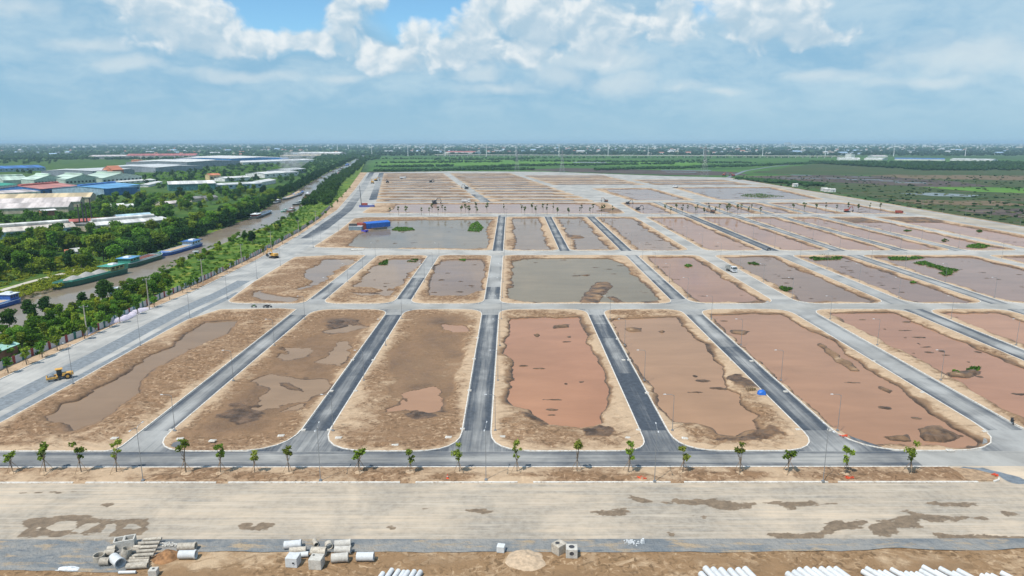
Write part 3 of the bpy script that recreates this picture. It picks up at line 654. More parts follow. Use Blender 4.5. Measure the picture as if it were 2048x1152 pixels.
# --- second row
plot(P_([(448, 607), (507, 564), (590, 514)]) + [(-95, R2[1]), (ST['S1'][0], R2[1]), (ST['S1'][0], R2[0])], [5, 0, 3, 3, 6, 8],
     [P_([(610, 540), (650, 518), (710, 517), (712, 522), (680, 535), (652, 560), (620, 575), (600, 580), (585, 577), (630, 560), (610, 550)]), P_([(495, 585), (520, 580), (550, 590), (600, 594), (575, 601), (540, 600)])],
     0.7, 21, wl=-0.42, flat=0.25, color=(0.27, 0.20, 0.15), soilbias=0.18)
plot(plot_rect('S1', 'S2', R2), [8, 8, 6, 6], [P_([(757, 525), (790, 517), (847, 517), (820, 545), (800, 570), (770, 577), (747, 575), (710, 572), (725, 555)]), P_([(702, 583), (750, 585), (790, 578), (775, 590), (720, 590)])],
     0.65, 22, wl=-0.45, flat=0.2, color=(0.28, 0.20, 0.145), specks=8, soilbias=0.15)
plot(plot_rect('S2', 'S3', R2), [8, 7, 6, 6], [P_([(872, 530), (885, 519), (965, 517), (968, 540), (962, 580), (925, 590), (870, 592), (857, 590), (865, 560)])], 0.65, 23, color=(0.25, 0.175, 0.13), specks=14, soilbias=0.12, rimdark=.2)
plot(plot_rect('S3', 'S5', R2), [7, 7, 6, 6], [P_([(1025, 522), (1050, 516), (1125, 515), (1217, 515), (1250, 527), (1257, 542), (1280, 560), (1310, 587), (1320, 599), (1275, 604), (1050, 603), (1020, 595), (1015, 582), (1027, 565)])],
     0.6, 24, islands=[P_([(1160, 607), (1165, 588), (1178, 577), (1190, 562), (1218, 562), (1226, 570), (1205, 590), (1198, 607)]), P_([(1216, 592), (1228, 590), (1252, 606), (1235, 606)]), P_([(1283, 601), (1310, 600), (1318, 606), (1290, 607)]), P_([(1060, 602), (1075, 601), (1070, 604)]), P_([(1153, 548), (1180, 548), (1176, 550)])], specks=16, color=(0.205, 0.165, 0.115), rimdark=0.15)
mid = [('S5', 'S6', (0.30, 0.172, 0.118)), ('S6', 'S7', (0.235, 0.160, 0.125)), ('S7', 'S8', (0.245, 0.162, 0.130)), ('S8', 'S10', (0.27, 0.18, 0.145)), ('S10', 338.0, (0.33, 0.195, 0.135))]
for i, (a, b, c) in enumerate(mid):
    q = plot_rect(a, b, R2); isl = []
    if i == 0: isl = [P_([(1466, 604), (1510, 599), (1540, 603), (1520, 607), (1475, 607)])]
    if i == 1: isl = [P_([(1610, 604), (1650, 600), (1675, 603), (1640, 607)])]
    plot(q, [9, 9, 6, 6], [inset_quad(q, 4.5, 4.5, 4.0, 4.5, RN, .5)], 0.75 if i < 3 else 1.0, 25 + i, color=c, specks=[6, 22, 22, 30, 8][i], rimdark=0.35, islands=isl)
# --- third row
plot(P_([(624, 495), (675, 463), (708, 437), (735, 434.5)]) + [(ST['S3'][0], R3[1]), (ST['S3'][0], R3[0])], [6, 0, 4, 3, 7, 7],
     [P_([(697, 491), (715, 470), (740, 460), (778, 452), (775, 440), (860, 438.5), (985, 438), (972, 457), (977, 482), (972, 497), (820, 496), (760, 497)])], 0.95, 31, color=(0.205, 0.17, 0.135), specks=26, soilbias=0.15, rimdark=.1)
third = [('S3', 'S4', (0.24, 0.178, 0.138)), ('S4', 'S5', (0.24, 0.178, 0.142)), ('S5', 'S6', (0.26, 0.182, 0.142)), ('S6', 'S7', (0.35, 0.205, 0.142)), ('S7', 'S8', (0.345, 0.20, 0.142)),
         ('S8', 'S9', (0.35, 0.202, 0.142)), ('S9', 'S10', (0.35, 0.202, 0.142)), ('S10', 'S11', (0.34, 0.20, 0.148)), ('S11', 338.0, (0.36, 0.21, 0.155))]
for i, (a, b, c) in enumerate(third):
    q = plot_rect(a, b, R3); m = [(6.5, 5.5), (5, 5), (5, 5), (4.5, 4.5), (4, 4.5), (4, 4), (4, 4), (4, 4), (5, 8)][i]
    isl = [inset_quad([(q[0][0], 520), (q[1][0], 520), (q[1][0], 552), (q[0][0], 552)], 3, 3, 1, 1, RN, 1)] if i in (7, 8) else []
    if i == 1: isl = [[(q[0][0] + 3, 432), (q[0][0] + 15, 436), (q[0][0] + 12, 446), (q[0][0] + 3, 450)]]
    plot(q, [7, 8, 7, 7], [inset_quad(q, m[0], m[1], 5, 6, RN, 1.0 if i < 3 else 0.5)], 1.1, 32 + i, color=c, specks=[10, 12, 16, 8, 2, 2, 3, 14, 16][i], rimdark=0.35, islands=isl)
# --- fourth row, behind the planted cross road
xl = G(722, 425)[0]
q = [G(722, 426.5), (ST['S6'][0] - 2, R4[0] + 1), (ST['S6'][0] - 4, R4[1]), G(752, 406)]
plot(q, [8, 14, 8, 5], [inset_quad(q, 22, 14, 6, 8, RN, 1.5)], 1.8, 51, color=(0.36, 0.235, 0.19), specks=10, rimdark=.3, islands=[P_([(1190, 421), (1215, 417), (1262, 418), (1240, 424)])])
for i, (a, b) in enumerate([('S6', 'S7'), ('S7', 'S8'), ('S8', 'S9'), ('S9', 'S10'), ('S10', 'S11'), ('S11', 338.0)]):
    q = plot_rect(a, b, R4); plot(q, [7, 7, 7, 7], [inset_quad(q, 5, 6, 6, 7, RN, 1.0)], 1.8, 52 + i, color=(0.33, 0.215, 0.175), specks=16, rimdark=0.35)
# --- fifth row, right half: two broad ponds
q = P_([(1262, 401.5), (1394, 401), (1302, 376), (1182, 377)]); plot(q, [8, 8, 8, 8], [inset_quad(q, 12, 8, 7, 9, RN, 1.5)], 2.4, 61, color=(0.33, 0.23, 0.19), specks=40, rimdark=.3)
q = P_([(1432, 400.5), (1652, 399), (1545, 374), (1342, 375)]); plot(q, [8, 8, 8, 8], [inset_quad(q, 10, 8, 7, 9, RN, 1.5)], 2.6, 62, color=(0.30, 0.22, 0.19), specks=46, rimdark=.3)
# --- far half: long narrow plots one behind the other, the grid turned a little to the left
LA = [G(752, 404), G(768, 344.5)]; RA0 = [G(962, 404), G(884, 344.5)]; RA1 = [G(982, 404), G(896, 344.5)]; RB0 = [G(1192, 404), G(1018, 345.5)]
def online(L, y): t = (y - L[0][1]) / (L[1][1] - L[0][1]); return (L[0][0] + (L[1][0] - L[0][0]) * t, y)
y = 700.0; k = 0
RB1 = [G(1216, 404), G(1032, 346.5)]; RC0 = [G(1330, 378), G(1200, 349.5)]; RC1 = [G(1348, 378), G(1215, 349.5)]; RD0 = [G(1545, 376), G(1405, 353)]
rr = random.Random(3)
while y < 1330:
    dpt = rr.uniform(34, 44)
    for (A, B, sd) in ((LA, RA0, 0), (RA1, RB0, 1), (RB1, RC0, 2), (RC1, RD0, 3)):
        if (sd >= 2 and (y < 935 or y > 1250)) or (sd == 3 and y > 1120): continue
        q = [online(A, y), online(B, y), online(B, y + dpt), online(A, y + dpt)]
        pink = rr.random()
        col = (0.30 + 0.05 * pink, 0.225 + 0.02 * pink, 0.18) if sd == 0 else (0.26 + 0.06 * pink, 0.21, 0.18)
        plot(q, 5, [inset_quad(q, rr.uniform(6, 22), rr.uniform(6, 26), rr.uniform(8, 13), rr.uniform(9, 15), rr, 2.5)], 4.0, 70 + k, wl=-0.45, flat=rr.choice([.3, .6, .9]), color=col, specks=6, rimdark=.45, kerb=0, resy=1.5, soilbias=rr.uniform(-.1, .3)); k += 1
    y += dpt + 9

# --- everything paved between the plots, one broad sheet of stone base
outer = [(-330, 119.0)] + [tuple(p) for p in KERB_L[1:]] + [G(900, 342.5), G(1100, 343.5), G(1330, 352), G(1455, 355)] + [(372, 1020), (368, 119.0)]
outer = ccw(outer)
holed_sheet('road', outer, HOLES, 0.0, ROADBASE).color = (0.62, 0, 0, 1)
# ------------------------------------------------------------------ streets laid on the stone base
def street(poly, mat, dust, z=0.004, name='road'):
    return sheet(name, poly, z, mat, color=(dust, 0, 0))
def rect(x0, x1, y0, y1): return [(x0, y0), (x1, y0), (x1, y1), (x0, y1)]
E = 0.05
row1 = {'S1': [(119.2, 246, .50)], 'S2': [(119.2, 246, .38)], 'S3': [(119.2, 246, .43)], 'S4': [(119.2, 172, .26), (172.0, 205, .42), (205.0, 222, .34), (222.0, 246, .48)], 'S5': [(119.2, 196, .40), (196, 246, .50)], 'S6': [(122, 168, .52), (168, 246, .62)], 'S7': [(119.2, 246, .50)], 'S8': [(119.2, 246, .5)]}
for s, segs in row1.items():
    for (a, b, d) in segs: street(rect(ST[s][0] + E, ST[s][1] - E, a, b), ASPH_Y, d)
row2 = {'S1': [(247, 290, .50), (290, 372, .68)], 'S2': [(247, 302, .44), (302, 372, .68)], 'S3': [(247, 282, .44), (282, 372, .72)], 'S5': [(247, 296, .46), (296, 372, .60)], 'S7': [(247, 372, .66)], 'S8': [(247, 372, .52)]}
for s, segs in row2.items():
    for (a, b, d) in segs: street(rect(ST[s][0] + E, ST[s][1] - E, a, b), ASPH_Y, d)
for s, d in (('S3', .42), ('S4', .42), ('S5', .42), ('S7', .38), ('S8', .48), ('S9', .48), ('S10', .55)):
    street(rect(ST[s][0] + E, ST[s][1] - E, 372, 569), ASPH_Y, d)
for s in ('S7', 'S8', 'S9', 'S10'): street(rect(ST[s][0] + E, ST[s][1] - E, 577, 695), ASPH_Y, .5)
street(rect(-150, 78, 119.05, R1[0] - .02), ASPH_X, .50, 0.008)
street(rect(78, 112, 119.05, R1[0] - .02), ASPH_X, .68, 0.008)
for s, d in (('S1', .52), ('S2', .44), ('S3', .44), ('S4', .40), ('S5', .46), ('S6', .62)):
    x0, x1 = ST[s]
    street([(x0 - 8, R1[0] - .02), (x1 + 8, R1[0] - .02), (x1 + .3, R1[0] + 10), (x0 - .3, R1[0] + 10)], ASPH_Y, d, 0.0058)
    street([(x0 - .3, R1[1] - 8), (x1 + .3, R1[1] - 8), (x1 + 6, R1[1] + .02), (x0 - 6, R1[1] + .02)], ASPH_Y, d + .12, 0.0058)
    if s != 'S4': street([(x0 - 6, R2[0] - .02), (x1 + 6, R2[0] - .02), (x1 + .3, R2[0] + 8), (x0 - .3, R2[0] + 8)], ASPH_Y, d + .12, 0.0058)
street(rect(-112, 190, R1[1] + .02, R2[0] - .02), ASPH_X, .76, 0.0065)
street(rect(-100, 340, R2[1] + .3, R3[0] - .3), ROADBASE, .70, 0.008)
street(rect(-8, 101, R3[1] + 1.5, R3[1] + 15), ASPH_X, .66, 0.008)
# left highway: bands of grey stone, fresh strips and two dark lanes further off
def along(A, B, t): return [(a[0] * (1 - t) + b[0] * t, a[1] * (1 - t) + b[1] * t) for a, b in zip(A, B)]
HL = smooth_line([KERB_L[i] for i in range(len(KERB_L))], 120, 4)
GRAVEL_Y = mat_road('grey_gravel_highway', (0.19, 0.21, 0.225), (0.40, 0.388, 0.36), 'Y')
def offs(L, d):
    L = np.asarray(L); t = np.gradient(L, axis=0); t /= np.linalg.norm(t, axis=1)[:, None] + 1e-9
    return L + np.stack([t[:, 1], -t[:, 0]], 1) * d
def band(name, L, d0, d1, z, mat, i0=0, i1=None, color=None):
    A = offs(L, d0)[i0:i1]; B = offs(L, d1)[i0:i1]
    o = ribbon(name, A, B, 3, lambda x, y, u, v: np.full_like(x, z), mat)
    if color: o.color = (*color, 1)
    return o
yy = HL[:, 1]
iA = int(np.argmax(yy > 300)); iB = int(np.argmax(yy > 560))
band('road', HL, 0.3, 22, 0.004, GRAVEL_Y, 0, iA, (.62, 0, 0)); band('road', HL, 9.5, 15.5, 0.008, GRAVEL_Y, 0, iA, (.30, 0, 0)); band('road', HL, 18.0, 21.0, 0.009, GRAVEL_Y, 0, int(iA * .9), (.28, 0, 0))
band('road', HL, 0.3, 17, 0.005, GRAVEL_Y, iA - 1, iB, (.58, 0, 0))
band('road', HL, 4.0, 13.0, 0.010, ASPH_Y, iB - 14, None, (.50, 0, 0))
street([online(LA, 720), online(LA, 1360), (online(LA, 1360)[0] - 9, 1360), (online(LA, 720)[0] - 8, 720)], ASPH_Y, .48, 0.010)
street([online(RA0, 700), online(RA0, 800), online(RA1, 800), online(RA1, 700)], ASPH_Y, .46, .01)
# right-hand boundary road
street(rect(345, 364, 380, 1000), GRAVEL_X, .74, .006)

# ------------------------------------------------------------------ front strip, the pale haul road and the store yard in front
def soil_strip(name, x0, x1, y0, y1, res, hfun, mat, mudf, kerbs=()):
    nx = int((x1 - x0) / res) + 1; ny = int((y1 - y0) / res) + 1
    X, Y = np.meshgrid(np.linspace(x0, x1, nx), np.linspace(y0, y1, ny), indexing='ij'); X = X.ravel(); Y = Y.ravel()
    H = hfun(X, Y); M, S = mudf(X, Y, H); idx = np.arange(nx * ny).reshape(nx, ny)
    F = np.stack([idx[:-1, :-1], idx[1:, :-1], idx[1:, 1:], idx[:-1, 1:]], -1).reshape(-1, 4)
    return struct(mesh_np(name, np.stack([X, Y, H], -1), F, mat, smooth=True, attrs={'mud': ('POINT', M), 'soil': ('POINT', S)}))
MED = (112.75, 118.72)
mounds = [(x_, 114.6 + (i % 3) * .5, 2.2 + (i % 4) * .6, .9, .30) for i, x_ in enumerate([-64, -47, -24, -8, 3, 12, 22, 36, 45, 58, 71, 83])]
def med_h(X, Y):
    e = np.minimum(Y - MED[0], MED[1] - Y); h = -0.015 + 0.135 * sstep(Y, MED[0] - .2, MED[0] + .15) + (0.10 + 0.14 * fbm(X, Y, 5, 4, 3) + 0.07 * fbm(X, Y, 1.2, 3, 5)) * sstep(e, 0, 1.0)
    for (mx, my, rx, ry, hh) in mounds: h = h + hh * np.exp(-((X - mx) / rx) ** 2 - ((Y - my) / ry) ** 2)
    return h
def med_m(X, Y, H):
    b = np.zeros_like(X)
    for (mx, my, rx, ry, hh) in mounds: b += np.exp(-((X - mx) / (rx * 1.3)) ** 2 - ((Y - my) / (ry * 1.3)) ** 2)
    return np.clip(0.10 + 0.12 * b, 0, 1), np.clip(0.45 + 0.5 * fbm(X, Y, 8, 3, 8) + 0.6 * b, 0, 1)
XE = 82.5
med = soil_strip('planted_strip', -150, XE, MED[0] - 0.2, MED[1] - 0.18, 0.30, med_h, SOIL, med_m)
# its kerbs: a continuous one along the side street, broken lengths along the haul road
MB().box(((-150 + XE) / 2, MED[1] - 0.06, 0.07), (XE + 150, 0.28, 0.17)).build('kerb', KERB, med)
def xat(px, y): d = ray(px, 966); return d.x / d.y * y
cuts = [-150, xat(146, 112.7), xat(171, 112.7), xat(432, 112.7), xat(456, 112.7), xat(800, 112.7), xat(831, 112.7), xat(1035, 112.7), xat(1066, 112.7), xat(1341, 112.7), xat(1368, 112.7), xat(1656, 112.7), xat(1676, 112.7), xat(1956, 112.7)]
for a, b in zip(cuts[::2], cuts[1::2]): MB().box(((a + b) / 2, MED[0], 0.08), (b - a, 0.34, 0.22)).build('kerb', KERB, med)
# tail of the strip, where the junction bends round it
tail = ccw(fillet([(XE, MED[0] + .2), (XE + 5.5, MED[0] + .5), (XE + 7.0, MED[0] + 2.4), (XE + 4.0, MED[1] - 1.2), (XE, MED[1] - .2)], 1.2))
tb = rough_poly(tail, .12, .5, 4); MB().prism(tb, -0.02, 0.17).build('strip_end', paint('brown_fill', (0.34, 0.23, 0.14), 0.95, var=.3, scale=1.2), med)
HAUL = (95.0, 112.55)
base_front = sheet('ground', rect(-170, 190, 40, 119.02), -0.6, SOIL2)
street(rect(82.4, 160, 112.5, 119.05), PALE_X, .55, -0.012, 'haul_road')
street(rough_poly([(83.8, 118.7), (88.8, 118.2), (92.4, 115.4), (94.2, 112.2), (90.2, 112.2), (89.6, 115.0), (87.2, 117.2)], .25, .8, 3), GRAVEL_X, .22, 0.012, 'gravel_patch')
# gravel shoulder below the haul road
def sh_h(X, Y): return -0.03 + 0.05 * fbm(X, Y, 2.5, 4, 31) - 0.05 * sstep(HAUL[0] - Y, 2.5, 4.0) + 0.02
NXg = 420; gx = np.linspace(-90, 90, NXg)
A = np.stack([gx, np.full(NXg, HAUL[0] - 0.02)], 1); B = np.stack([gx, HAUL[0] - 3.3 - 0.7 * fbm(gx, gx * 0, 9, 3, 4) - np.where(gx < -52, 4.5 * sstep(-gx, 52, 56), 0) + 0.6 * sstep(gx, 40, 60)], 1)
gs = ribbon('gravel_shoulder', A, B, 22, lambda x, y, u, v: 0.0 + 0.035 * fbm(x, y, 1.6, 4, 5) * np.minimum(v * 8, 1) - 0.06 * v ** 6, GRAVEL_SH)
heap_spots = []
def fg_h(X, Y):
    h = -0.10 + 0.10 * fbm(X, Y, 6, 4, 41) + 0.06 * fbm(X, Y, 1.1, 3, 42)
    h = h - 0.05 * sstep(Y, 89.5, 93)
    return np.minimum(h, np.where(Y > 91.0, -0.07, 9))
def fg_m(X, Y, H):
    n = fbm(X * .35, Y, 5, 4, 44); return np.clip(0.22 + 0.5 * n, 0, .8), np.clip(0.62 + 0.65 * fbm(X * .5, Y, 9, 3, 45), 0, 1)
soil_strip('store_yard_ground', -90, 90, 72, 94.6, 0.30, fg_h, SOIL2, fg_m)

# the haul road: one uneven sheet, with damp patches and dried silt where rain stood
DAMPS = [[(45, 1068), (55, 1040), (90, 1035), (300, 1037), (298, 1050), (285, 1072), (190, 1066), (110, 1072)],
    [(1400, 1003), (1425, 999), (1530, 1006), (1500, 1016), (1465, 1021), (1440, 1020)],
    [(474, 1051), (490, 1044), (504, 1046), (500, 1056), (482, 1058)],
    [(507, 1056), (525, 1044), (545, 1050), (530, 1056)],
    [(1265, 992), (1290, 998), (1320, 1006), (1280, 1006), (1268, 998)],
    [(1320, 1004), (1400, 1000), (1410, 1008), (1330, 1007)],
    [(1538, 1006), (1600, 1003), (1670, 1008), (1590, 1010)],
    [(1556, 1008), (1590, 1007), (1585, 1016), (1568, 1014)],
    [(1632, 1070), (1660, 1050), (1672, 1040), (1730, 1036), (1745, 1046), (1720, 1058), (1670, 1060)],
    [(1740, 1042), (1790, 1036), (1835, 1034), (1850, 1056), (1800, 1060), (1775, 1074), (1748, 1068), (1735, 1056)],
    [(1800, 1020), (1830, 1024), (1870, 1028), (1940, 1032), (1930, 1040), (1850, 1038)],
    [(1940, 1036), (1952, 1027), (2000, 1042), (1960, 1042)],
    [(1865, 1064), (1900, 1070), (2048, 1075), (1960, 1080), (1880, 1076)],
    [(1540, 1070), (1610, 1068), (1645, 1062), (1640, 1076), (1560, 1078)],
    [(1858, 1006), (1900, 1004), (1945, 1008), (1890, 1010)],
    [(2005, 1022), (2035, 1028), (2015, 1032)],
    [(940, 1020), (970, 1016), (990, 1022), (965, 1030)],
    [(842, 1006), (858, 1006), (852, 1014)],
    [(1170, 1020), (1250, 1022), (1240, 1028), (1180, 1028)],
    [(775, 1048), (798, 1046), (790, 1057), (778, 1054)],
    [(1372, 1030), (1390, 1029), (1386, 1033)],
    [(1398, 1030), (1416, 1030), (1408, 1035)],
    [(20, 984), (150, 983), (145, 986), (40, 987)],
    [(200, 1010), (222, 1009), (215, 1013)],
    [(1338, 1066), (1350, 1064), (1346, 1072)]]
DRIED = [[(95, 1055), (120, 1044), (150, 1045), (145, 1058), (110, 1062)],
    [(145, 1062), (170, 1050), (195, 1046), (180, 1058), (160, 1066)],
    [(195, 1072), (215, 1050), (230, 1046), (226, 1062), (214, 1070)],
    [(246, 1056), (262, 1050), (283, 1054), (270, 1058)],
    [(70, 1060), (76, 1051), (80, 1054), (78, 1059)]]
def haul():
    nx, ny = 1000, 76; X, Y = np.meshgrid(np.linspace(-125, 150, nx), np.linspace(HAUL[0], HAUL[1], ny), indexing='ij'); X = X.ravel(); Y = Y.ravel()
    mud = np.full(X.shape, .12) + .16 * fbm(X * .25, Y, 5, 4, 3); wob = fbm(X * .4, Y, 2.0, 6, 7, .74) * 2.1
    for i, p in enumerate(DAMPS):
        pl = P_(p); d, _, _, ii = poly_dist(X, Y, pl); mud = np.maximum(mud, sstep(np.where(ii, d, -d) + wob, -.7, .5))
    for p in DRIED:
        d, _, _, ii = poly_dist(X, Y, P_(p)); mud = mud * (1 - sstep(np.where(ii, d, -d) + wob * .6, -.25, .25))
    H = -.01 + .03 * fbm(X, Y, 6, 3, 5) * sstep(np.minimum(Y - HAUL[0], HAUL[1] - Y), 0, 1) - .02 * mud
    idx = np.arange(nx * ny).reshape(nx, ny); F = np.stack([idx[:-1, :-1], idx[1:, :-1], idx[1:, 1:], idx[:-1, 1:]], -1).reshape(-1, 4)
    o = struct(mesh_np('haul_road', np.stack([X, Y, H], -1), F, PALE_X, smooth=True, attrs={'mud': ('POINT', mud)})); o.color = (.49, 0, 0, 1)
haul()
# ------------------------------------------------------------------ left verge, canal and its banks
NB = 260
cn = smooth_line(CANAL_N, NB, 3); cf = smooth_line(CANAL_F, NB, 3)
cn = cn + np.stack([fbm(cn[:, 0], cn[:, 1], 30, 3, 61), fbm(cn[:, 0], cn[:, 1], 30, 3, 62)], 1) * 1.2
cf = cf + np.stack([fbm(cf[:, 0], cf[:, 1], 30, 3, 63), fbm(cf[:, 0], cf[:, 1], 30, 3, 64)], 1) * 2.0
fl = smooth_line(FENCE, NB, 3); kl = smooth_line(KERB_L, NB, 3)
WZ = -1.45
can = ribbon('canal_water', cn + (cn - cf) * 0.12, cf + (cf - cn) * 0.12, 3, lambda x, y, u, v: np.full_like(x, WZ), CANAL); can.color = (0.235, 0.190, 0.142, 1)
# verge of sand between highway kerb and fence
vg = ribbon('verge', kl, fl + (fl - kl) * 0.10, 9, lambda x, y, u, v: 0.12 + 0.12 * fbm(x, y, 3, 3, 71) * (4 * v * (1 - v)), SOIL, attrs={'mud': lambda x, y, z: 0.05 + 0 * x, 'soil': lambda x, y, z: 0.35 + 0.3 * fbm(x, y, 9, 3, 72)})
kb = offs(kl, -0.3)
V = np.concatenate([np.c_[kl, np.full(NB, -.02)], np.c_[kl, np.full(NB, .17)], np.c_[kb, np.full(NB, .17)], np.c_[kb, np.full(NB, .02)]])
F = np.array([(j * NB + k, j * NB + k + 1, (j + 1) * NB + k + 1, (j + 1) * NB + k) for j in range(3) for k in range(NB - 1)]); mesh_np('kerb', V, F, KERB, parent=vg)
# near bank, grassed, from the fence down to the water
fo = fl + (fl - kl) * 0.09
ribbon('near_bank', fo, cn + (cf - cn) * 0.04, 26, lambda x, y, u, v: 0.10 - 1.85 * sstep(v, 0.80, 1.0) - 0.25 * v + 0.30 * fbm(x, y, 8, 4, 73) * np.minimum(1, v * 6) * (1 - v * .6), GRASS)
# far bank and the low land behind it
lf = cf + np.array([-14.0, 6.0])
ribbon('far_bank', cf + (cn - cf) * 0.03, lf, 8, lambda x, y, u, v: -1.75 + 1.55 * sstep(v, 0.0, 0.6) + 0.15 * fbm(x, y, 6, 3, 75) * v, GRASS)
lb = [tuple(p) for p in lf] + [(-400, 7000), (-6000, 7000), (-6000, 80), tuple(lf[0])]
sheet('left_land', lb[:-1], -0.22, WOODFLOOR)

# ------------------------------------------------------------------ fields on the right and behind
zf = [GZ + 0.05]
def field(pts, mat, amp=9, step=14, sd=0):
    zf[0] += 0.02; return sheet('field', rough_poly(ccw(P_(pts, GZ)), amp, step, sd), zf[0], mat)
F_GREEN = mat_field('rice_field', [(0.042, 0.105, 0.022), (0.075, 0.155, 0.028), (0.030, 0.075, 0.020)], 0.002, 0.010, 0.02)
F_BRIGHT = mat_field('bright_rice', [(0.070, 0.170, 0.025), (0.110, 0.220, 0.032)], 0.003, 0.02, 0.03)
F_MARSH = mat_field('marsh', [(0.060, 0.078, 0.026), (0.038, 0.070, 0.022), (0.105, 0.085, 0.048), (0.028, 0.055, 0.020)], 0.006, 0.03, 0.07)
F_BROWN = mat_field('dry_stubble', [(0.135, 0.100, 0.058), (0.175, 0.125, 0.080), (0.070, 0.078, 0.034)], 0.006, 0.035, 0.06)
F_BURNT = mat_field('burnt_field', [(0.055, 0.045, 0.045), (0.095, 0.072, 0.062), (0.15, 0.12, 0.09), (0.040, 0.045, 0.030)], 0.004, 0.03, 0.05)
F_WET = mat_field('flooded_field', [(0.13, 0.14, 0.12), (0.20, 0.20, 0.19), (0.08, 0.10, 0.06)], 0.004, 0.05, 0.05, 0.25)
field([(735, 343), (1120, 343), (1500, 357), (1800, 372), (2200, 385), (2700, 330), (1600, 312), (745, 312)], F_GREEN)
field([(760, 322), (900, 320), (1400, 324), (1400, 331), (760, 331)], F_BRIGHT, sd=1)
field([(1040, 340), (1130, 336), (1480, 344), (1490, 351), (1330, 350), (1120, 343)], F_BURNT, sd=2)
field([(1470, 357), (1640, 352), (2048, 355), (2500, 360), (3000, 470), (2048, 458), (1850, 417), (1640, 378)], F_MARSH, sd=3)
field([(1720, 348), (2100, 350), (2100, 361), (1850, 358), (1760, 354)], F_BROWN, amp=12, sd=4)
field([(1480, 353), (1620, 350), (1760, 352), (1900, 363), (1990, 372), (1850, 374), (1640, 364)], F_BURNT, sd=5)
field([(1500, 346), (1570, 335), (1640, 327), (2300, 326), (2300, 352), (1660, 350)], F_MARSH, amp=14, sd=11)
field([(1840, 374), (2100, 376), (2100, 388), (1960, 384)], F_BRIGHT, amp=3, sd=6)
field([(1800, 387), (1870, 386), (1960, 391), (1940, 394), (1860, 392)], F_WET, amp=3, step=10, sd=7)
field([(1770, 400), (2000, 402), (2060, 412), (1850, 410)], F_BROWN, amp=5, sd=8)
field([(1910, 420), (2048, 418), (2200, 440), (2048, 438)], F_BURNT, amp=5, sd=9)
field([(1930, 432), (2048, 444), (2200, 470), (2048, 458)], F_MARSH, amp=5, sd=10)
for i, (a, b, c, d) in enumerate([(1650, 356, 1690, 1.0), (1690, 359, 1760, 1.2), (1760, 361.5, 1800, 1.2), (1790, 365, 1850, 1.4), (1700, 354, 1740, .8), (1560, 356, 1640, 1.0), (1320, 340, 1420, 1.2), (1330, 344, 1390, 1), (1145, 324, 1210, 1.6), (1010, 330, 1080, 1.2), (1580, 350, 1620, 1)]):
    field([(a, b), (c, b + .6), (c + 6, b + d + .6), (a + 4, b + d)], F_WET, amp=2, step=12, sd=20 + i)
# shoulders of the filled estate, down to the fields
ed = resample([(368, 119), (372, 1020), G(1455, 355), G(1330, 352), G(1100, 343.5), G(900, 342.5), G(737, 343.5)], 160)
ribbon('embankment', ed, offs(ed, -16) if False else offs(ed, 16), 7, lambda x, y, u, v: 0.02 + (GZ - 0.1) * sstep(v, 0.1, 1) + 0.35 * fbm(x, y, 9, 3, 77) * 4 * v * (1 - v), SOIL, attrs={'mud': lambda x, y, z: 0.25 + 0.25 * fbm(x, y, 14, 3, 78), 'soil': lambda x, y, z: 0.5 + 0.4 * fbm(x, y, 25, 3, 79)})
# access road curving in from the far side
ar = smooth_line(GP([(1452, 357), (1470, 350), (1490, 342), (1540, 334), (1600, 327), (1690, 321), (1760, 319)], GZ), 60, 3)
band('road', ar, -4, 4, GZ + .35, GRAVEL_X, color=(.35, 0, 0))
# lane on the far bank of the canal
ln = smooth_line(GP([(-40, 594), (0, 581), (60, 563), (132, 545), (160, 536), (180, 532)]), 40, 2); band('path', ln, -1.6, 1.6, -0.10, paint('concrete_lane', (0.50, 0.46, 0.38), .9, dirtamt=.4))

# ------------------------------------------------------------------ foliage
def leaf_cloud(rng, lobes, n, size, flat=0.3):
    """leaf clumps spread through ellipsoid lobes; each a bent quad. returns verts, quads, tone"""
    w = np.array([l[3] * l[4] * l[5] for l in lobes]); w = w / w.sum(); pick = rng.choice(len(lobes), n, p=w); L = np.array(lobes)[pick]
    d = rng.normal(size=(n, 3)); d /= np.linalg.norm(d, axis=1)[:, None]; r = rng.random(n) ** (1 / 2.2) * (0.86 + 0.28 * rng.random(n))
    c = L[:, :3] + d * L[:, 3:6] * r[:, None]
    nrm = d * 0.9 + rng.normal(size=(n, 3)) * 0.75 + np.array([0, 0, flat]); nrm /= np.linalg.norm(nrm, axis=1)[:, None]
    a = np.cross(nrm, rng.normal(size=(n, 3))); a /= np.linalg.norm(a, axis=1)[:, None] + 1e-9; b = np.cross(nrm, a)
    s = size * (0.6 + 0.8 * rng.random(n))[:, None]; t = s * (0.55 + 0.3 * rng.random(n))[:, None]
    bend = nrm * s * 0.22
    V = np.stack([c - a * s - bend, c - b * t, c + a * s - bend, c + b * t], 1).reshape(-1, 3)
    F = np.arange(n * 4).reshape(n, 4); lt = rng.random(len(lobes))[pick]
    tone = np.clip(0.25 + 0.35 * rng.random(n) + 0.45 * (lt - 0.4), 0, 1)
    return V, F, np.repeat(tone, 4)
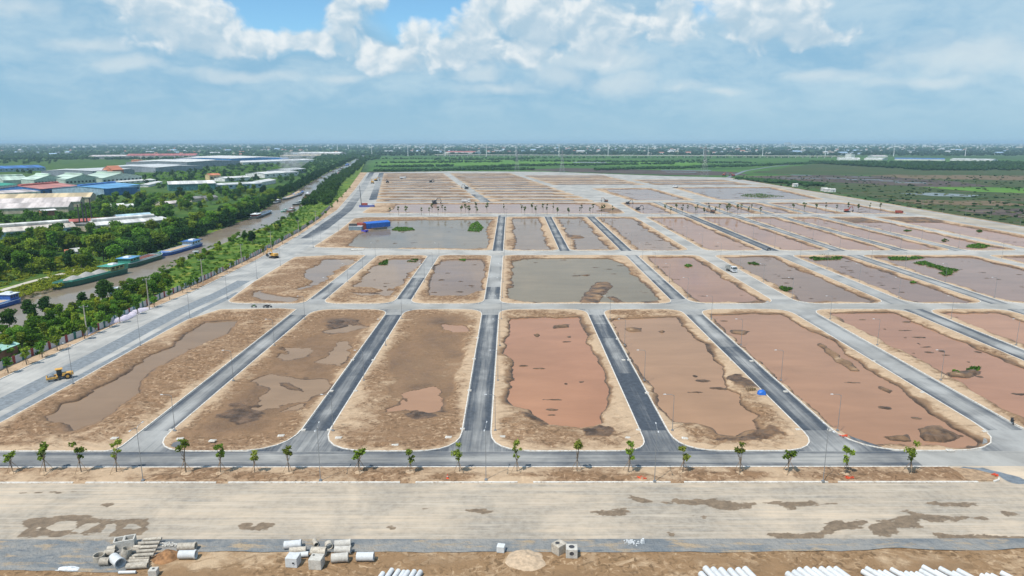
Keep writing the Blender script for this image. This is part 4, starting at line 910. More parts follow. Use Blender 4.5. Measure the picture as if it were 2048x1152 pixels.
def tree_mesh(rng, H, R, nlobe, nleaf, size, trunk=True, low=0.30, slim=1.0, thin=False):
    lobes = []
    for k in range(nlobe):
        a = rng.random() * 6.283; q = R * 0.62 * math.sqrt(rng.random()); z = H * (low + (0.88 - low) * rng.random()); rr_ = R * (0.36 + 0.28 * rng.random()) * (.8 if thin else 1)
        lobes.append((math.cos(a) * q, math.sin(a) * q, z, rr_, rr_, rr_ * 0.72 * slim))
    if not thin: lobes.append((0, 0, H * 0.62, R * 0.6, R * 0.6, H * 0.28))
    V, F, T = leaf_cloud(rng, lobes, nleaf, size)
    t = MB()
    if trunk:
        bx, by = rng.normal() * .2, rng.normal() * .2
        t.path([(0, 0, -0.3), (bx * .5, by * .5, H * .25), (bx, by, H * .55)], [H * (.014 if thin else .026), H * (.011 if thin else .02), H * (.007 if thin else .012)], 7)
        for k in range(5):
            l = lobes[k % len(lobes)]; t.path([(bx * .5, by * .5, H * (.22 + .05 * k)), (l[0] * .5, l[1] * .5, (H * .3 + l[2]) * .5), (l[0] * .9, l[1] * .9, l[2])], [H * (.007 if thin else .013), H * .005 if thin else H * .009, H * .003], 5)
    return V, F, T, t
def make_tree_protos(name, n, seed, Hr, Rr, nlobe, nleaf, size, mat, **kw):
    out = []
    for k in range(n):
        rng = np.random.default_rng(seed + k); H = rng.uniform(*Hr); R = rng.uniform(*Rr); V, F, T, t = tree_mesh(rng, H, R, nlobe, nleaf, size, **kw)
        me = mesh_np('crown', V, F, mat, attrs={'tone': ('POINT', T)}); tr = t.build('trunk', BARK)
        cm, tm = me.data, tr.data; bpy.data.objects.remove(me); bpy.data.objects.remove(tr); out.append((cm, tm, H, R))
    return out
def place_tree(name, proto, x, y, z, sc, rz, label, cat, group):
    e = empty(name, (x, y, z), rz, label, cat, group); e.scale = (sc * random.uniform(.9, 1.1), sc * random.uniform(.9, 1.1), sc)
    c = bpy.data.objects.new('crown', proto[0]); link(c, e); t = bpy.data.objects.new('trunk', proto[1]); link(t, e); return e
random.seed(5)
BROAD = make_tree_protos('t', 7, 100, (7.5, 11), (3.2, 4.6), 11, 1500, 0.50, LEAF)
DARK = make_tree_protos('d', 5, 130, (7, 10), (2.8, 4.2), 10, 1500, 0.46, LEAF_DK)
SHRUB = make_tree_protos('s', 6, 160, (2.6, 4.4), (1.8, 2.8), 8, 750, 0.34, SCRUB, low=0.18)
STREET = make_tree_protos('y', 8, 200, (4.9, 6.2), (.95, 1.35), 7, 250, 0.19, LEAF_Y, low=0.44, thin=True)

def poly_pts(poly, n, sd, mind=0.0, avoid=()):
    r = random.Random(sd); xs = [p[0] for p in poly]; ys = [p[1] for p in poly]; out = []; tries = 0
    P = np.array(poly)
    while len(out) < n and tries < n * 60:
        tries += 1; x = r.uniform(min(xs), max(xs)); y = r.uniform(min(ys), max(ys))
        def inside(pl):
            c = False; j = len(pl) - 1
            for i in range(len(pl)):
                if (pl[i][1] > y) != (pl[j][1] > y) and x < (pl[j][0] - pl[i][0]) * (y - pl[i][1]) / (pl[j][1] - pl[i][1]) + pl[i][0]: c = not c
                j = i
            return c
        if not inside(poly) or any(inside(a) for a in avoid): continue
        if mind and any((x - a) ** 2 + (y - b) ** 2 < mind * mind for a, b in out[-160:]): continue
        out.append((x, y))
    return out
# ------------------------------------------------------------------ wood on the far bank
BLD = []     # footprints kept free of trees (filled by the buildings part through FOOT)
FOOT = [P_(q) for q in [
    [(-80, 488), (150, 474), (345, 456), (340, 438), (150, 446), (-80, 455)],
    [(-60, 440), (150, 430), (190, 412), (190, 398), (-60, 404)], [(-40, 408), (285, 396), (290, 372), (-40, 372)], [(330, 386), (560, 380), (560, 360), (330, 362)],
    [(225, 420), (275, 418), (275, 411), (225, 413)], [(325, 418), (362, 415), (362, 408), (325, 411)], [(380, 407), (440, 404), (440, 395), (380, 397)], [(90, 530), (175, 528), (175, 500), (95, 505)]]]
woodA = P_([(-40, 575), (-40, 490), (150, 480), (350, 466), (420, 440), (480, 418), (540, 396), (560, 385), (560, 395), (500, 425), (440, 452), (385, 470), (318, 500), (235, 528), (190, 532), (110, 545)])
woodB = P_([(185, 446), (345, 432), (430, 410), (560, 382), (440, 382), (300, 390), (190, 404)])
gW = 'broad-leaved trees in the wood along the far canal bank'
lane = P_([(-40, 610), (0, 592), (60, 574), (135, 555), (135, 538), (60, 548), (0, 562), (-40, 575)])
n_wood = 0
for (poly, n, sd, md) in ((woodA, 215, 1, 5.0), (woodB, 75, 2, 7.0)):
    for (x, y) in poly_pts(poly, n, sd, md, FOOT + [lane]):
        pr = random.choice(BROAD + DARK); place_tree('broadleaf_tree', pr, x, y, -0.3, random.uniform(.8, 1.15), random.uniform(0, 6.28), 'leafy green tree in the dense wood on the far canal bank', 'tree', gW); n_wood += 1
# rest of the wood and its understorey, out of count
def wood_mass(name, pts, Hr, nleaf, size, mat, seed, label, z=0.0, rr_=(2.8, 4.5), low=.1):
    rng = np.random.default_rng(seed); Vs, Ts = [], []
    for (x, y) in pts:
        H = rng.uniform(*Hr); R = rng.uniform(*rr_); lobes = []
        for k in range(5):
            a = rng.random() * 6.283; q = R * .55 * math.sqrt(rng.random()); r0 = R * (.4 + .25 * rng.random()); lobes.append((x + math.cos(a) * q, y + math.sin(a) * q, z + H * (low + .75 * rng.random()), r0, r0, min(r0 * .75, H * .3)))
        lobes.append((x, y, z + H * .5, R * .6, R * .6, H * .4))
        V, F, T = leaf_cloud(rng, lobes, nleaf, size); Vs.append(V); Ts.append(np.clip(T + rng.uniform(-.2, .2), 0, 1))
    V = np.concatenate(Vs); F = np.arange(len(V)).reshape(-1, 4)
    o = mesh_np(name, V, F, mat, attrs={'tone': ('POINT', np.concatenate(Ts))}); o['kind'] = 'stuff'; return tag(o, label, 'vegetation')
under = poly_pts(woodA, 330, 11, 0, FOOT + [lane]) + poly_pts(woodB, 160, 12, 0, FOOT)
wood_mass('undergrowth', under, (2.0, 4.5), 170, .55, SCRUB, 13, 'tangled green undergrowth below the trees on the far canal bank', -.3)
# canal edge thicket on the far bank, up towards the distance
edge = [tuple(cf[i] + np.array([-random.uniform(2, 16), random.uniform(0, 6)])) for i in range(30, 250) for _ in range(3)]
edge = [e for e in edge if 360 < e[1] < 2600]
wood_mass('waterside_thicket', edge, (4, 9), 230, .7, LEAF_DK, 14, 'dark thicket overhanging the far side of the canal', -.6, (3, 5.5))
mwood = poly_pts(P_([(560, 383), (600, 362), (650, 342), (705, 318), (725, 306), (640, 318), (560, 352), (560, 372)]), 300, 15)
wood_mass('canal_wood', mwood, (6, 10), 130, .95, LEAF_DK, 16, 'dark green wood left of the canal further up', -.2, (3.5, 6))
nearfar = [tuple(cn[i] + np.array([random.uniform(2, 26), -random.uniform(0, 6)])) for i in range(110, 255) for _ in range(4)]
nearfar = [e for e in nearfar if 620 < e[1] < 2400 and e[0] < np.interp(e[1], fl[:, 1], fl[:, 0]) - 2]
wood_mass('canal_wood', nearfar, (5, 10), 170, .8, LEAF_DK, 17, 'dark green trees between the canal and the highway, further up', -.2, (3, 5))
# left plain between and behind the sheds
lw = poly_pts(P_([(-60, 470), (180, 455), (345, 440), (345, 430), (190, 408), (-60, 418)]), 130, 18, 0, FOOT)
wood_mass('shed_wood', lw, (4, 8), 150, .75, LEAF, 19, 'trees and bushes growing between the long sheds', -.2)
FOOT2 = [P_(q) for q in [[(-30, 405), (150, 398), (290, 388), (285, 366), (200, 345), (-30, 350)], [(80, 350), (260, 352), (440, 334), (520, 322), (500, 306), (190, 308), (80, 332)], [(-40, 345), (95, 343), (95, 328), (-40, 328)]]]
lm = poly_pts(P_([(-300, 400), (330, 390), (560, 360), (640, 332), (600, 318), (400, 330), (200, 318), (-300, 320)]), 520, 20, 0, FOOT2)
wood_mass('plain_trees', lm, (5, 9), 60, 1.3, LEAF_DK, 21, 'scattered dark trees among the warehouses', -.2, (4, 8))
sc2 = poly_pts(P_([(90, 345), (140, 333), (500, 318), (640, 328), (560, 352), (440, 358), (330, 372), (290, 370)]), 420, 22, 0, FOOT2)
wood_mass('low_scrub', sc2, (1.5, 3.5), 50, 1.3, SCRUB, 23, 'yellow-green scrub between the warehouses', -.2, (4, 9))
# near bank: scrub, bushes and small trees behind the fence
gB = 'bushes on the near canal bank behind the fence'
lo = [(t, s_) for t, s_ in [(random.uniform(0, 1), random.random()) for _ in range(210)]]
nb_pts = []
for i in range(12, 120):
    if cn[i][1] > 620 or cn[i][1] < 120: continue
    for _ in range(4 if cn[i][1] < 300 else 2):
        v = random.uniform(.15, .97); p = fo[i] * (1 - v) + (cn[i]) * v; nb_pts.append((p[0] + random.uniform(-2, 2), p[1] + random.uniform(-2, 2), v))
nb = 0
for (x, y, v) in nb_pts:
    px_left = y < 300
    if px_left: pr = random.choice(SHRUB + SHRUB + BROAD); sc = (random.uniform(.7, 1.35) if pr in SHRUB else random.uniform(.38, .62)) * (1.0 if v < .6 else .72)
    else:
        if random.random() < .35 or v < .45: continue
        pr = random.choice(SHRUB); sc = random.uniform(.5, 1.0)
    place_tree('bank_shrub', pr, x, y, -0.15 - .4 * v, sc, random.uniform(0, 6.28), 'bushy green shrub on the near canal bank behind the fence', 'shrub', gB); nb += 1
for (px, py, s_) in ((505, 487, .95), (490, 480, .8), (640 - 45, 445, .55), (560, 456, .5), (205, 600, 1.0), (215, 594, .9), (165, 612, .8), (90, 628, .8), (60, 640, .9), (20, 655, .9)):
    x, y = G(px, py); place_tree('bank_tree', random.choice(DARK), x, y, -.2, s_ * .85, random.uniform(0, 6), 'dark rounded small tree standing among the shrubs of the near bank', 'tree', 'small trees on the near canal bank')
tuft = []
for i in range(10, 190):
    for _ in range(10): v = random.uniform(.03, .97); p = fo[i] * (1 - v) + cn[i] * v; tuft.append((p[0] + random.uniform(-3, 3), p[1] + random.uniform(-3, 3)))
tuft = [t for t in tuft if 130 < t[1] < 900]
wood_mass('bank_weeds', tuft, (.5, 1.4), 60, .26, SCRUB, 25, 'tall weeds and grass covering the near canal bank', -.25, (.8, 1.8), .2)
lt_ = poly_pts(P_([(-40, 615), (120, 572), (235, 535), (190, 530), (130, 540), (-40, 590)]), 240, 26, 0, [P_([(-40, 598), (0, 584), (60, 566), (132, 548), (132, 542), (60, 560), (0, 578), (-40, 590)])]) + poly_pts(P_([(-40, 585), (100, 545), (180, 525), (180, 505), (-40, 540)]), 260, 27, 0, [P_([(-40, 598), (0, 584), (60, 566), (132, 548), (132, 542), (60, 560), (0, 578), (-40, 590)])])
wood_mass('far_bank_weeds', lt_, (.5, 1.5), 70, .35, SCRUB, 28, 'low bright green growth beside the lane on the far bank', -.25, (1, 2.4), .2)

# ------------------------------------------------------------------ street trees with stakes
def stake_proto():
    t = MB()
    for k in range(3):
        a = k * 2.094 + .5; t.tube((math.cos(a) * 1.1, math.sin(a) * 1.1, -.1), (math.cos(a) * -.25, math.sin(a) * -.25, 2.5), .035, n=5)
    o = t.build('stake_frame', TIMBER); m = o.data; bpy.data.objects.remove(o); return m
STK = stake_proto()
front = [(27, 944), (92, 945), (163, 945), (233, 945), (372, 946), (441, 946), (510, 946), (578, 945), (719, 945), (820, 944), (919, 944), (1034, 944), (1154, 943), (1256, 945), (1365, 945), (1479, 946), (1577, 946), (1690, 948), (1818, 948)]
for i, (px, py) in enumerate(front):
    x, y = G(px, py, .2); w = ['leftmost', None][i > 0] or 'leftmost'
    lab = ('young staked street tree on the front strip, %s from the left' % ORD[i]) if i < 18 else 'young staked street tree on the front strip, last on the right'
    e = place_tree('street_tree', STREET[(i * 5 + 2) % 8], x, y, .18, 1.05 + .24 * random.random(), random.uniform(0, 6.28), lab, 'street tree', 'young staked trees along the front strip'); e.rotation_euler.x = random.uniform(-.06, .06); e.rotation_euler.y = random.uniform(-.06, .06)
    s = bpy.data.objects.new('stake_frame', STK); link(s, e)
    MB().tube((0, 0, .02), (0, 0, .14), .75, .45, 10).build('soil_ring', SOIL, e)
# thin saplings on the far planted cross road
THIN = make_tree_protos('h', 6, 240, (6.8, 8.6), (1.0, 1.5), 7, 360, 0.32, LEAF_DRY, low=0.45, thin=True)
THIN2 = make_tree_protos('b', 3, 260, (6.8, 8.4), (.7, 1.1), 6, 230, 0.30, LEAF_DRY, low=0.42, thin=True)
nr = [780, 797, 812, 843, 859, 876, 890, 922, 938, 954, 1049.6, 1071.6, 1094, 1115, 1137, 1160, 1180, 1203, 1225.5, 1341, 1364, 1390.5, 1408, 1431, 1454, 1475, 1497, 1520.5]
fr = [864, 885, 931, 952, 974, 1008, 1043, 1064, 1086, 1106, 1163, 1185.5, 1208, 1330, 1353, 1375, 1394, 1417, 1439, 1458, 1482, 1503, 1587, 1608, 1632, 1651.5, 1673, 1696, 1716, 1739, 1760]
for row, lst, y0 in (('near', nr, 431.0), ('back', fr, 425.3)):
    for i, px in enumerate(lst):
        if row == 'near' and px > 1300: y1 = 430
        else: y1 = y0 if px < 1500 else 424
        x, y = G(px, y1); place_tree('sapling', random.choice(THIN + THIN2 if px < 1300 else THIN2 + THIN2 + THIN), x, y, .02, random.uniform(1.05, 1.3), random.uniform(0, 6), 'thin sparse sapling, %s from left in the %s row of the planted cross road' % (ORD[i], row), 'sapling', 'thin saplings along the planted cross road')
# highway-side trees in front of the fence
ROADT = make_tree_protos('r', 4, 280, (4.6, 5.6), (1.2, 1.7), 7, 320, 0.27, LEAF, low=0.45)
ft = [(17, 747), (54, 730), (85, 716), (115, 702), (170, 679), (192, 667), (219, 655), (240, 646), (276, 629), (309, 615), (339, 600), (366, 587), (381, 580), (395, 574), (434, 555), (454, 545), (466, 539), (495, 525), (527, 509), (545, 499), (565, 488), (585, 476), (600, 467), (615, 457), (628, 449), (640, 440), (652, 431), (664, 419), (675, 408), (684, 398), (692, 388), (700, 379)]
for i, (px, py) in enumerate(ft):
    x, y = G(px, py); e = place_tree('verge_tree', random.choice(ROADT), x, y, .1, random.uniform(.85, 1.1) * (1.0 if i > 3 else 1.1), random.uniform(0, 6), 'small tree on the sandy verge by the fence, %s from the front' % ORD[i], 'tree', 'small trees between fence and highway')
    if i < 18: s = bpy.data.objects.new('stake_frame', STK); link(s, e)
# mats of water plants on the ponds
def hyacinth(pts, sd, lab, n=None):
    poly = ccw(P_(pts, -.45)); A = abs(area2(poly)) / 2; n = n or int(min(1600, max(120, A * 7))); rng = np.random.default_rng(sd)
    pp = np.array(poly_pts(poly, n, sd)); cl = fbm(pp[:, 0], pp[:, 1], 5, 3, sd); pp = pp[cl > -.28]; n = len(pp)
    d = rng.normal(size=(n, 3)) * .5 + np.array([0, 0, 1]); d /= np.linalg.norm(d, axis=1)[:, None]; a = np.cross(d, rng.normal(size=(n, 3))); a /= np.linalg.norm(a, axis=1)[:, None]; b = np.cross(d, a)
    s = (.28 + .35 * rng.random(n))[:, None]; c = np.c_[pp, -.42 + .35 * rng.random(n)]
    V = np.stack([c - a * s, c - b * s * .7, c + a * s, c + b * s * .7], 1).reshape(-1, 3); T = np.repeat(rng.random(n), 4)
    o = mesh_np('water_plant_mat', V, np.arange(4 * n).reshape(-1, 4), HYAC, attrs={'tone': ('POINT', T)}); tag(o, lab, 'water plants', 'green plant mats on the ponds')
for i, (p, lab) in enumerate([
    ([(935, 462), (942, 448), (955, 443), (967, 455), (960, 464)], 'bright green tuft of water plants in the wide grey pond of the third row'),
    ([(783, 460), (795, 453), (825, 456), (830, 460), (800, 463)], 'green plant mat beside the blue tarpaulin boat'),
    ([(757, 530), (762, 519), (776, 520), (775, 530)], 'green tuft at the far left of the second-row pond left of centre'),
    ([(815, 523), (820, 514), (836, 518), (835, 525)], 'green tuft at the far right of the second-row pond left of centre'),
    ([(918, 520), (924, 515), (932, 517), (930, 522)], 'small green tuft in the small grey second-row pond'),
    ([(1618, 516), (1640, 510), (1690, 512), (1680, 519), (1630, 521)], 'long green plant mat along the far edge of a second-row pond'),
    ([(1775, 515), (1820, 512), (1850, 516), (1810, 521), (1780, 520)], 'green strip of plants at the far left corner of the biggest right pond'),
    ([(1825, 526), (1850, 522), (1870, 530), (1895, 536), (1920, 540), (1900, 548), (1870, 536)], 'ragged green plant mat near the middle of the biggest right pond'),
    ([(1878, 546), (1890, 543), (1905, 549), (1890, 552)], 'small plant mat below the ragged one in the biggest right pond'),
    ([(1555, 580), (1562, 573), (1588, 577), (1570, 586)], 'green and yellow plants by the left bank of a second-row pond'),
    ([(1496, 526), (1510, 525), (1520, 530), (1500, 531)], 'small dark green plants near the far end of a second-row pond'),
    ([(1368, 531), (1377, 528), (1386, 532), (1376, 535)], 'tiny pair of green plants in the pond left of the white truck'),
    ([(1815, 565), (1826, 563), (1832, 566), (1818, 568)], 'tiny green raft in a second-row pond on the right'),
    ([(1930, 491), (1960, 487), (1988, 493), (1960, 497), (1935, 495)], 'large green mat in the third-row pond at far right'),
    ([(1882, 481), (1890, 478), (1898, 482), (1888, 484)], 'small green mat left of the large one in the third row'),
    ([(1806, 462), (1815, 459), (1824, 461), (1812, 464)], 'small green mat in a narrow third-row pond'),
    ([(1952, 462), (1960, 460), (1967, 463), (1958, 465)], 'small green mat in the rightmost third-row pond'),
    ([(1895, 746), (1905, 741), (1925, 746), (1912, 752)], 'low green weeds on the islet of the front-row pond at right'),
    ([(1930, 742), (1945, 734), (1962, 736), (1950, 744)], 'brighter green weeds beside the islet of the front-row pond at right'),
    ([(1490, 388), (1520, 387), (1570, 393), (1520, 396), (1480, 392)], 'long green weed bank in the far broad pond')]): hyacinth(p, 300 + i, lab)
# ------------------------------------------------------------------ sheds and warehouses on the left plain
ROOFS = {}
def roofmat(n, c, st=.35): return sheet_metal('roof_' + n, c, stain=st)
def warehouse(N, R, depth, h, rise, roof, wall, label, left=True, ridge='front', bays=0, trim=None, vent=False, windows=0, z=-.25, doors=0, name='warehouse', cat='warehouse', L=None):
    """gabled shed: N and R are survey-frame points of its front wall's foot; depth runs away from it; the ridge runs along the front ('front') or away"""
    n = Vector(G(*N)); r = Vector(G(*R)); ax = (r - n); W = ax.length; ax /= W; dp = Vector((-ax.y, ax.x))
    if L is not None: depth = (Vector(G(*L)) - n).dot(dp)
    e = empty(name, (n.x, n.y, z), math.atan2(ax.y, ax.x), label, cat)
    b = MB(); b.prism([(0, 0), (W, 0), (W, depth), (0, depth)], 0, h)
    if ridge == 'front': b.profx([(0.02, h - .01), (depth - .02, h - .01), (depth / 2, h + rise * .97)], 0.02, W - .02)
    else: b.profy([(0.02, h - .01), (W / 2, h + rise * .97), (W - .02, h - .01)], 0.02, depth - .02)
    b.build('wall', wall, e)
    rm = MB(); o = .5; t = .12
    if ridge == 'front':
        sl = rise / (depth / 2); 
        for (y0, z0, y1, z1) in ((-o, h - o * sl, depth / 2, h + rise), (depth / 2, h + rise, depth + o, h - o * sl)):
            rm.profx([(y0, z0 + .03), (y1, z1 + .03), (y1, z1 + .03 + t), (y0, z0 + .03 + t)], -o, W + o)
    else:
        sl = rise / (W / 2)
        for (x0, z0, x1, z1) in ((-o, h - o * sl, W / 2, h + rise), (W / 2, h + rise, W + o, h - o * sl)):
            rm.profy([(x0, z0 + .03), (x1, z1 + .03), (x1, z1 + .03 + t), (x0, z0 + .03 + t)], -o, depth + o)
    ro = rm.build('roof', roof, e)
    if vent:
        v = MB()
        if ridge == 'front': v.profx([(depth / 2 - 1.6, h + rise - .2), (depth / 2 + 1.6, h + rise - .2), (depth / 2 + 1.9, h + rise + 1.2), (depth / 2, h + rise + 1.9), (depth / 2 - 1.9, h + rise + 1.2)], W * .03, W * .97)
        else: v.profy([(W / 2 - 1.6, h + rise - .2), (W / 2 + 1.6, h + rise - .2), (W / 2 + 1.9, h + rise + 1.2), (W / 2, h + rise + 1.9), (W / 2 - 1.9, h + rise + 1.2)], depth * .03, depth * .97)
        v.build('roof_ventilator', trim or roof, ro)
    for k in range(windows):
        x = W * (k + .5) / windows; w = MB().box((x, -.06, h * .58), (min(3.5, W / windows * .55), .14, h * .28)); w.build('window', GLASS, e)
    for k in range(doors):
        x = W * (k + .5) / doors; MB().box((x, -.08, h * .3), (min(5, W / doors * .5), .16, h * .6)).build('door', DARKMETAL, e)
        MB().box((x, -1.0, h * .66), (min(6, W / doors * .6), 2.0, .15)).build('awning', roof, e)
    if trim: MB().box((W / 2, -o + .02, h - o * sl - .12 if ridge == 'front' else h - .1), (W + 2 * o, .1, .5)).build('fascia', trim, e)
    return e
WH = roofmat('white', (0.70, 0.69, 0.66), .2); WHR = roofmat('white_rusting', (0.66, 0.60, 0.52), .75); BEI = roofmat('beige', (0.58, 0.46, 0.28), .2); PNK = roofmat('faded_pink_white', (0.60, 0.53, 0.50), .35)
RED = roofmat('faded_red', (0.52, 0.21, 0.17), .15); RED2 = roofmat('brick_red', (0.42, 0.11, 0.09), .2); BLU = roofmat('light_blue', (0.13, 0.34, 0.58), .08); BLUD = roofmat('deep_blue', (0.05, 0.16, 0.42), .1); GRN = roofmat('pale_green', (0.50, 0.62, 0.52), .15); GRN2 = roofmat('jade', (0.03, 0.32, 0.20), .1); GRY = roofmat('pale_grey', (0.58, 0.59, 0.58), .12); CYA = roofmat('pale_cyan', (0.42, 0.58, 0.66), .1)
ORG = roofmat('orange_tile', (0.55, 0.19, 0.09), .1); DGY = roofmat('dark_asbestos', (0.24, 0.23, 0.22), .3)
wW = paint('wall_white', (0.66, 0.67, 0.66), .8, dirtamt=.35, scale=.3); wB = paint('wall_blue', (0.03, 0.13, 0.32), .6, scale=.3); wLB = paint('wall_pale_blue', (0.30, 0.42, 0.52), .7, scale=.3, dirtamt=.3); wG = paint('wall_grey', (0.25, 0.28, 0.32), .6, scale=.3); wT = paint('wall_teal_glass', (0.06, 0.17, 0.17), .4, scale=.4, var=.5); wGr = paint('wall_pale_green', (0.40, 0.48, 0.42), .7, scale=.3); wBr = paint('wall_brick', (0.30, 0.13, 0.08), .85, scale=.5); wTan = paint('wall_tan', (0.46, 0.40, 0.30), .8, scale=.4, dirtamt=.4); wBl2 = paint('wall_bright_blue', (0.05, 0.22, 0.50), .6, scale=.3)
warehouse((-70, 484), (152, 466), 16, 4.6, 2.6, WHR, wLB, 'long shed with white rusting roof and pale blue wall, nearest on the left edge', windows=9, vent=True, trim=WH)
warehouse((190, 465), (322, 453), 15, 5.0, 2.2, WH, wTan, 'long white-roofed shed right of the brick chimneys', windows=6, vent=True, trim=WH, doors=2)
warehouse((322, 452), (338, 450), 15, 4.6, 1.6, WH, wTan, 'short white end bay of the long shed beside the canal wood')
warehouse((110, 454), (236, 447), 9, 3.4, 1.4, RED2, wBr, 'low shed with brown-red roof behind the long white sheds')
warehouse((238, 446), (305, 440.5), 10, 4.4, 1.6, CYA, wW, 'low shed with pale cyan roof behind the long white sheds')
warehouse((-120, 432), (137, 424), 22, 5, 3.2, PNK, wTan, 'long pinkish-white gabled shed, nearest of the three parallel sheds', trim=WH, windows=0)
warehouse((-120, 421), (160, 413), 22, 5.2, 3.4, PNK, wTan, 'long pinkish-white gabled shed, middle of the three parallel sheds', trim=WH)
warehouse((-120, 411), (181, 404), 24, 5.4, 3.6, BEI, wTan, 'long beige-roofed gabled shed, rearmost of the three parallel sheds', trim=WH)
warehouse((85, 432), (113, 430), 8, 4.4, .8, WH, wBr, 'small brick-red building with a flat white roof among the sheds')
warehouse((82, 393), (160, 385), 52, 8.5, 3.2, RED, wB, 'big hall with faded red roof and blue side wall', vent=True, trim=RED2, windows=6)
warehouse((-60, 402), (82, 393), 34, 6.0, 2.0, PNK, wW, 'pinkish-roofed hall joined to the left of the red-roofed hall')
warehouse((209, 392), (281, 383), 60, 8.5, 2.6, BLU, wLB, 'big hall with bright light blue roof', vent=True, trim=BLUD, doors=2, windows=8)
warehouse((160, 389), (209, 392), 40, 8.0, .8, BLU, wB, 'dark blue front wing of the light blue hall')
warehouse((-30, 385), (36, 377), 40, 6, 2, GRN2, wW, 'low hall with jade green roof at the left edge')
for (a, b, dp, lab) in (((70, 373), (135, 370), 45, 'pale green roofed hall with ridge ventilator, left of three'), ((132, 372), (206, 368), 45, 'pale green roofed hall with ridge ventilator, middle of three'), ((206, 369), (285, 363), 45, 'pale green roofed hall with ridge ventilator, right of three')): warehouse(a, b, dp, 9, 6, GRN, wGr, lab, ridge='away', vent=True, windows=10)
warehouse((8, 372), (58, 370), 40, 8, 5, GRN, wGr, 'pale green gabled hall with a small roof turret at far left', vent=True)
warehouse((238, 368), (312, 363), 22, 3, 1.2, WH, wW, 'low white shed right of the pale green halls', windows=7)
warehouse((297, 374), (325, 367), 12, 3, .8, WH, wW, 'small white lean-to roof among the bushes')
warehouse((338, 382), (432, 379), 26, 8.5, 3.0, WH, wT, 'white-roofed hall with dark glazed front near the canal wood', windows=0, trim=WH)
warehouse((433, 379), (525, 375), 24, 6.0, 1.6, GRY, wLB, 'grey-roofed hall with banded wall joined to the white-roofed hall', windows=8, trim=WH)
warehouse((520, 372), (552, 366), 20, 5.0, 1.6, WH, wW, 'small white hall at the end of the grey-roofed row')
warehouse((450, 363), (500, 360), 24, 5, 1.8, WH, wW, 'white low hall behind the grey-roofed row')
warehouse((420, 362), (442, 361), 14, 9, 2.5, ORG, paint('wall_ochre', (.55, .42, .22), .8, scale=.4), 'ochre villa with a tiled roof beside the halls', windows=3, name='villa', cat='house')
warehouse((530, 356), (598, 351), 40, 7, 2.5, WH, wW, 'white hall wrapped in drifting smoke', windows=6)
warehouse((575, 349), (612, 345), 40, 8, 2.0, GRY, wG, 'grey hall behind the smoking hall', windows=8)
warehouse((90, 350), (186, 352), 90, 8, 2.0, GRY, wG, 'huge flat pale grey warehouse, left of the three grey ones', L=None)
warehouse((186, 352), (265, 346), 95, 9, 2.0, GRY, wG, 'long grey side wing of the left huge warehouse', doors=0)
warehouse((215, 342), (312, 345), 110, 10, 2.0, GRY, wG, 'huge flat pale grey warehouse, middle of the three grey ones')
warehouse((312, 344), (365, 338), 100, 10, 2.0, GRY, wG, 'long grey side wing of the middle huge warehouse')
warehouse((278, 331), (375, 334), 150, 12, 2.5, WH, wG, 'huge white-roofed warehouse, rear of the three grey ones')
warehouse((375, 334), (432, 328), 140, 12, 2.5, WH, wG, 'long grey side wing of the rear huge warehouse')
warehouse((385, 322), (462, 327), 170, 14, 2.5, WH, wBl2, 'big bright blue warehouse with pale roof')
warehouse((462, 327), (506, 321), 150, 14, 2.5, WH, wBl2, 'blue side wing of the big bright blue warehouse')
warehouse((252, 317), (392, 316), 140, 10, 6, RED2, PNK, 'long warehouse with brick red roofs behind the grey ones', windows=0)
warehouse((190, 318), (262, 317), 120, 9, 4, PNK, PNK, 'long pinkish-roofed warehouse left of the brick red one')
warehouse((-60, 346), (92, 341), 60, 7, 4.5, BLUD, wLB, 'long deep blue roofed hall at the left edge', windows=14)
warehouse((206, 350), (226, 351), 20, 10, 7, ORG, ORG, 'small orange gabled roof in front of the grey warehouse', ridge='away', name='house', cat='house')
warehouse((263, 328), (280, 329), 20, 11, 1, ORG, ORG, 'orange-red box annex beside the rear warehouse', name='annex', cat='building')
warehouse((485, 330), (630, 324), 70, 7, 3, WH, wW, 'long white hall beyond the smoke', windows=0)
warehouse((595, 311), (680, 311), 120, 10, 5, WH, PNK, 'far white and pink hall left of the upper canal')
warehouse((570, 316), (640, 315), 60, 8, 3, BEI, PNK, 'low beige hall in front of the far white hall')
warehouse((890, 307), (945, 308), 60, 8, 5, RED2, wW, 'long red-roofed building beyond the green fields')
warehouse((225, 418), (250, 416.5), 8, 3.2, 1.4, WH, wW, 'little white-roofed house in the wood, left of two', name='house', cat='house')
warehouse((254, 419), (272, 417), 8, 3.2, 1.4, WH, wW, 'little white-roofed house in the wood, right of two', name='house', cat='house')
warehouse((325, 415), (360, 412), 11, 3.4, 1.8, PNK, wTan, 'small pale-roofed house in the clearing of the wood', name='house', cat='house')
warehouse((384, 404), (410, 401.5), 10, 3.4, 1.8, DGY, wTan, 'grey-roofed cottage in the canal wood, left of the pair', name='house', cat='house')
warehouse((411, 402), (436, 400), 10, 3.4, 1.8, DGY, wTan, 'grey-roofed cottage in the canal wood, right of the pair', name='house', cat='house')
warehouse((132, 514), (145, 513), 5, 2.6, 1.2, ORG, wBr, 'tiny orange-roofed hut in the clearing', name='hut', cat='hut')
warehouse((147, 512), (163, 510), 5, 2.6, 1.4, WH, wW, 'tiny white-roofed hut in the clearing', name='hut', cat='hut')
warehouse((-16, 728), (37, 706), 5, 3.0, .9, roofmat('mint', (0.36, 0.60, 0.50), .2), wBr, 'small mint-roofed brick hut behind the fence at the left edge', name='hut', cat='hut')
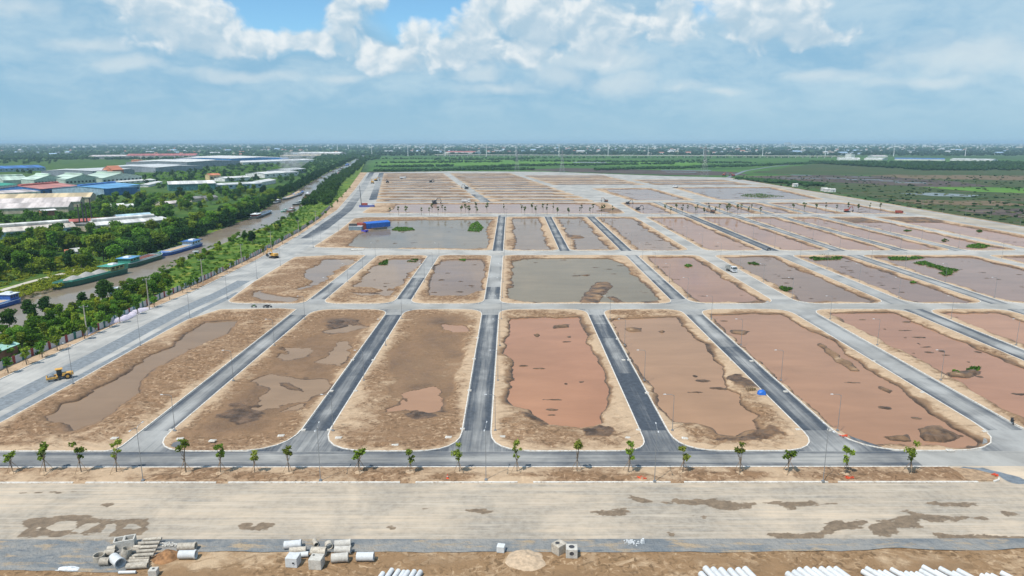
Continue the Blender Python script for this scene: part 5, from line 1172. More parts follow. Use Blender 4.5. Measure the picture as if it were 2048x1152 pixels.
# chimney group by the long sheds
for i, (px, py, h) in enumerate(((161, 459, 17), (170, 460, 19), (176, 459, 16), (186, 457, 21))):
    x, y = G(px, py); e = empty('chimney', (x, y, -.2), 0, 'thin dark kiln chimney by the long sheds, %s from left' % ORD[i], 'chimney', 'kiln chimneys'); m = MB(); m.tube((0, 0, 0), (0, 0, h), .5, .38, 8); m.build('stack', DARKMETAL, e); MB().tube((0, 0, h), (0, 0, h + .6), .55, .55, 8).build('cap', DARKMETAL, e)
x, y = G(175, 462); e = empty('kiln_house', (x, y, -.2), 0, 'square tan kiln house under the thin chimneys', 'building'); MB().box((0, 0, 2.6), (11, 8, 5.2)).build('wall', wTan, e); MB().box((0, 0, 5.35), (12, 9, .3)).build('roof', DGY, e)

# ------------------------------------------------------------------ far woods, town and pylons
def clump_mass(name, pts, hr, rr_, mat, seed, label):
    """distant tree crowns: uneven many-sided lumps"""
    rng = np.random.default_rng(seed); t = (1 + 5 ** .5) / 2
    iv = np.array([(-1, t, 0), (1, t, 0), (-1, -t, 0), (1, -t, 0), (0, -1, t), (0, 1, t), (0, -1, -t), (0, 1, -t), (t, 0, -1), (t, 0, 1), (-t, 0, -1), (-t, 0, 1)], float); iv /= np.linalg.norm(iv[0])
    fc = np.array([(0, 11, 5), (0, 5, 1), (0, 1, 7), (0, 7, 10), (0, 10, 11), (1, 5, 9), (5, 11, 4), (11, 10, 2), (10, 7, 6), (7, 1, 8), (3, 9, 4), (3, 4, 2), (3, 2, 6), (3, 6, 8), (3, 8, 9), (4, 9, 5), (2, 4, 11), (6, 2, 10), (8, 6, 7), (9, 8, 1)])
    n = len(pts); P = np.array(pts); R = rng.uniform(*rr_, n); Hh = rng.uniform(*hr, n); ang = rng.random(n) * 6.28
    v = iv[None] * (0.72 + .56 * rng.random((n, 12, 1))); c, s = np.cos(ang)[:, None], np.sin(ang)[:, None]
    x = (v[..., 0] * c - v[..., 1] * s) * R[:, None] + P[:, 0, None]; y = (v[..., 0] * s + v[..., 1] * c) * R[:, None] + P[:, 1, None]; z = GZ + Hh[:, None] * (.5 + .55 * v[..., 2])
    V = np.stack([x, y, z], -1).reshape(-1, 3); F = (fc[None] + 12 * np.arange(n)[:, None, None]).reshape(-1, 3)
    T = np.repeat(rng.random(n) * .7, 12) + rng.random(n * 12) * .3
    o = mesh_np(name, V, F, mat, attrs={'tone': ('POINT', T)}); o['kind'] = 'stuff'; return tag(o, label, 'vegetation')
rf = random.Random(77)
def band_pts(x0, x1, y0, y1, n, gamma=1.0):
    """points on the plain seen between two survey-frame rows"""
    out = []
    for _ in range(n): out.append(G(rf.uniform(x0, x1), y0 + (y1 - y0) * rf.random() ** gamma, GZ))
    return out
clump_mass('distant_wood', band_pts(-250, 2300, 284.9, 300, 12000, 1.5), (9, 18), (8, 24), FARLEAF, 31, 'blue-green belt of distant trees along the horizon')
clump_mass('middle_wood', band_pts(-250, 760, 299, 320, 3300), (6, 11), (4, 10), FARLEAF, 32, 'dark woods behind the warehouses')
clump_mass('middle_wood', band_pts(740, 2300, 299, 311.5, 3600), (6, 11), (4, 10), FARLEAF, 33, 'dark woods behind the white viaduct')
clump_mass('dark_grove', [G(px, 325 + 16 * rf.random() * min(1, (px - 1600) / 250), GZ) for px in [rf.uniform(1620, 2300) for _ in range(2600)]], (4.5, 7.5), (3, 6), FARLEAF, 34, 'dark dense grove in front of the market sheds on the right')
hp = []
mp = [G(rf.uniform(1480, 2300), 352 + 95 * rf.random() ** 1.3, GZ) for _ in range(1500)]
mp = [p for p in mp if p[0] > 385 and p[1] < 1500]
clump_mass('marsh_scrub', mp[::2], (.5, 2.0), (.8, 3.0), FARLEAF, 36, 'low dark scrub dotted over the marsh right of the boundary road')
clump_mass('dry_scrub', mp[1::2], (.4, 1.5), (.8, 3.4), LEAF_DRY, 37, 'low yellow-brown scrub dotted over the marsh right of the boundary road')
for (a, b, c, d, n) in ((760, 342, 1060, 339, 300), (930, 337, 1010, 333, 200), (880, 321, 1060, 318, 150), (760, 334, 900, 332, 120), (760, 326, 1000, 324, 160), (1020, 322, 1500, 326, 220), (1200, 340, 1420, 334, 200), (1450, 334, 1650, 326, 260), (1000, 332, 1340, 328, 260), (1160, 331, 1230, 329, 60), (1330, 338, 1480, 331, 130), (1240, 325, 1420, 321, 60), (1750, 330, 2100, 336, 120), (765, 318, 1700, 314, 260), (1480, 360, 1640, 372, 150)):
    for _ in range(n): t = rf.random(); hp.append(G(a + (c - a) * t + rf.uniform(-12, 12), b + (d - b) * t + rf.uniform(-.9, .9), GZ))
clump_mass('hedgerow', hp, (2.5, 6), (2.5, 6), FARLEAF, 35, 'dark hedgerows and tree clumps across the green fields')
# town
HM = [(paint('far_plaster_white', (.68, .68, .66), .8, objvar=.4), paint('far_roof_red', (.40, .17, .12), .8, objvar=.4)), (paint('far_plaster_cream', (.60, .54, .44), .8, objvar=.4), paint('far_roof_grey', (.50, .52, .53), .7, objvar=.4)), (paint('far_plaster_grey', (.52, .54, .56), .8, objvar=.4), paint('far_roof_blue', (.30, .42, .55), .7, objvar=.4))]
def house_mesh(k):
    m = MB()
    w, d, h = [(9, 14, 7), (14, 10, 10), (20, 14, 6), (7, 12, 12), (30, 18, 7)][k % 5]
    m.box((0, 0, h / 2), (w, d, h)); 
    if k % 2 == 0: m.profx([(-d / 2 - .4, h + .01), (d / 2 + .4, h + .01), (0, h + d * .28)], -w / 2 - .4, w / 2 + .4, 1)
    else: m.box((0, 0, h + .15), (w + .6, d + .6, .3), mi=1); m.box((w * .2, 0, h + 1.4), (w * .4, d * .35, 2.2))
    for fl_ in range(int(h // 3.3)):
        for q in range(3): m.box((-w / 3 + q * w / 3, -d / 2 - .02, 1.6 + fl_ * 3.3), (w * .16, .12, 1.3), mi=2)
    o = m.build('far_house', [*HM[k % 3], GLASS]); me = o.data; bpy.data.objects.remove(o); return me
HME = [house_mesh(k) for k in range(15)]
hpos = [(rf.uniform(740, 2080), 297.5 + 12 * rf.random() ** 2.2) for _ in range(215)] + [(rf.uniform(-20, 720), 298 + 14 * rf.random() ** 1.6) for _ in range(75)]
for (px, py) in hpos:
    x, y = G(px, py, GZ); o = bpy.data.objects.new('town_house', rf.choice(HME)); link(o); o.location = (x, y, GZ); o.rotation_euler = (0, 0, rf.uniform(-.5, .5)); o.scale = (rf.uniform(.9, 1.6),) * 2 + (rf.uniform(.8, 1.2),)
    tag(o, 'small far-off house in the %s' % ('town beyond the viaduct' if px > 740 else 'trees beyond the left warehouses'), 'house', 'far houses of the town' if px > 740 else 'far houses behind the warehouses')
tb = MB(); 
for _ in range(4200):
    px = rf.uniform(720, 2200) if rf.random() < .86 else rf.uniform(-100, 720); py = 285.8 + 12.5 * rf.random() ** 1.4; x, y = G(px, py, GZ)
    w, d, h = rf.uniform(8, 34), rf.uniform(8, 20), rf.uniform(6, 15) if rf.random() < .9 else rf.uniform(14, 24)
    tb.box((x, y, GZ + h / 2), (w, d, h), rf.uniform(-.4, .4), mi=rf.choice([0, 0, 0, 0, 1, 3]))
    if rf.random() < .5: tb.box((x, y, GZ + h + .4), (w * 1.03, d * 1.03, .8), rf.uniform(-.4, .4), mi=rf.choice([3, 4, 4, 5]))
tw = tb.build('distant_town', [HM[0][0], HM[1][0], HM[2][0], HM[1][1], HM[0][1], HM[2][1]]); tw['kind'] = 'stuff'; tag(tw, 'hazy white rooftops of the distant town', 'town')
# skyline blocks
for i, (px, py, w, h, lab) in enumerate(((1575, 291.5, 95, 50, 'white twin apartment slab standing above the town'), (208, 288.5, 160, 46, 'hazy tower block cluster on the far left horizon'), (445, 288, 130, 36, 'faint blue tower block on the left horizon'), (852, 288, 150, 36, 'faint wide tower block left of centre on the horizon'), (770, 288, 60, 40, 'faint narrow tower left of the wide one'), (1036, 289, 110, 34, 'faint tower block on the horizon at the centre'), (1625, 288.5, 120, 38, 'faint pale blocks right of the white twin slab'), (1790, 288, 90, 44, 'faint tower on the right horizon'), (1895, 288, 120, 42, 'faint tower pair at the far right horizon'), (1862, 288, 70, 48, 'faint slender tower at the far right horizon'), (342 / 2, 289, 60, 26, 'faint low block on the left horizon'))):
    x, y = G(px, py, GZ); e = empty('tower_block', (x, y, GZ), 0, lab, 'tower block'); m = MB()
    if i == 0:
        for s in (-1, 1):
            MB().box((s * w * .27, 0, h / 2), (w * .44, 18, h)).build('slab', HM[0][0], e)
            for f_ in range(10): MB().box((s * w * .27, -9.05, 4 + f_ * h / 10.5), (w * .38, .3, h * .035)).build('window_band', GLASS, e)
    else:
        for s, k in ((-.3, .8), (.05, 1.0), (.33, .7)): m.box((s * w, 0, h * k / 2), (w * .26, 30, h * k))
        m.build('slab', HM[2][0], e); MB().box((.05 * w, 0, h + 2), (w * .1, 10, 4)).build('roof_plant', HM[1][0], e)
# market sheds on the right horizon and the white block
warehouse((1690, 316), (1702, 316.3), 20, 16, 1, WH, wW, 'white upright block beside the market sheds on the right', z=GZ, name='building', cat='building')
for i, (a, b, c, d) in enumerate(((1675, 319, 1720, 319.4), (1728, 319, 1765, 319.6), (1745, 313.5, 1775, 313.6), (1790, 319.5, 1890, 320.5), (1900, 320.5, 1985, 322))): warehouse((a, b), (c, d), 60, 5, 2.5, [WH, WH, PNK, BLUD, GRY][i], wW, ['low white', 'pale', 'pinkish', 'blue-roofed long', 'grey long'][i] + ' market shed beyond the dark grove', z=GZ, name='market_shed', cat='shed')
# viaduct
e = empty('viaduct', (0, 0, 0), 0, 'long white viaduct on many piers crossing beyond the green fields', 'viaduct'); A = Vector(G(870, 313, GZ)); B = Vector(G(1700, 316.5, GZ)); d = (B - A); Lv = d.length; an = math.atan2(d.y, d.x); mid_ = (A + B) / 2
m = MB().box((mid_.x, mid_.y, GZ + 7.4), (Lv, 11, 1.5), an); m.build('deck', CONC, e); m = MB().box((mid_.x + math.sin(an) * 5.4, mid_.y - math.cos(an) * 5.4, GZ + 8.7), (Lv, .3, 1.1), an); m.build('parapet', KERB, e)
pr_ = MB().box((0, 0, 3.3), (2.2, 7, 6.7)).build('pier', CONC, e); npier = int(Lv / 26); pme = pr_.data
for k in range(npier):
    q = pr_ if k == 0 else bpy.data.objects.new('pier', pme)
    if k: link(q, e)
    p = A + d * ((k + .5) / npier); q.location = (p.x, p.y, GZ); q.rotation_euler = (0, 0, an)
# pylons: slim white poles with arms
WP = paint('pylon_white', (.74, .75, .76), .6)
def pylon(px, py, h, lab):
    x, y = G(px, py, GZ); e = empty('power_pylon', (x, y, GZ), rf.uniform(-.2, .2), lab, 'pylon', 'white power poles beyond the fields'); MB().tube((0, 0, 0), (0, 0, h), 1.5, .7, 8).build('mast', WP, e)
    for z in (h * .80, h * .88, h * .96): MB().box((0, 0, z), (11, .5, .5)).build('cross_arm', WP, e)
for i, (px, top) in enumerate(((973, 287), (1032, 289), (1118, 286), (1216, 284), (1296, 292), (1407, 292), (1525, 292), (1650, 293), (1787, 294), (1930, 293), (816, 290), (744, 290), (890, 292))):
    pylon(px, 312.5, (312.5 - top) / 29.5 * 60 * .98, 'slim white power pole beyond the viaduct, at %s' % ['the left of centre', 'the centre left', 'the centre', 'the centre right, tallest', 'right of centre', 'the lattice tower', 'the right part, first', 'the right part, second', 'the right part, third', 'the far right', 'the left of the fields', 'the canal end', 'the left fields'][i])
for i, (px, h) in enumerate(((675, 44), (697, 34))):
    x, y = G(px, 301, GZ); e = empty('chimney', (x, y, GZ), 0, 'tall white far chimney by the canal end, %s' % ('left' if i == 0 else 'right'), 'chimney'); MB().tube((0, 0, 0), (0, 0, h), 3, 1.6, 10).build('stack', WP, e)
x, y = G(1707, 289, GZ); e = empty('radio_mast', (x, y, GZ), 0, 'hair-thin tall radio mast on the right horizon', 'mast'); MB().tube((0, 0, 0), (0, 0, 68), 3.5, 2, 4).build('mast', DARKMETAL, e)
def lattice(px, py, h, lab):
    x, y = G(px, py, GZ); e = empty('lattice_tower', (x, y, GZ), .3, lab, 'pylon', 'lattice power towers'); b = h * .10
    def cor(k, z): s = b * (1 - .82 * min(1, z / (h * .75))); return Vector(((-1, 1, 1, -1)[k] * s, (-1, -1, 1, 1)[k] * s, z))
    for k in range(4): MB().path([cor(k, 0), cor(k, h * .75), cor(k, h)], .16, 4).build('leg', STEEL, e)
    br = MB(); zs = [h * t for t in (0, .14, .27, .39, .5, .6, .69, .77, .85, .93, 1)]
    for a, c in zip(zs, zs[1:]):
        for k in range(4): br.tube(cor(k, a), cor((k + 1) % 4, c), .09, n=3, cap=False); br.tube(cor((k + 1) % 4, a), cor(k, c), .09, n=3, cap=False)
    br.build('bracing', STEEL, e)
    for z, w in ((h * .72, 9), (h * .82, 8), (h * .92, 7)): MB().profy([(-w, z), (0, z + 1.0), (w, z), (0, z - .3)], -.5, .5).build('cross_arm', STEEL, e)
lattice(1408, 354, 54, 'tall grey lattice power tower at the far end of the estate'); lattice(1124, 349, 46, 'grey lattice power tower standing behind the far strips'); lattice(1034, 344, 44, 'grey lattice power tower left of centre beyond the strips')
# ------------------------------------------------------------------ street lamps
def lamp_parts(h, arm, double=False):
    p = MB().tube((0, 0, 0), (0, 0, h * .97), .07, .04, 7); p.box((0, 0, .12), (.5, .5, .24)); po = p.build('pole', STEEL)
    a = MB(); hd = []
    for s in ((1, -1) if double else (1,)):
        a.path([(0, 0, h * .95), (s * arm * .25, 0, h * .99), (s * arm, 0, h)], [.045, .04, .035], 6)
        hd.append(MB().box((s * (arm + .28), 0, h), (.6, .2, .1), top=.7).build('lamp_head', LAMPW))
    return [po, a.build('arm', STEEL)] + hd
def lamp_proto(h, arm, double=False):
    parts = lamp_parts(h, arm, double); out = [(p.name.split('.')[0], p.data) for p in parts]
    for p in parts: bpy.data.objects.remove(p)
    return out
LP1 = lamp_proto(8.2, 1.7); LP2 = lamp_proto(10.5, 1.6, True)
def lamp(proto, x, y, rz, label, group, z=.15, name='street_lamp'):
    e = empty(name, (x, y, z), rz, label, 'street lamp', group)
    for n, me in proto: o = bpy.data.objects.new(n, me); link(o, e)
    return e
for i, (px, py) in enumerate(((286, 961), (641, 961), (972, 960), (1309, 963), (1646, 963))):
    x, y = G(px, py, .2); lamp(LP2, x, y, math.pi / 2 + random.uniform(-.1, .1), 'tall double-arm street lamp on the front strip, %s from the left' % ORD[i], 'double-arm lamps on the front strip')
snames = ['S1', 'S2', 'S3', 'S4', 'S5', 'S6', 'S7', 'S8', 'S9', 'S10']
for si, s in enumerate(snames):
    for ri, rw in enumerate((R1, R2, R3)):
        if (ri == 0 and si > 6) or (ri == 1 and s in ('S4', 'S9')) or (ri == 2 and si < 2): continue
        n = 4 if ri < 2 else 5
        for k in range(n):
            y = rw[0] + 9.5 + k * (31 if ri < 2 else 36)
            if y > rw[1] - 3 or (s == 'S7' and ri == 0 and k == 0): continue
            lamp(LP1, ST[s][1] + 1.0, y, math.pi, 'single-arm street lamp, %s along the %s side street in the %s row of plots' % (ORD[k], ORD[si], ['front', 'second', 'third'][ri]), 'single-arm lamps along the side streets')
for i, (px, py) in enumerate(((142, 768), (277, 692), (376, 637), (451, 597), (511, 557), (558, 532), (624, 495), (640, 487), (675, 463))):
    x, y = G(px, py); lamp(LP2, x + .8, y - .3, math.atan2(.5, -1), 'double-arm lamp at the right edge of the left highway, %s from the front' % ORD[i], 'lamps along the right edge of the highway')
# utility poles between fence and highway
def upole(px, py, h, lab, arms=True):
    x, y = G(px, py); e = empty('utility_pole', (x, y, .1), .5, lab, 'utility pole', 'concrete utility poles beside the highway'); MB().tube((0, 0, 0), (0, 0, h), .22, .13, 8).build('pole', CONC_OLD, e)
    if arms:
        MB().box((0, 0, h - .5), (2.4, .12, .12)).build('cross_arm', STEEL, e)
        for s in (-1.1, 0, 1.1): MB().tube((s, 0, h - .44), (s, 0, h - .1), .07, .04, 6).build('insulator', LAMPW, e)
for i, (px, py, h) in enumerate(((175, 673, 10), (299, 619, 11.5), (406, 566, 10.5), (484, 530, 10.5), (543, 500, 10.5), (598, 472, 10.5), (632, 450, 10.5))): upole(px, py, h, 'concrete utility pole on the verge, %s from the front' % ORD[i])
for i, px in enumerate((1930, 1980, 2040, 1885, 1845)): 
    x, y = G(px, (438, 437, 452, 425, 420)[i]); lamp(LP1, x, y, .3, 'lamp on the outer edge of the right boundary road, %s' % ['near its middle', 'second from the frame edge', 'nearest the frame edge', 'fourth from the frame edge', 'farthest'][i], 'lamps along the boundary road', z=0)

# ------------------------------------------------------------------ fence of white sheets between red and green posts
fpts = smooth_line(FENCE, 400, 3); seg = np.concatenate([[0], np.cumsum(np.hypot(*np.diff(fpts, axis=0).T))])
fe = empty('site_fence', (0, 0, 0), 0, 'long white sheet fence with red and green posts beside the highway', 'fence')
FW = sheet_metal('fence_white', (0.60, 0.62, 0.66), pitch=.4, stain=.15); FR = paint('fence_red', (.22, .035, .035), .7); FG = paint('fence_green', (.015, .13, .11), .7)
pan = MB().box((0, 0, 1.1), (1, .06, 2.0)).build('panel', FW, fe); pm_ = pan.data; bpy.data.objects.remove(pan)
psm = []
for mt in (FR, FG): q = MB().box((0, 0, 1.17), (1, .12, 2.34)).build('post', mt, fe); psm.append(q.data); bpy.data.objects.remove(q)
s0 = float(np.interp(100, fpts[:, 1], seg)); s1 = float(np.interp(640, fpts[:, 1], seg)); s = s0; k = 0
while s < s1:
    for (ln_, me, nm) in ((2.4, pm_, 'panel'), (1.05, psm[k % 2], 'post')):
        a = np.array([np.interp(s, seg, fpts[:, 0]), np.interp(s, seg, fpts[:, 1])]); b = np.array([np.interp(s + ln_, seg, fpts[:, 0]), np.interp(s + ln_, seg, fpts[:, 1])]); c = (a + b) / 2; o = bpy.data.objects.new(nm, me); link(o, fe)
        o.location = (c[0], c[1], 0.05); o.rotation_euler = (0, 0, math.atan2(b[1] - a[1], b[0] - a[0])); o.scale = (ln_ - .02, 1, 1); s += ln_
    k += 1
# lilac-white tarpaulin heap along the fence
tp = smooth_line(GP([(163, 672), (185, 660), (215, 648), (245, 640), (270, 626), (294, 616)]), 90, 2); TARP = paint('lilac_tarpaulin', (.60, .54, .62), .6, var=.12, scale=.5)
A = offs(tp, 2.0); B = offs(tp, -1.6); o = ribbon('tarpaulin', A, B, 22, lambda x, y, u, v: .1 + np.clip(np.sin(v * math.pi), 0, 1) ** .6 * (1.0 + .5 * fbm(x, y, 5, 3, 91) + .3 * fbm(x, y, 1.3, 3, 92)) * np.minimum(1, 8 * np.minimum(u + .02, 1.02 - u)), TARP); del o['kind']; tag(o, 'long crumpled lilac-white tarpaulin over a heap along the fence', 'tarpaulin')

# ------------------------------------------------------------------ concrete pipes, boxes and covers in the store yard
def pipe_obj(a, b, ro, ri, mat, lab, z=0.0, bell=0.0, group='concrete pipes in the store yard', name='concrete_pipe'):
    """a, b: ground points under the two ends"""
    o = MB().pipe((a[0], a[1], z + ro), (b[0], b[1], z + ro), ro, ri, 20, bell=bell).build(name, mat, smooth=True); return tag(o, lab, 'pipe', group)
def pipe_px(p, dirdeg, L, dia, mat, lab, z=0.0, bell=0.0):
    x, y = G(p[0], p[1], z); c, s = math.cos(math.radians(dirdeg)), math.sin(math.radians(dirdeg)); return pipe_obj((x - c * L / 2, y - s * L / 2), (x + c * L / 2, y + s * L / 2), dia / 2, dia / 2 * .82, mat, lab, z, bell)
YZ = -0.08
pipe_px((235, 1130), -38, 2.3, 1.45, CONC_NEW, 'large bluish-white concrete pipe pointing towards the viewer, beside the long pipe stack', YZ, .08)
pipe_px((211, 1130), 4, 1.3, 1.15, CONC_OLD, 'short grey concrete pipe left of the large bluish pipe', YZ)
pipe_px((221, 1111), 6, 1.5, .95, CONC_OLD, 'tan concrete pipe behind the short grey one', YZ)
pipe_px((224, 1103), 12, 1.1, .9, CONC_OLD, 'broken tan pipe piece below the open boxes', YZ)
o = MB(); x, y = G(199, 1121, YZ); o.pipe((x, y, YZ), (x, y, YZ + .95), .78, .66, 22); tag(o.build('concrete_ring', CONC_OLD, smooth=True), 'upright tan concrete ring at the left of the pipe group', 'ring')
o = MB(); x, y = G(250, 1117, YZ); o.pipe((x, y, YZ), (x + .35, y + .3, YZ + 1.5), .7, .6, 22); tag(o.build('concrete_ring', CONC_OLD, smooth=True), 'tilted upright concrete pipe between the boxes and the long stack', 'ring')
def culvert(px, py, size, rz, lab, top='square', hole=None, mat=None, name='concrete_box', h=None, front=None):
    """hollow open-topped box with real walls"""
    x, y = G(px, py, YZ); w = size; h = h or size * .85; t = size * .11; e = empty(name, (x, y, YZ), rz, lab, 'concrete box', 'concrete boxes in the store yard'); m = MB(); mat = mat or CONC
    if top == 'square':
        for (cx_, cy_, sx, sy) in ((0, -w / 2 + t / 2, w, t), (0, w / 2 - t / 2, w, t), (-w / 2 + t / 2, 0, t, w - 2 * t), (w / 2 - t / 2, 0, t, w - 2 * t)): m.box((cx_, cy_, h / 2), (sx, sy, h))
        m.box((0, 0, .06), (w - 2 * t, w - 2 * t, .12)); m.build('shell', mat, e)
    else:
        m.box((0, 0, h / 2), (w, w * .9, h)); m.build('shell', mat, e, bevel=.03)
        for (hx, hy, r) in hole or []:
            MB().tube((hx * w, hy * w, h + .002), (hx * w, hy * w, h + .012), r * w, n=18).build('opening', DARKMETAL, e)  # dark disc on the solid lid, painting the shade inside a hole
            MB().pipe((hx * w, hy * w, h - .02), (hx * w, hy * w, h + .03), r * w * 1.18, r * w, 18).build('rim', mat, e)
        if front:
            MB().box((front[0] * w, -w * .45 - .006, h * front[1]), (w * front[2], .02, h * front[2])).build('side_shade_plate', DARKMETAL, e)  # dark plate on the solid front stands in for a shaded hole
            MB().pipe((front[0] * w, -w * .45 - .05, h * front[1]), (front[0] * w, -w * .45 + .02, h * front[1]), w * front[2] * .62, w * front[2] * .48, 16).build('pipe_stub', mat, e)
    return e
culvert(241, 1094, 1.55, .35, 'open square concrete box, left of the pair behind the pipe group')
culvert(260, 1091, 1.6, .30, 'open square concrete box, right of the pair behind the pipe group')
for k in range(9):
    f = k / 8; px = 281 + 14 * (f) - 6; py = 1137 - 47 * f; x, y = G(px, py, YZ); L = 2.9 - .2 * f; a = math.radians(6 + 3 * math.sin(k * 2.1)); r = .27 if k else .42
    pipe_obj((x - math.cos(a) * L / 2, y - math.sin(a) * L / 2), (x + math.cos(a) * L / 2, y + math.sin(a) * L / 2), r, r * .78, CONC_OLD, 'slim concrete pipe in the row beside the brown heap, %s from the front' % ORD[k], YZ, group='row of slim pipes in the store yard')
for k in range(5):
    px = 287 + 4 * k; py = 1122 - 8 * k; x, y = G(px, py, YZ); L = 2.7; a = math.radians(8)
    pipe_obj((x - math.cos(a) * L / 2, y + .28), (x + math.cos(a) * L / 2, y + .28 + .3), .24, .19, CONC_OLD, 'slim concrete pipe lying on top of the pipe row, %s from the front' % ORD[k], YZ + .5, group='slim pipes on top of the row')
pipe_px((375, 1100), 3, 2.6, 1.15, CONC_OLD, 'rust-stained grey concrete pipe, rear of the pair right of the brown heap', YZ, .07)
pipe_px((376, 1116), 2, 2.5, 1.2, CONC_NEW, 'pale grey concrete pipe, front of the pair right of the brown heap', YZ, .07)
pipe_px((255, 1147), 2, 2.4, .42, CONC_NEW, 'thin white pipe lying alone at the bottom edge', YZ)
culvert(308, 1150, 1.15, .1, 'small concrete chamber with a round hole at the bottom edge', 'closed', [(0, .05, .16)], CONC)
pipe_px((586, 1096), 9, 2.5, 1.2, CONC_NEW, 'white concrete pipe at the rear of the left stack in the yard', YZ, .06)
pipe_px((596, 1106), 8, 2.4, .95, CONC_OLD, 'grey concrete pipe in the middle of the left stack in the yard', YZ)
pipe_px((604, 1114), 8, 1.9, .8, CONC_NEW, 'pale short pipe at the front of the left stack in the yard', YZ)
culvert(587, 1129, 1.75, -.1, 'pale concrete chamber with a hole in its side, left of two', 'closed', [], CONC_NEW, front=(.2, .5, .22))
pipe_px((631, 1090), -60, 1.3, .75, CONC_OLD, 'short tan pipe standing askew behind the brown pipe', YZ)
pipe_px((658, 1097), -68, .9, 1.15, CONC_OLD, 'short wide ring-like pipe facing the viewer behind the brown pipe', YZ)
pipe_px((638, 1110), -2, 2.2, 1.25, CONC_OLD, 'brown-stained concrete pipe in the middle of the yard group', YZ)
culvert(634, 1133, 1.85, -.08, 'pale concrete chamber with a hole in its lid, right of two', 'closed', [(-.28, .2, .10)], CONC)
pipe_px((686, 1094), 8, 2.4, 1.15, CONC, 'cream concrete pipe, rear of the right stack in the yard', YZ, .06)
pipe_px((686, 1106), 1, 2.4, 1.1, CONC, 'cream concrete pipe, middle of the right stack in the yard', YZ, .06)
pipe_px((680, 1123), 8, 2.4, 1.3, CONC, 'cream concrete pipe, front of the right stack in the yard', YZ, .06)
pipe_px((731, 1121), 0, 2.5, 1.3, CONC_NEW, 'clean pale pipe lying alone right of the pipe stacks', YZ)
# long white pipes reaching in at the bottom edge
heads = [([(766, 1143), (784, 1136), (797, 1138), (808, 1140), (816, 1140), (829, 1139), (841, 1140)], -104, .74, 'left set of white pipes'),
         ([(1402, 1143), (1411, 1132), (1426, 1134), (1442, 1135), (1460, 1136), (1476, 1135), (1490, 1133)], -75, .95, 'second set of white pipes'),
         ([(1575, 1143), (1588, 1140), (1598, 1135), (1612, 1133), (1627, 1135), (1642, 1133), (1657, 1133), (1671, 1133)], -68, .95, 'third set of white pipes'),
         ([(1725, 1139), (1733, 1133), (1748, 1140), (1757, 1140), (1769, 1140), (1783, 1135), (1800, 1143), (1811, 1142), (1821, 1143), (1832, 1143), (1841, 1138), (1846, 1130), (1870, 1140), (1880, 1133), (1906, 1142), (1916, 1137)], -62, .78, 'fourth set of white pipes'),
         ([(1962, 1147), (1972, 1146), (1983, 1147), (2003, 1142)], -62, .8, 'rightmost set of white pipes')]
for hs_, dg_, dia, nm in heads:
    for k, (px, py) in enumerate(hs_):
        x, y = G(px, py, YZ + dia * .9); c, s = math.cos(math.radians(dg_)), math.sin(math.radians(dg_)); L = 4.0
        pipe_obj((x + c * L, y + s * L), (x, y), dia / 2, dia / 2 * .8, CONC_NEW, 'long white pipe at the bottom edge, %s in the %s' % (ORD[k], nm), YZ, group=nm + ' at the bottom edge')
culvert(1002, 1102, 1.15, -.2, 'small pale concrete cube left of the sand heap', 'closed', [], CONC_NEW)
culvert(1118, 1104, 1.75, .72, 'concrete chamber turned cornerwise with a round hole in its lid', 'closed', [(-.1, .1, .2)], CONC_OLD)
culvert(1143, 1111, 1.7, -.05, 'concrete chamber with round top hole and square front opening', 'closed', [(0, 0, .26)], CONC, front=(0, .55, .42))
# heaps
def heap(px, py, rx, ry, h, mat, lab, sd, name='soil_heap', lumps=.25, z=YZ):
    x, y = G(px, py, z); n = 46; g = np.linspace(-1.25, 1.25, n); U, V = np.meshgrid(g, g, indexing='ij'); X = x + U * rx; Y = y + V * ry
    r = np.sqrt(U ** 2 + V ** 2) + .16 * fbm(X, Y, 1.6, 3, sd); H = h * np.clip(1.12 - r, 0, 1) ** .75 * (1 + lumps * 2 * fbm(X, Y, .7, 4, sd + 1)) - .12
    idx = np.arange(n * n).reshape(n, n); F = np.stack([idx[:-1, :-1], idx[1:, :-1], idx[1:, 1:], idx[:-1, 1:]], -1).reshape(-1, 4); F = F[(H.ravel()[F] > -.11).any(1)]
    o = mesh_np(name, np.stack([X, Y, z + H], -1).reshape(-1, 3), F, mat, smooth=True, attrs={'mud': ('POINT', np.full(n * n, .1)), 'soil': ('POINT', np.clip(.5 + .5 * fbm(X, Y, 1.5, 3, sd).ravel(), 0, 1))}); return tag(o, lab, 'heap')
SANDM = paint('pale_sand', (.46, .345, .235), .95, var=.2, scale=1.5); BRSOIL = paint('red_brown_soil', (.27, .14, .062), .95, var=.35, scale=1.2)
heap(1051, 1121, 2.9, 2.6, .75, SANDM, 'broad lumpy heap of pale sand with tyre ruts at the front of the yard', 5)
heap(332, 1114, 1.8, 1.7, 1.0, BRSOIL, 'red-brown soil heap between the pipe row and the pair of pipes', 6)
rub = MB(); rr2 = random.Random(9); x, y = G(1262, 1086, YZ)
for _ in range(70): rub.box((x + rr2.gauss(0, .45), y + rr2.gauss(0, .35), YZ + .08 + .16 * rr2.random()), (rr2.uniform(.08, .28), rr2.uniform(.08, .24), rr2.uniform(.06, .18)), rr2.uniform(0, 3))
o = rub.build('rubble', CONC_NEW); o['kind'] = 'stuff'; tag(o, 'small pile of white broken concrete on the gravel shoulder', 'rubble')
rub = MB(); x, y = G(322, 1098, YZ)
for _ in range(80): rub.box((x + rr2.uniform(-1.1, 2.0), y + rr2.gauss(0.9, .3), YZ + .08 + .16 * rr2.random()), (rr2.uniform(.1, .35), rr2.uniform(.1, .3), rr2.uniform(.08, .2)), rr2.uniform(0, 3))
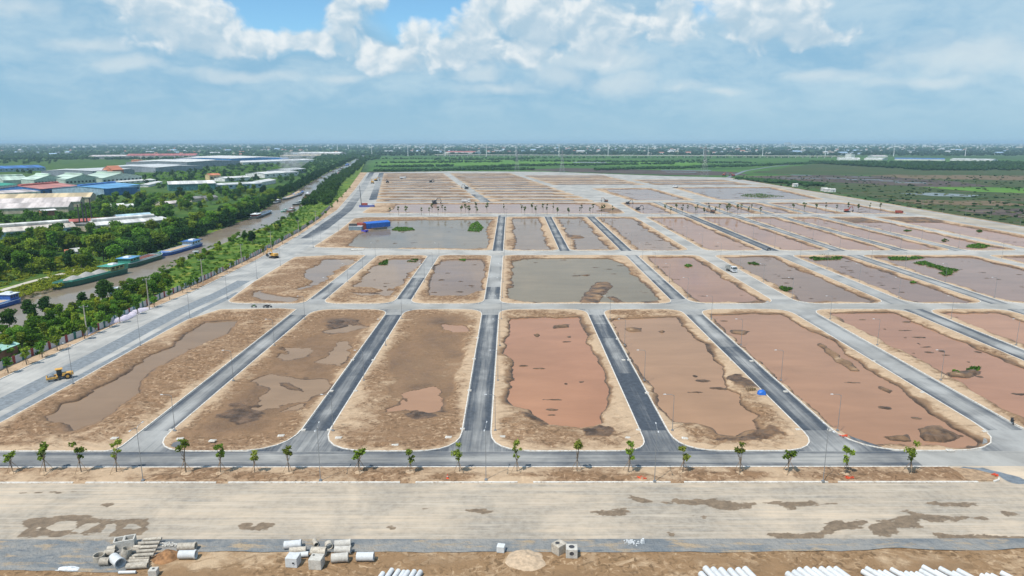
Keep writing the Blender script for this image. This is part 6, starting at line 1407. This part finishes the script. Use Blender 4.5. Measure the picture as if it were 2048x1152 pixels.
o = rub.build('rubble', CONC); o['kind'] = 'stuff'; tag(o, 'broken tan concrete lumps behind the red-brown soil heap', 'rubble')
x, y = G(1285, 1087, YZ); tag(MB().box((x, y, YZ + .3), (.55, .5, .6), .4, top=.8).box((x + .05, y, YZ + .7), (.3, .3, .25), .1).build('cement_bag', CONC_NEW), 'single white sack on the gravel shoulder beside the rubble', 'sack')
x, y = G(137, 1137, YZ); n = 24; g = np.linspace(-1, 1, n); U, V = np.meshgrid(g, g, indexing='ij'); Hc = .04 + .14 * np.clip(1 - U ** 2 - V ** 2, 0, 1) * (1 + fbm(U * 3 + 5, V * 3, 1, 3, 3)); idx = np.arange(n * n).reshape(n, n)
o = mesh_np('white_sheet', np.stack([x + U * 1.6, y + V * .55, YZ + Hc], -1).reshape(-1, 3), np.stack([idx[:-1, :-1], idx[1:, :-1], idx[1:, 1:], idx[:-1, 1:]], -1).reshape(-1, 4), LAMPW, smooth=True); tag(o, 'crumpled white plastic sheet on the sand at the lower left', 'plastic sheet')
# concrete covers on the plots and drain inlets at the kerbs
def slab(px, py, w, d, lab, grp, nm='manhole_cover', h=.16, z=.25, rz=None):
    x, y = G(px, py, z); e = empty(nm, (x, y, z - .12), random.uniform(-.25, .25) if rz is None else rz, lab, 'concrete cover', grp); MB().box((0, 0, h / 2), (w, d, h)).build('frame', KERB, e); MB().box((w * .06, 0, h + .02), (w * .7, d * .7, .05)).build('lid', CONC, e)
for i, (px, py) in enumerate(((229, 876), (360, 877), (425, 881), (562, 871), (677, 875), (790, 890), (897, 874), (1004, 873), (1255, 875), (1370, 876), (1900, 900))): slab(px, py, 1.35, .95, 'pale square manhole cover on the front plots, %s from the left' % ORD[i], 'manhole covers on the front plots')
inl = [(343, 860), (607, 860), (659, 860), (663, 782), (711, 782), (705, 720), (747, 720), (776, 677), (925, 858), (1277, 860), (1247, 720), (1235, 678), (1258, 720), (1294, 786), (1419, 679), (1461, 721), (1596, 859), (1660, 860), (1970, 863), (1747, 722), (1845, 785), (1571, 783), (939, 781), (948, 718), (955, 676), (1503, 722)]
SNM = ['S1', 'S2', 'S3', 'S4', 'S5', 'S6', 'S7']; cnt = {}
for (px, py) in sorted(inl, key=lambda q: -q[1]):
    x, y = G(px, py, .14); sn, sd_ = min(((k, j) for k in range(7) for j in (0, 1)), key=lambda q: abs(ST[SNM[q[0]]][q[1]] - x)); k = cnt.get((sn, sd_), 0); cnt[(sn, sd_)] = k + 1
    slab(px, py, .95, .75, 'drain inlet on the %s kerb of the %s side street, %s from front' % (('left', 'right')[sd_], ORD[sn], ORD[k]), 'drain inlets along the front-row kerbs', 'drain_inlet', .24, .14, 0)
# bits of orange and red site netting
NET = paint('orange_netting', (.72, .10, .04), .7); 
for i, (px, py, w) in enumerate(((1685, 873, 2.0), (1283, 957, 1.3), (1697, 957, 1.8), (1990, 951, .7))):
    x, y = G(px, py, .2); m = MB(); rr3 = random.Random(i)
    for _ in range(16): m.box((x + rr3.uniform(-w / 2, w / 2), y + rr3.uniform(-.35, .35), .28 + rr3.uniform(0, .22)), (rr3.uniform(.25, .6), .06, rr3.uniform(.05, .2)), rr3.uniform(-.6, .6))
    tag(m.build('site_netting', NET), ['crumpled orange netting on the front-left corner of the large right pond plot', 'flattened orange netting beside the fourth front lamp', 'red netting on the front strip near its right end', 'small red marker on the tip of the front strip'][i], 'netting')
x, y = G(895, 957, .2); e = empty('traffic_cone', (x, y, .2), 0, 'single orange traffic cone on the front strip', 'traffic cone'); MB().tube((0, 0, .05), (0, 0, .85), .2, .04, 12).build('cone', NET, e); MB().box((0, 0, .03), (.5, .5, .06)).build('base', NET, e); MB().tube((0, 0, .4), (0, 0, .55), .135, .11, 12).build('stripe', LAMPW, e)
x, y = G(1992, 962, .1); e = empty('kerb_block', (x, y, .0), .2, 'curved white kerb piece at the tip of the front strip', 'kerb piece'); MB().box((0, 0, .15), (1.2, .3, .3), .2).box((.95, .35, .15), (.9, .3, .3), .8).build('block', KERB, e)

# ------------------------------------------------------------------ vehicles and machines
def wheel(e, c, r, w, rim=None):
    o = MB().tube((c[0], c[1] - w / 2, c[2]), (c[0], c[1] + w / 2, c[2]), r, n=16).build('wheel', RUBBER, e); MB().tube((c[0], c[1] - w / 2 - .02, c[2]), (c[0], c[1] + w / 2 + .02, c[2]), r * .5, n=12).build('rim', rim or STEEL, o)
def roller(px, py, rz, lab):
    x, y = G(px, py); e = empty('road_roller', (x, y, .02), rz, lab, 'road roller')     # drum at +x
    MB().tube((2.0, -1.05, .78), (2.0, 1.05, .78), .78, n=24).build('drum', STEEL, e, smooth=True)
    f = MB(); 
    for s in (-1, 1): f.box((1.75, s * 1.2, .85), (2.3, .2, .5))
    f.box((3.0, 0, .85), (.25, 2.6, .55)); f.box((.75, 0, .9), (.35, 2.6, .6)); f.build('drum_frame', YELLOW, e, bevel=.04)
    MB().box((-1.6, 0, 1.25), (2.6, 1.6, .75), top=.9).build('engine_hood', YELLOW, e, bevel=.08); MB().box((-.9, 0, .75), (3.2, 1.3, .5)).build('chassis', DARKMETAL, e)
    for s in (-1, 1): wheel(e, (-1.5, s * .9, .75), .75, .5, YELLOW)
    c = MB(); 
    for sx in (-.35, .75):
        for s in (-.65, .65): c.box((sx, s, 1.95), (.09, .09, 1.5))
    cb = c.build('cab_frame', DARKMETAL, e); MB().box((.2, 0, 1.9), (1.0, 1.22, 1.2)).build('cab_glass', GLASS, cb); MB().box((.2, 0, 2.75), (1.7, 1.6, .14)).build('cab_roof', YELLOW, e, bevel=.04); MB().box((.5, .9, 2.2), (.06, .2, .3)).build('mirror', DARKMETAL, e)
roller(122, 758, math.radians(215), 'yellow single-drum road roller on the left highway')
def excavator(px, py, rz, col, lab, sc=1.0, name='excavator', reach=1.0, z=.02):
    x, y = G(px, py); e = empty(name, (x, y, z), rz, lab, 'excavator'); e.scale = (sc,) * 3
    for s in (-1, 1):
        t = MB(); t.profy([(-1.9, .35), (-1.6, .05), (1.6, .05), (1.9, .35), (1.9, .6), (1.6, .85), (-1.6, .85), (-1.9, .6)], s * 1.15 - .3, s * 1.15 + .3); t.build('track', RUBBER, e)
    MB().box((-.2, 0, 1.05), (2.4, 1.8, .4)).build('turntable', DARKMETAL, e); MB().box((-.9, 0, 1.75), (2.2, 2.5, 1.1), top=.95).build('engine_housing', col, e, bevel=.08)
    cb = MB().box((.75, .75, 1.95), (1.4, 1.0, 1.5), top=.9).build('cab', col, e, bevel=.06); MB().box((.95, .75, 2.15), (1.25, 1.04, .8)).build('cab_glass', GLASS, cb); MB().box((.75, .75, 2.75), (1.3, .95, .1)).build('cab_roof', LAMPW, cb)
    bm_ = MB(); pts = [(.9, -.3, 1.6), (2.4, -.3, 4.0), (4.4 * reach, -.3, 4.1)]
    bm_.path([Vector(p) for p in pts], [.28, .3, .2], 4); bm_.build('boom', col, e); MB().path([Vector((4.3 * reach, -.3, 4.3)), Vector((5.2 * reach, -.3, 1.6))], [.22, .14], 4).build('stick', col, e)
    MB().profy([(5.4 * reach, 1.7), (5.0 * reach, 1.5), (4.3 * reach, .8), (4.5 * reach, .3), (5.1 * reach, .45)], -.8, .2).build('bucket', DARKMETAL, e)
    MB().path([Vector((1.2, -.3, 1.7)), Vector((2.3, -.3, 3.5))], [.09, .06], 6).build('hydraulic_ram', STEEL, e); return e
excavator(548, 516, math.radians(150), YELLOW, 'yellow excavator working on the left highway', 1.1)
REDM = paint('machine_red', (.33, .055, .035), .6, dirtamt=.5); ORGM = paint('machine_rust_brown', (.20, .09, .05), .6, dirtamt=.5)
excavator(1694, 424.5, .3, REDM, 'red excavator on the planted cross road at right', 1.15); excavator(1425, 425.5, 2.6, ORGM, 'orange-brown excavator among the saplings right of centre', 1.0); excavator(1276, 420, .2, DARKMETAL, 'dark excavator beside the pale road behind the planted cross road', 1.0); excavator(1212, 404, 2.8, ORGM, 'orange excavator at the edge of the far strips', 1.0); excavator(1256, 408.5, .3, DARKMETAL, 'dark excavator at the pond corner right of the pale road', 1.0)
excavator(745, 367, 2.0, YELLOW, 'yellow excavator on the median of the upper highway, left of two', 1.4); excavator(752, 362, .8, YELLOW, 'yellow excavator on the median of the upper highway, right of two', 1.4); excavator(1448, 352, 1, REDM, 'red excavator at the far end of the boundary road', 1.6); excavator(1466, 353, 2.2, REDM, 'second red excavator at the far end of the boundary road', 1.6)
def truck(px, py, rz, lab, cabm, bodym, L=6.8, dump=True, name='truck', sc=1.0):
    x, y = G(px, py); e = empty(name, (x, y, .02), rz, lab, 'truck'); e.scale = (sc,) * 3     # front at +x
    MB().box((0, 0, .85), (L, 1.0, .28)).build('chassis', DARKMETAL, e)
    cb = MB().profy([(L / 2 - 1.9, .7), (L / 2, .7), (L / 2, 1.7), (L / 2 - .18, 2.75), (L / 2 - 1.9, 2.8)], -1.2, 1.2).build('cab', cabm, e, bevel=.06)
    w = MB(); w.profy([(L / 2 + .01, 1.75), (L / 2 + .03, 1.75), (L / 2 - .13, 2.6), (L / 2 - .16, 2.6)], -1.05, 1.05); w.build('windscreen', GLASS, cb)
    for s in (-1, 1): MB().box((L / 2 - .85, s * 1.21, 2.15), (1.1, .03, .7)).build('side_window', GLASS, cb); MB().box((L / 2 + .02, s * .85, 1.05), (.06, .35, .2)).build('headlight', LAMPW, e); MB().box((L / 2 + .1, s * 1.4, 2.1), (.08, .22, .5)).build('mirror', DARKMETAL, e)
    MB().box((L / 2 + .04, 0, .62), (.14, 2.3, .3)).build('bumper', cabm, e); MB().box((L / 2 + .02, 0, 1.35), (.05, 1.5, .25)).build('grille', DARKMETAL, e)
    b = MB(); l = L - 2.2; cx_ = -L / 2 + l / 2
    if dump:
        b.box((cx_, 0, 1.15), (l, 2.3, .16))
        for s in (-1, 1): b.box((cx_, s * 1.17, 1.75), (l, .1, 1.3))
        b.box((cx_ - l / 2 + .05, 0, 1.75), (.1, 2.24, 1.3)); b.box((cx_ + l / 2 - .05, 0, 2.0), (.1, 2.24, 1.8))
    else: b.box((cx_, 0, 2.1), (l, 2.4, 2.1))
    b.build('load_bed', bodym, e)
    for xx in (L / 2 - 1.1, -L / 2 + 1.2, -L / 2 + 2.4):
        for s in (-1, 1): wheel(e, (xx, s * 1.0, .5), .5, .35)
    return e
truck(1462, 543, math.radians(-79), 'white tipper truck driving towards the viewer on the wide side street', LAMPW, paint('tipper_bed', (.30, .33, .32), .6, dirtamt=.4))
truck(1350, 376, 2.2, 'small white truck by the far broad ponds', LAMPW, LAMPW, sc=1.2); truck(1798, 427.5, .1, 'red truck on the junction with the boundary road', REDM, REDM, sc=.9, dump=False); truck(932, 405.5, 0, 'white truck on the bank behind the planted cross road', LAMPW, LAMPW, sc=1.3); truck(806, 358, 0, 'white truck far off among the left strips', LAMPW, LAMPW, sc=1.5)
def motorbike(px, py, rz, col, lab, z=.02, sc=1.0):
    x, y = G(px, py); e = empty('motorbike', (x, y, z), rz, lab, 'motorbike'); e.scale = (sc,) * 3
    for s in (-.62, .62): wheel(e, (s, 0, .3), .3, .1)
    MB().box((0, 0, .55), (.9, .28, .3), top=.7).build('body', col, e, bevel=.04); MB().box((-.25, 0, .78), (.75, .26, .12)).build('seat', RUBBER, e); MB().path([Vector((.62, 0, .3)), Vector((.42, 0, .95))], .04).build('fork', STEEL, e); MB().tube((.42, -.33, .98), (.42, .33, .98), .025).build('handlebar', DARKMETAL, e)
    MB().box((.3, 0, .7), (.12, .4, .5)).build('leg_shield', col, e)
motorbike(532, 615.5, .1, DARKMETAL, 'black motorbike parked on the second cross street, left of two', sc=1.25); motorbike(538, 615.5, .3, DARKMETAL, 'black motorbike parked on the second cross street, right of two', sc=1.25); motorbike(508, 615, 0, paint('bike_green', (.10, .22, .08), .5), 'green motorbike parked near the highway end of the second cross street', sc=1.2); motorbike(2024, 847, 1.2, DARKMETAL, 'dark motorbike by the kerb at the right edge', sc=1.2); motorbike(1538, 500.5, .2, DARKMETAL, 'dark motorbike on the third cross street', sc=1.4)
# tarpaulin-covered generator and its timber rack on the muddy plot edge
x, y = G(1523, 790, .15); e = empty('covered_machine', (x, y, .12), .3, 'bright blue tarpaulin-covered machine at the kerb beside the dark mud', 'machine')
BT = paint('blue_tarpaulin', (.02, .13, .50), .45, var=.3, scale=1.5)
n = 24; vs = []; th = np.linspace(0, 2 * math.pi, n, endpoint=False); rings = []
for (zz, r) in ((0, 1.05), (.35, .98), (.8, .9), (1.1, .72), (1.28, .4), (1.32, .05)): rings.append([Vector((math.cos(a) * r * (1.15 + .08 * math.sin(5 * a + zz * 4)), math.sin(a) * r * (.95 + .09 * math.cos(4 * a - zz * 3)), zz * (1 + .05 * math.sin(3 * a)))) for a in th])
MB().loft(rings).build('tarpaulin', BT, e, smooth=True); MB().box((0, 0, .1), (1.9, 1.5, .12)).build('skid', TIMBER, e)
x, y = G(1500, 783, .1); e = empty('timber_rack', (x, y, .1), .0, 'dark timber rack with poles beside the blue tarpaulin', 'rack')
for k in range(4): MB().box((-.8 + .5 * k, .1 * k, .55), (.12, 1.6, 1.1)).build('board', TIMBER, e)
MB().box((0, 0, .95), (3.6, .12, .12)).build('rail', TIMBER, e); MB().box((-.6, -.4, .5), (4.2, .1, .1)).build('rail', TIMBER, e); MB().box((.6, .4, .35), (1.6, 1.0, .7)).build('crate', paint('olive_crate', (.16, .13, .03), .8), e)

# ------------------------------------------------------------------ barges and boats on the canal
def hull(L, W, H, bow=.22, n=14, sheer=.35, stern=.1):
    """hull as stacked cross-sections along x (bow at +x)"""
    rings = []
    for i in range(n + 1):
        t = i / n; x = (t - .5) * L; w = W / 2
        if t > 1 - bow: w *= max(.10, math.cos((t - (1 - bow)) / bow * math.pi / 2) ** .7)
        if t < stern: w *= .82 + .18 * t / stern
        zt = H + sheer * max(0, (t - .75) / .25) ** 2 + sheer * .3 * max(0, (.12 - t) / .12)
        rings.append([Vector((x, -w, zt)), Vector((x, -w * .88, .1)), Vector((x, -w * .6, -.5)), Vector((x, w * .6, -.5)), Vector((x, w * .88, .1)), Vector((x, w, zt))])
    return rings
def barge(p_bow, p_stern, W, H, hullm, trimm, lab, cargo=None, cabin=None, cabm=None, roofm=None, name='barge', cat='barge', cabh=2.4, cabl=.2, heaps=0, z=None):
    z = WZ if z is None else z
    a = Vector(G(*p_bow, z)); b = Vector(G(*p_stern, z)); d = a - b; L = d.length; c = (a + b) / 2; e = empty(name, (c.x, c.y, z), math.atan2(d.y, d.x), lab, cat)
    h = MB(); rg = hull(L, W, H); h.loft(rg); h.build('hull', hullm, e)
    tr = MB()
    for s in (0, 5):
        pts = [Vector((r[s].x, r[s].y, r[s].z + .05)) for r in rg]; tr.path(pts, .14, 4)
    tr.build('gunwale', trimm, e)
    hx0, hx1 = -L * .5 + L * (cabl + .05), L * .33
    co = MB()
    for s in (-1, 1): co.box(((hx0 + hx1) / 2, s * W * .38, H + .25), (hx1 - hx0, .12, .55))
    co.box((hx0, 0, H + .25), (.12, W * .76, .55)); co.box((hx1, 0, H + .25), (.12, W * .76, .55)); co.build('hatch_coaming', trimm, e)
    if cargo: MB().box(((hx0 + hx1) / 2, 0, H + .2), (hx1 - hx0 - .3, W * .7, .35), top=.92).build('cargo', cargo, e)
    for k in range(heaps):
        t = (k + .5) / heaps; cx_ = hx0 + (hx1 - hx0) * t; r = (hx1 - hx0) / heaps * .62; nn = 18; rng = []
        for (zz, q) in ((0, 1), (.35, .72), (.7, .4), (.95, .12), (1, .02)): rng.append([Vector((cx_ + math.cos(2 * math.pi * j / nn) * r * q * (1 + .08 * math.sin(3 * j + k)), math.sin(2 * math.pi * j / nn) * W * .36 * q, H + .3 + zz * 1.7 * (.9 + .15 * (k % 2)))) for j in range(nn)])
        MB().loft(rng).build('gravel_pile', cargo, e, smooth=True)
    if cabin:
        cl = L * cabl; cx_ = -L / 2 + cl / 2 + L * .05; cb = MB().box((cx_, 0, H + cabh / 2), (cl, W * .78, cabh)).build('cabin', cabm, e)
        for s in (-1, 1):
            for q in range(3): MB().box((cx_ - cl * .3 + q * cl * .3, s * (W * .39 + .02), H + cabh * .6), (cl * .18, .06, cabh * .35)).build('window', GLASS, cb)
        MB().box((cx_, 0, H + cabh + .08), (cl * 1.14, W * .95, .16)).build('cabin_roof', roofm, e); MB().box((cx_ - cl * .1, 0, H + cabh + .5), (cl * .4, W * .4, .6), top=.8).build('wheelhouse', LAMPW, e)
    else: MB().box((-L * .4, 0, H + .4), (L * .06, W * .3, .8)).build('winch', DARKMETAL, e)
    return e
hG = paint('hull_green', (.012, .11, .075), .5, dirtamt=.3); hB = paint('hull_blue', (.02, .10, .40), .5, dirtamt=.2); hD = paint('hull_dark', (.05, .07, .08), .6, dirtamt=.4); tG = paint('trim_green', (.06, .30, .22), .5); tB = paint('trim_pale_blue', (.45, .58, .72), .5); tW = paint('trim_white', (.62, .66, .66), .5); GRV = paint('grey_gravel_load', (.34, .33, .31), .95, var=.2, scale=3); SND = paint('sand_load', (.46, .34, .22), .95, var=.15); RST = paint('rust_hold', (.16, .055, .04), .85, var=.3); cY = paint('cabin_yellow_teal', (.30, .30, .12), .6, var=.6, scale=.8); hBr = paint('hull_brown', (.22, .09, .05), .7, var=.4)
barge((108, 579), (245, 545), 8, 2.3, hG, tG, 'green barge carrying three grey gravel piles, moored by the lane', GRV, True, cY, tG, heaps=3, cabl=.22)
barge((322, 514), (245, 537), 8, 2.2, hG, tW, 'green barge with blue-roofed cabin and empty rust-red hold', RST, True, tG, BLU, cabl=.24)
barge((318, 514), (396, 491), 7.5, 1.7, hB, tB, 'blue barge loaded with sand under the overhanging trees', SND, True, tB, BLUD, cabl=.24)
barge((541, 425), (507, 438), 6.5, 1.8, hD, tB, 'blue and dark barge alone in midstream', hD, True, REDM, tW, cabl=.2, cabh=1.6)
barge((-30, 622), (30, 604), 6.5, 1.6, hB, tB, 'blue barge cut off by the left edge', SND, True, hB, tW, cabl=.3)
barge((566, 400.5), (600, 389), 7, 1.5, hD, tW, 'sand barge moored against the far bank, with rusty hatch covers', SND, None); barge((589, 392.5), (603, 384.5), 7, 1.8, hB, tB, 'blue-hulled barge just beyond the sand barge', SND, None, heaps=2)
barge((608, 404), (617, 390.5), 6.5, 1.6, hBr, tW, 'rust-brown barge seen end-on along the near bank', hBr, True, hBr, DGY, cabl=.3, cabh=2); barge((586, 411), (611, 405), 6, 1.3, hD, tW, 'grey-green work barge moored below the rust-brown one', None, True, wGr, tW, cabl=.3, cabh=1.6)
barge((562, 424), (574, 423), 3.2, .8, tG, tW, 'small pale green boat by the near bank', None, True, wGr, tG, name='boat', cat='boat', cabh=1.2, cabl=.35); barge((574, 423.5), (588, 421), 3.6, .9, hBr, tW, 'small maroon and white boat beside the pale green one', None, True, wW, RED2, name='boat', cat='boat', cabh=1.6, cabl=.4)
barge((547, 408), (559, 404), 4.5, 1.1, hD, tW, 'dark small boat under the far bank trees', None, True, hD, DGY, name='boat', cat='boat', cabh=1.5, cabl=.4); barge((676, 347), (688, 344), 7, 1.6, REDM, tW, 'red boat far up the canal', None, True, REDM, tW, name='boat', cat='boat'); barge((678, 341.5), (684, 339.5), 7, 1.6, hD, tW, 'dark boat far up the canal beyond the red one', None, True, hD, DGY, name='boat', cat='boat'); barge((692, 331), (696, 329), 8, 1.6, hB, tB, 'tiny blue boat at the canal bend', None, True, hB, tW, name='boat', cat='boat')
# white boat canopy and awning on the near bank
x, y = G(228, 592); e = empty('pavilion', (x, y, -.3), .4, 'white-roofed little lookout among the near bank bushes', 'pavilion'); MB().box((0, 0, 3.6), (3.6, 2.8, .2)).build('roof', LAMPW, e)
for sx in (-1.5, 1.5):
    for sy in (-1.1, 1.1): MB().tube((sx, sy, 0), (sx, sy, 3.5), .08).build('post', LAMPW, e)
MB().box((0, 0, 1.4), (3.2, 2.4, .15)).build('floor', LAMPW, e)
x, y = G(505, 474); e = empty('parasol', (x, y, -.3), 0, 'orange and blue parasol beside the dark tree on the near bank', 'parasol'); MB().tube((0, 0, 0), (0, 0, 2.4), .04).build('pole', STEEL, e); MB().tube((0, 0, 2.0), (0, 0, 2.9), 2.0, .1, 12).build('canopy', NET, e)
x, y = G(392, 510); e = empty('shelter', (x, y, -.3), .2, 'tiny white shelter at the water edge of the near bank', 'shelter'); MB().box((0, 0, 2.4), (3, 2.2, .15)).build('roof', LAMPW, e); MB().box((0, .9, 1.2), (2.6, .12, 2.4)).build('wall', LAMPW, e)
# ------------------------------------------------------------------ tarpaulin house-boat and pontoon at the third-row pond
bl = barge((732, 459.5), (770, 456), 8, 1.2, paint('pontoon_grey', (.20, .22, .20), .8), TIMBER, 'moored pontoon under a long bright blue tarpaulin with a red end', None, None, name='pontoon', cat='pontoon', z=-.5)
c = Vector(bl.location); 
MB().profx([(-3.6, 1.2), (3.6, 1.2), (3.7, 4.6), (0, 5.6), (-3.7, 4.6)], -10, 9).build('tarpaulin', BT, bl); MB().box((11, 0, 3.0), (3.2, 7.0, 4.2)).build('red_cabin', REDM, bl)
x, y = G(712, 461); e = empty('site_container', (x, y, -.2), -.05, 'grey-blue site container with dark machines at the pond edge', 'container'); MB().box((0, 0, 1.6), (9, 4, 3.2)).build('body', paint('container_grey', (.18, .25, .30), .6), e); MB().box((-2, .5, 4.0), (5, 2.5, 1.6)).build('roof_machine', DARKMETAL, e); MB().box((0, 0, 3.28), (9.3, 4.3, .14)).build('roof', LAMPW, e)
x, y = G(728, 463); tag(MB().box((x, y, .3), (5, 2.4, 1.2), .2, top=.7).box((x + 2, y - .5, .8), (2, 1.4, .8), .5).build('tarpaulin', paint('purple_blue_cloth', (.06, .05, .36), .7)), 'crumpled purple-blue cloth between container and pontoon', 'tarpaulin')
x, y = G(715, 497, .1); slab(715, 499, 7, 3, 'broad white concrete pad under a lamp at the pond corner', 'concrete pads', 'concrete_pad', .3)
x, y = G(734, 414); e = empty('work_barge', (x, y, 0), .1, 'red, white and blue pile-driving rig at the highway corner of the fourth row', 'rig'); MB().box((0, 0, .9), (14, 5, 1.8)).build('base', paint('rig_blue', (.08, .10, .30), .6), e); MB().box((-2, 0, 2.6), (5, 4, 2.2)).build('cabin', REDM, e); MB().box((3, 0, 2.2), (4, 3, 1)).build('deck_box', LAMPW, e); MB().tube((-5, 0, 1.8), (-6, 0, 20), .35, .2, 6).build('mast', DARKMETAL, e)
for i, (px, py) in enumerate(((869, 407), (862, 365), (775, 366), (1866 / 2, 378))):
    excavator(px, py, i, DARKMETAL, 'dark far excavator on the left strips, %s' % ['beside the sapling row', 'on the middle strip', 'near the highway', 'on the fourth strip'][i], 1.3)
for i, (px, py) in enumerate(((1648, 382), (1655, 383.5), (1664, 384), (1590, 373))):
    x, y = G(px, py); e = empty('site_hut', (x, y, 0), .1 * i, 'white site hut by the boundary road, %s' % ['left of the group', 'middle of the group', 'right of the group', 'farthest alone'][i], 'hut', 'white huts by the boundary road'); MB().box((0, 0, 1.6), (7, 4, 3.2)).build('wall', wW, e); MB().profx([(-2.3, 3.2), (2.3, 3.2), (0, 4.3)], -3.8, 3.8).build('roof', WH, e); MB().box((1, -2.02, 1.1), (1, .06, 2.1)).build('door', DARKMETAL, e)
# ------------------------------------------------------------------ smoke over the white hall
x, y = G(566, 352); sm = MB(); n = 20; rg = []
for zz in np.linspace(0, 1, 8): rg.append([Vector((math.cos(a) * (26 + 40 * zz) * .55 + 34 * zz, math.sin(a) * (26 + 40 * zz) * .55, 2 + 40 * zz)) for a in np.linspace(0, 2 * math.pi, n, endpoint=False)])
sm.loft(rg); m = bpy.data.materials.new('drifting_smoke'); m.use_nodes = True; nt = m.node_tree; nt.nodes.clear(); t = NT(nt); v = t.n('ShaderNodeVolumePrincipled'); v.inputs['Color'].default_value = (.98, .99, 1, 1); tc = t.n('ShaderNodeTexCoord').outputs['Object']
nz = t.noise(tc, .035, 4, .6, .6); t.link(t.ss(nz, .42, .68, 0, .055), v.inputs['Density']); ou = t.n('ShaderNodeOutputMaterial'); t.link(v.outputs[0], ou.inputs['Volume']); m.cycles.volume_step_rate = 4
o = sm.build('smoke', m); o.location = (x, y, 0); o['kind'] = 'stuff'; tag(o, 'pale drifting smoke above the white hall', 'smoke')
# ------------------------------------------------------------------ the air
hz = MB(); x0, x1, y0, y1, z0, z1 = -25800, 25800, -2800, 39800, GZ - 1.0, 78.0
hz.box(((x0 + x1) / 2, (y0 + y1) / 2, (z0 + z1) / 2), (x1 - x0, y1 - y0, z1 - z0))
hm = bpy.data.materials.new('haze_air'); hm.use_nodes = True; nt = hm.node_tree; nt.nodes.clear(); t = NT(nt)
vol = t.n('ShaderNodeVolumePrincipled'); vol.inputs['Color'].default_value = (0.56, 0.81, 1.0, 1); vol.inputs['Density'].default_value = 0.85e-4; vol.inputs['Anisotropy'].default_value = 0.0
ou = t.n('ShaderNodeOutputMaterial'); t.link(vol.outputs[0], ou.inputs['Volume'])
ho = hz.build('haze', hm); ho['kind'] = 'stuff'; tag(ho, 'pale blue haze thickening towards the horizon', 'haze')
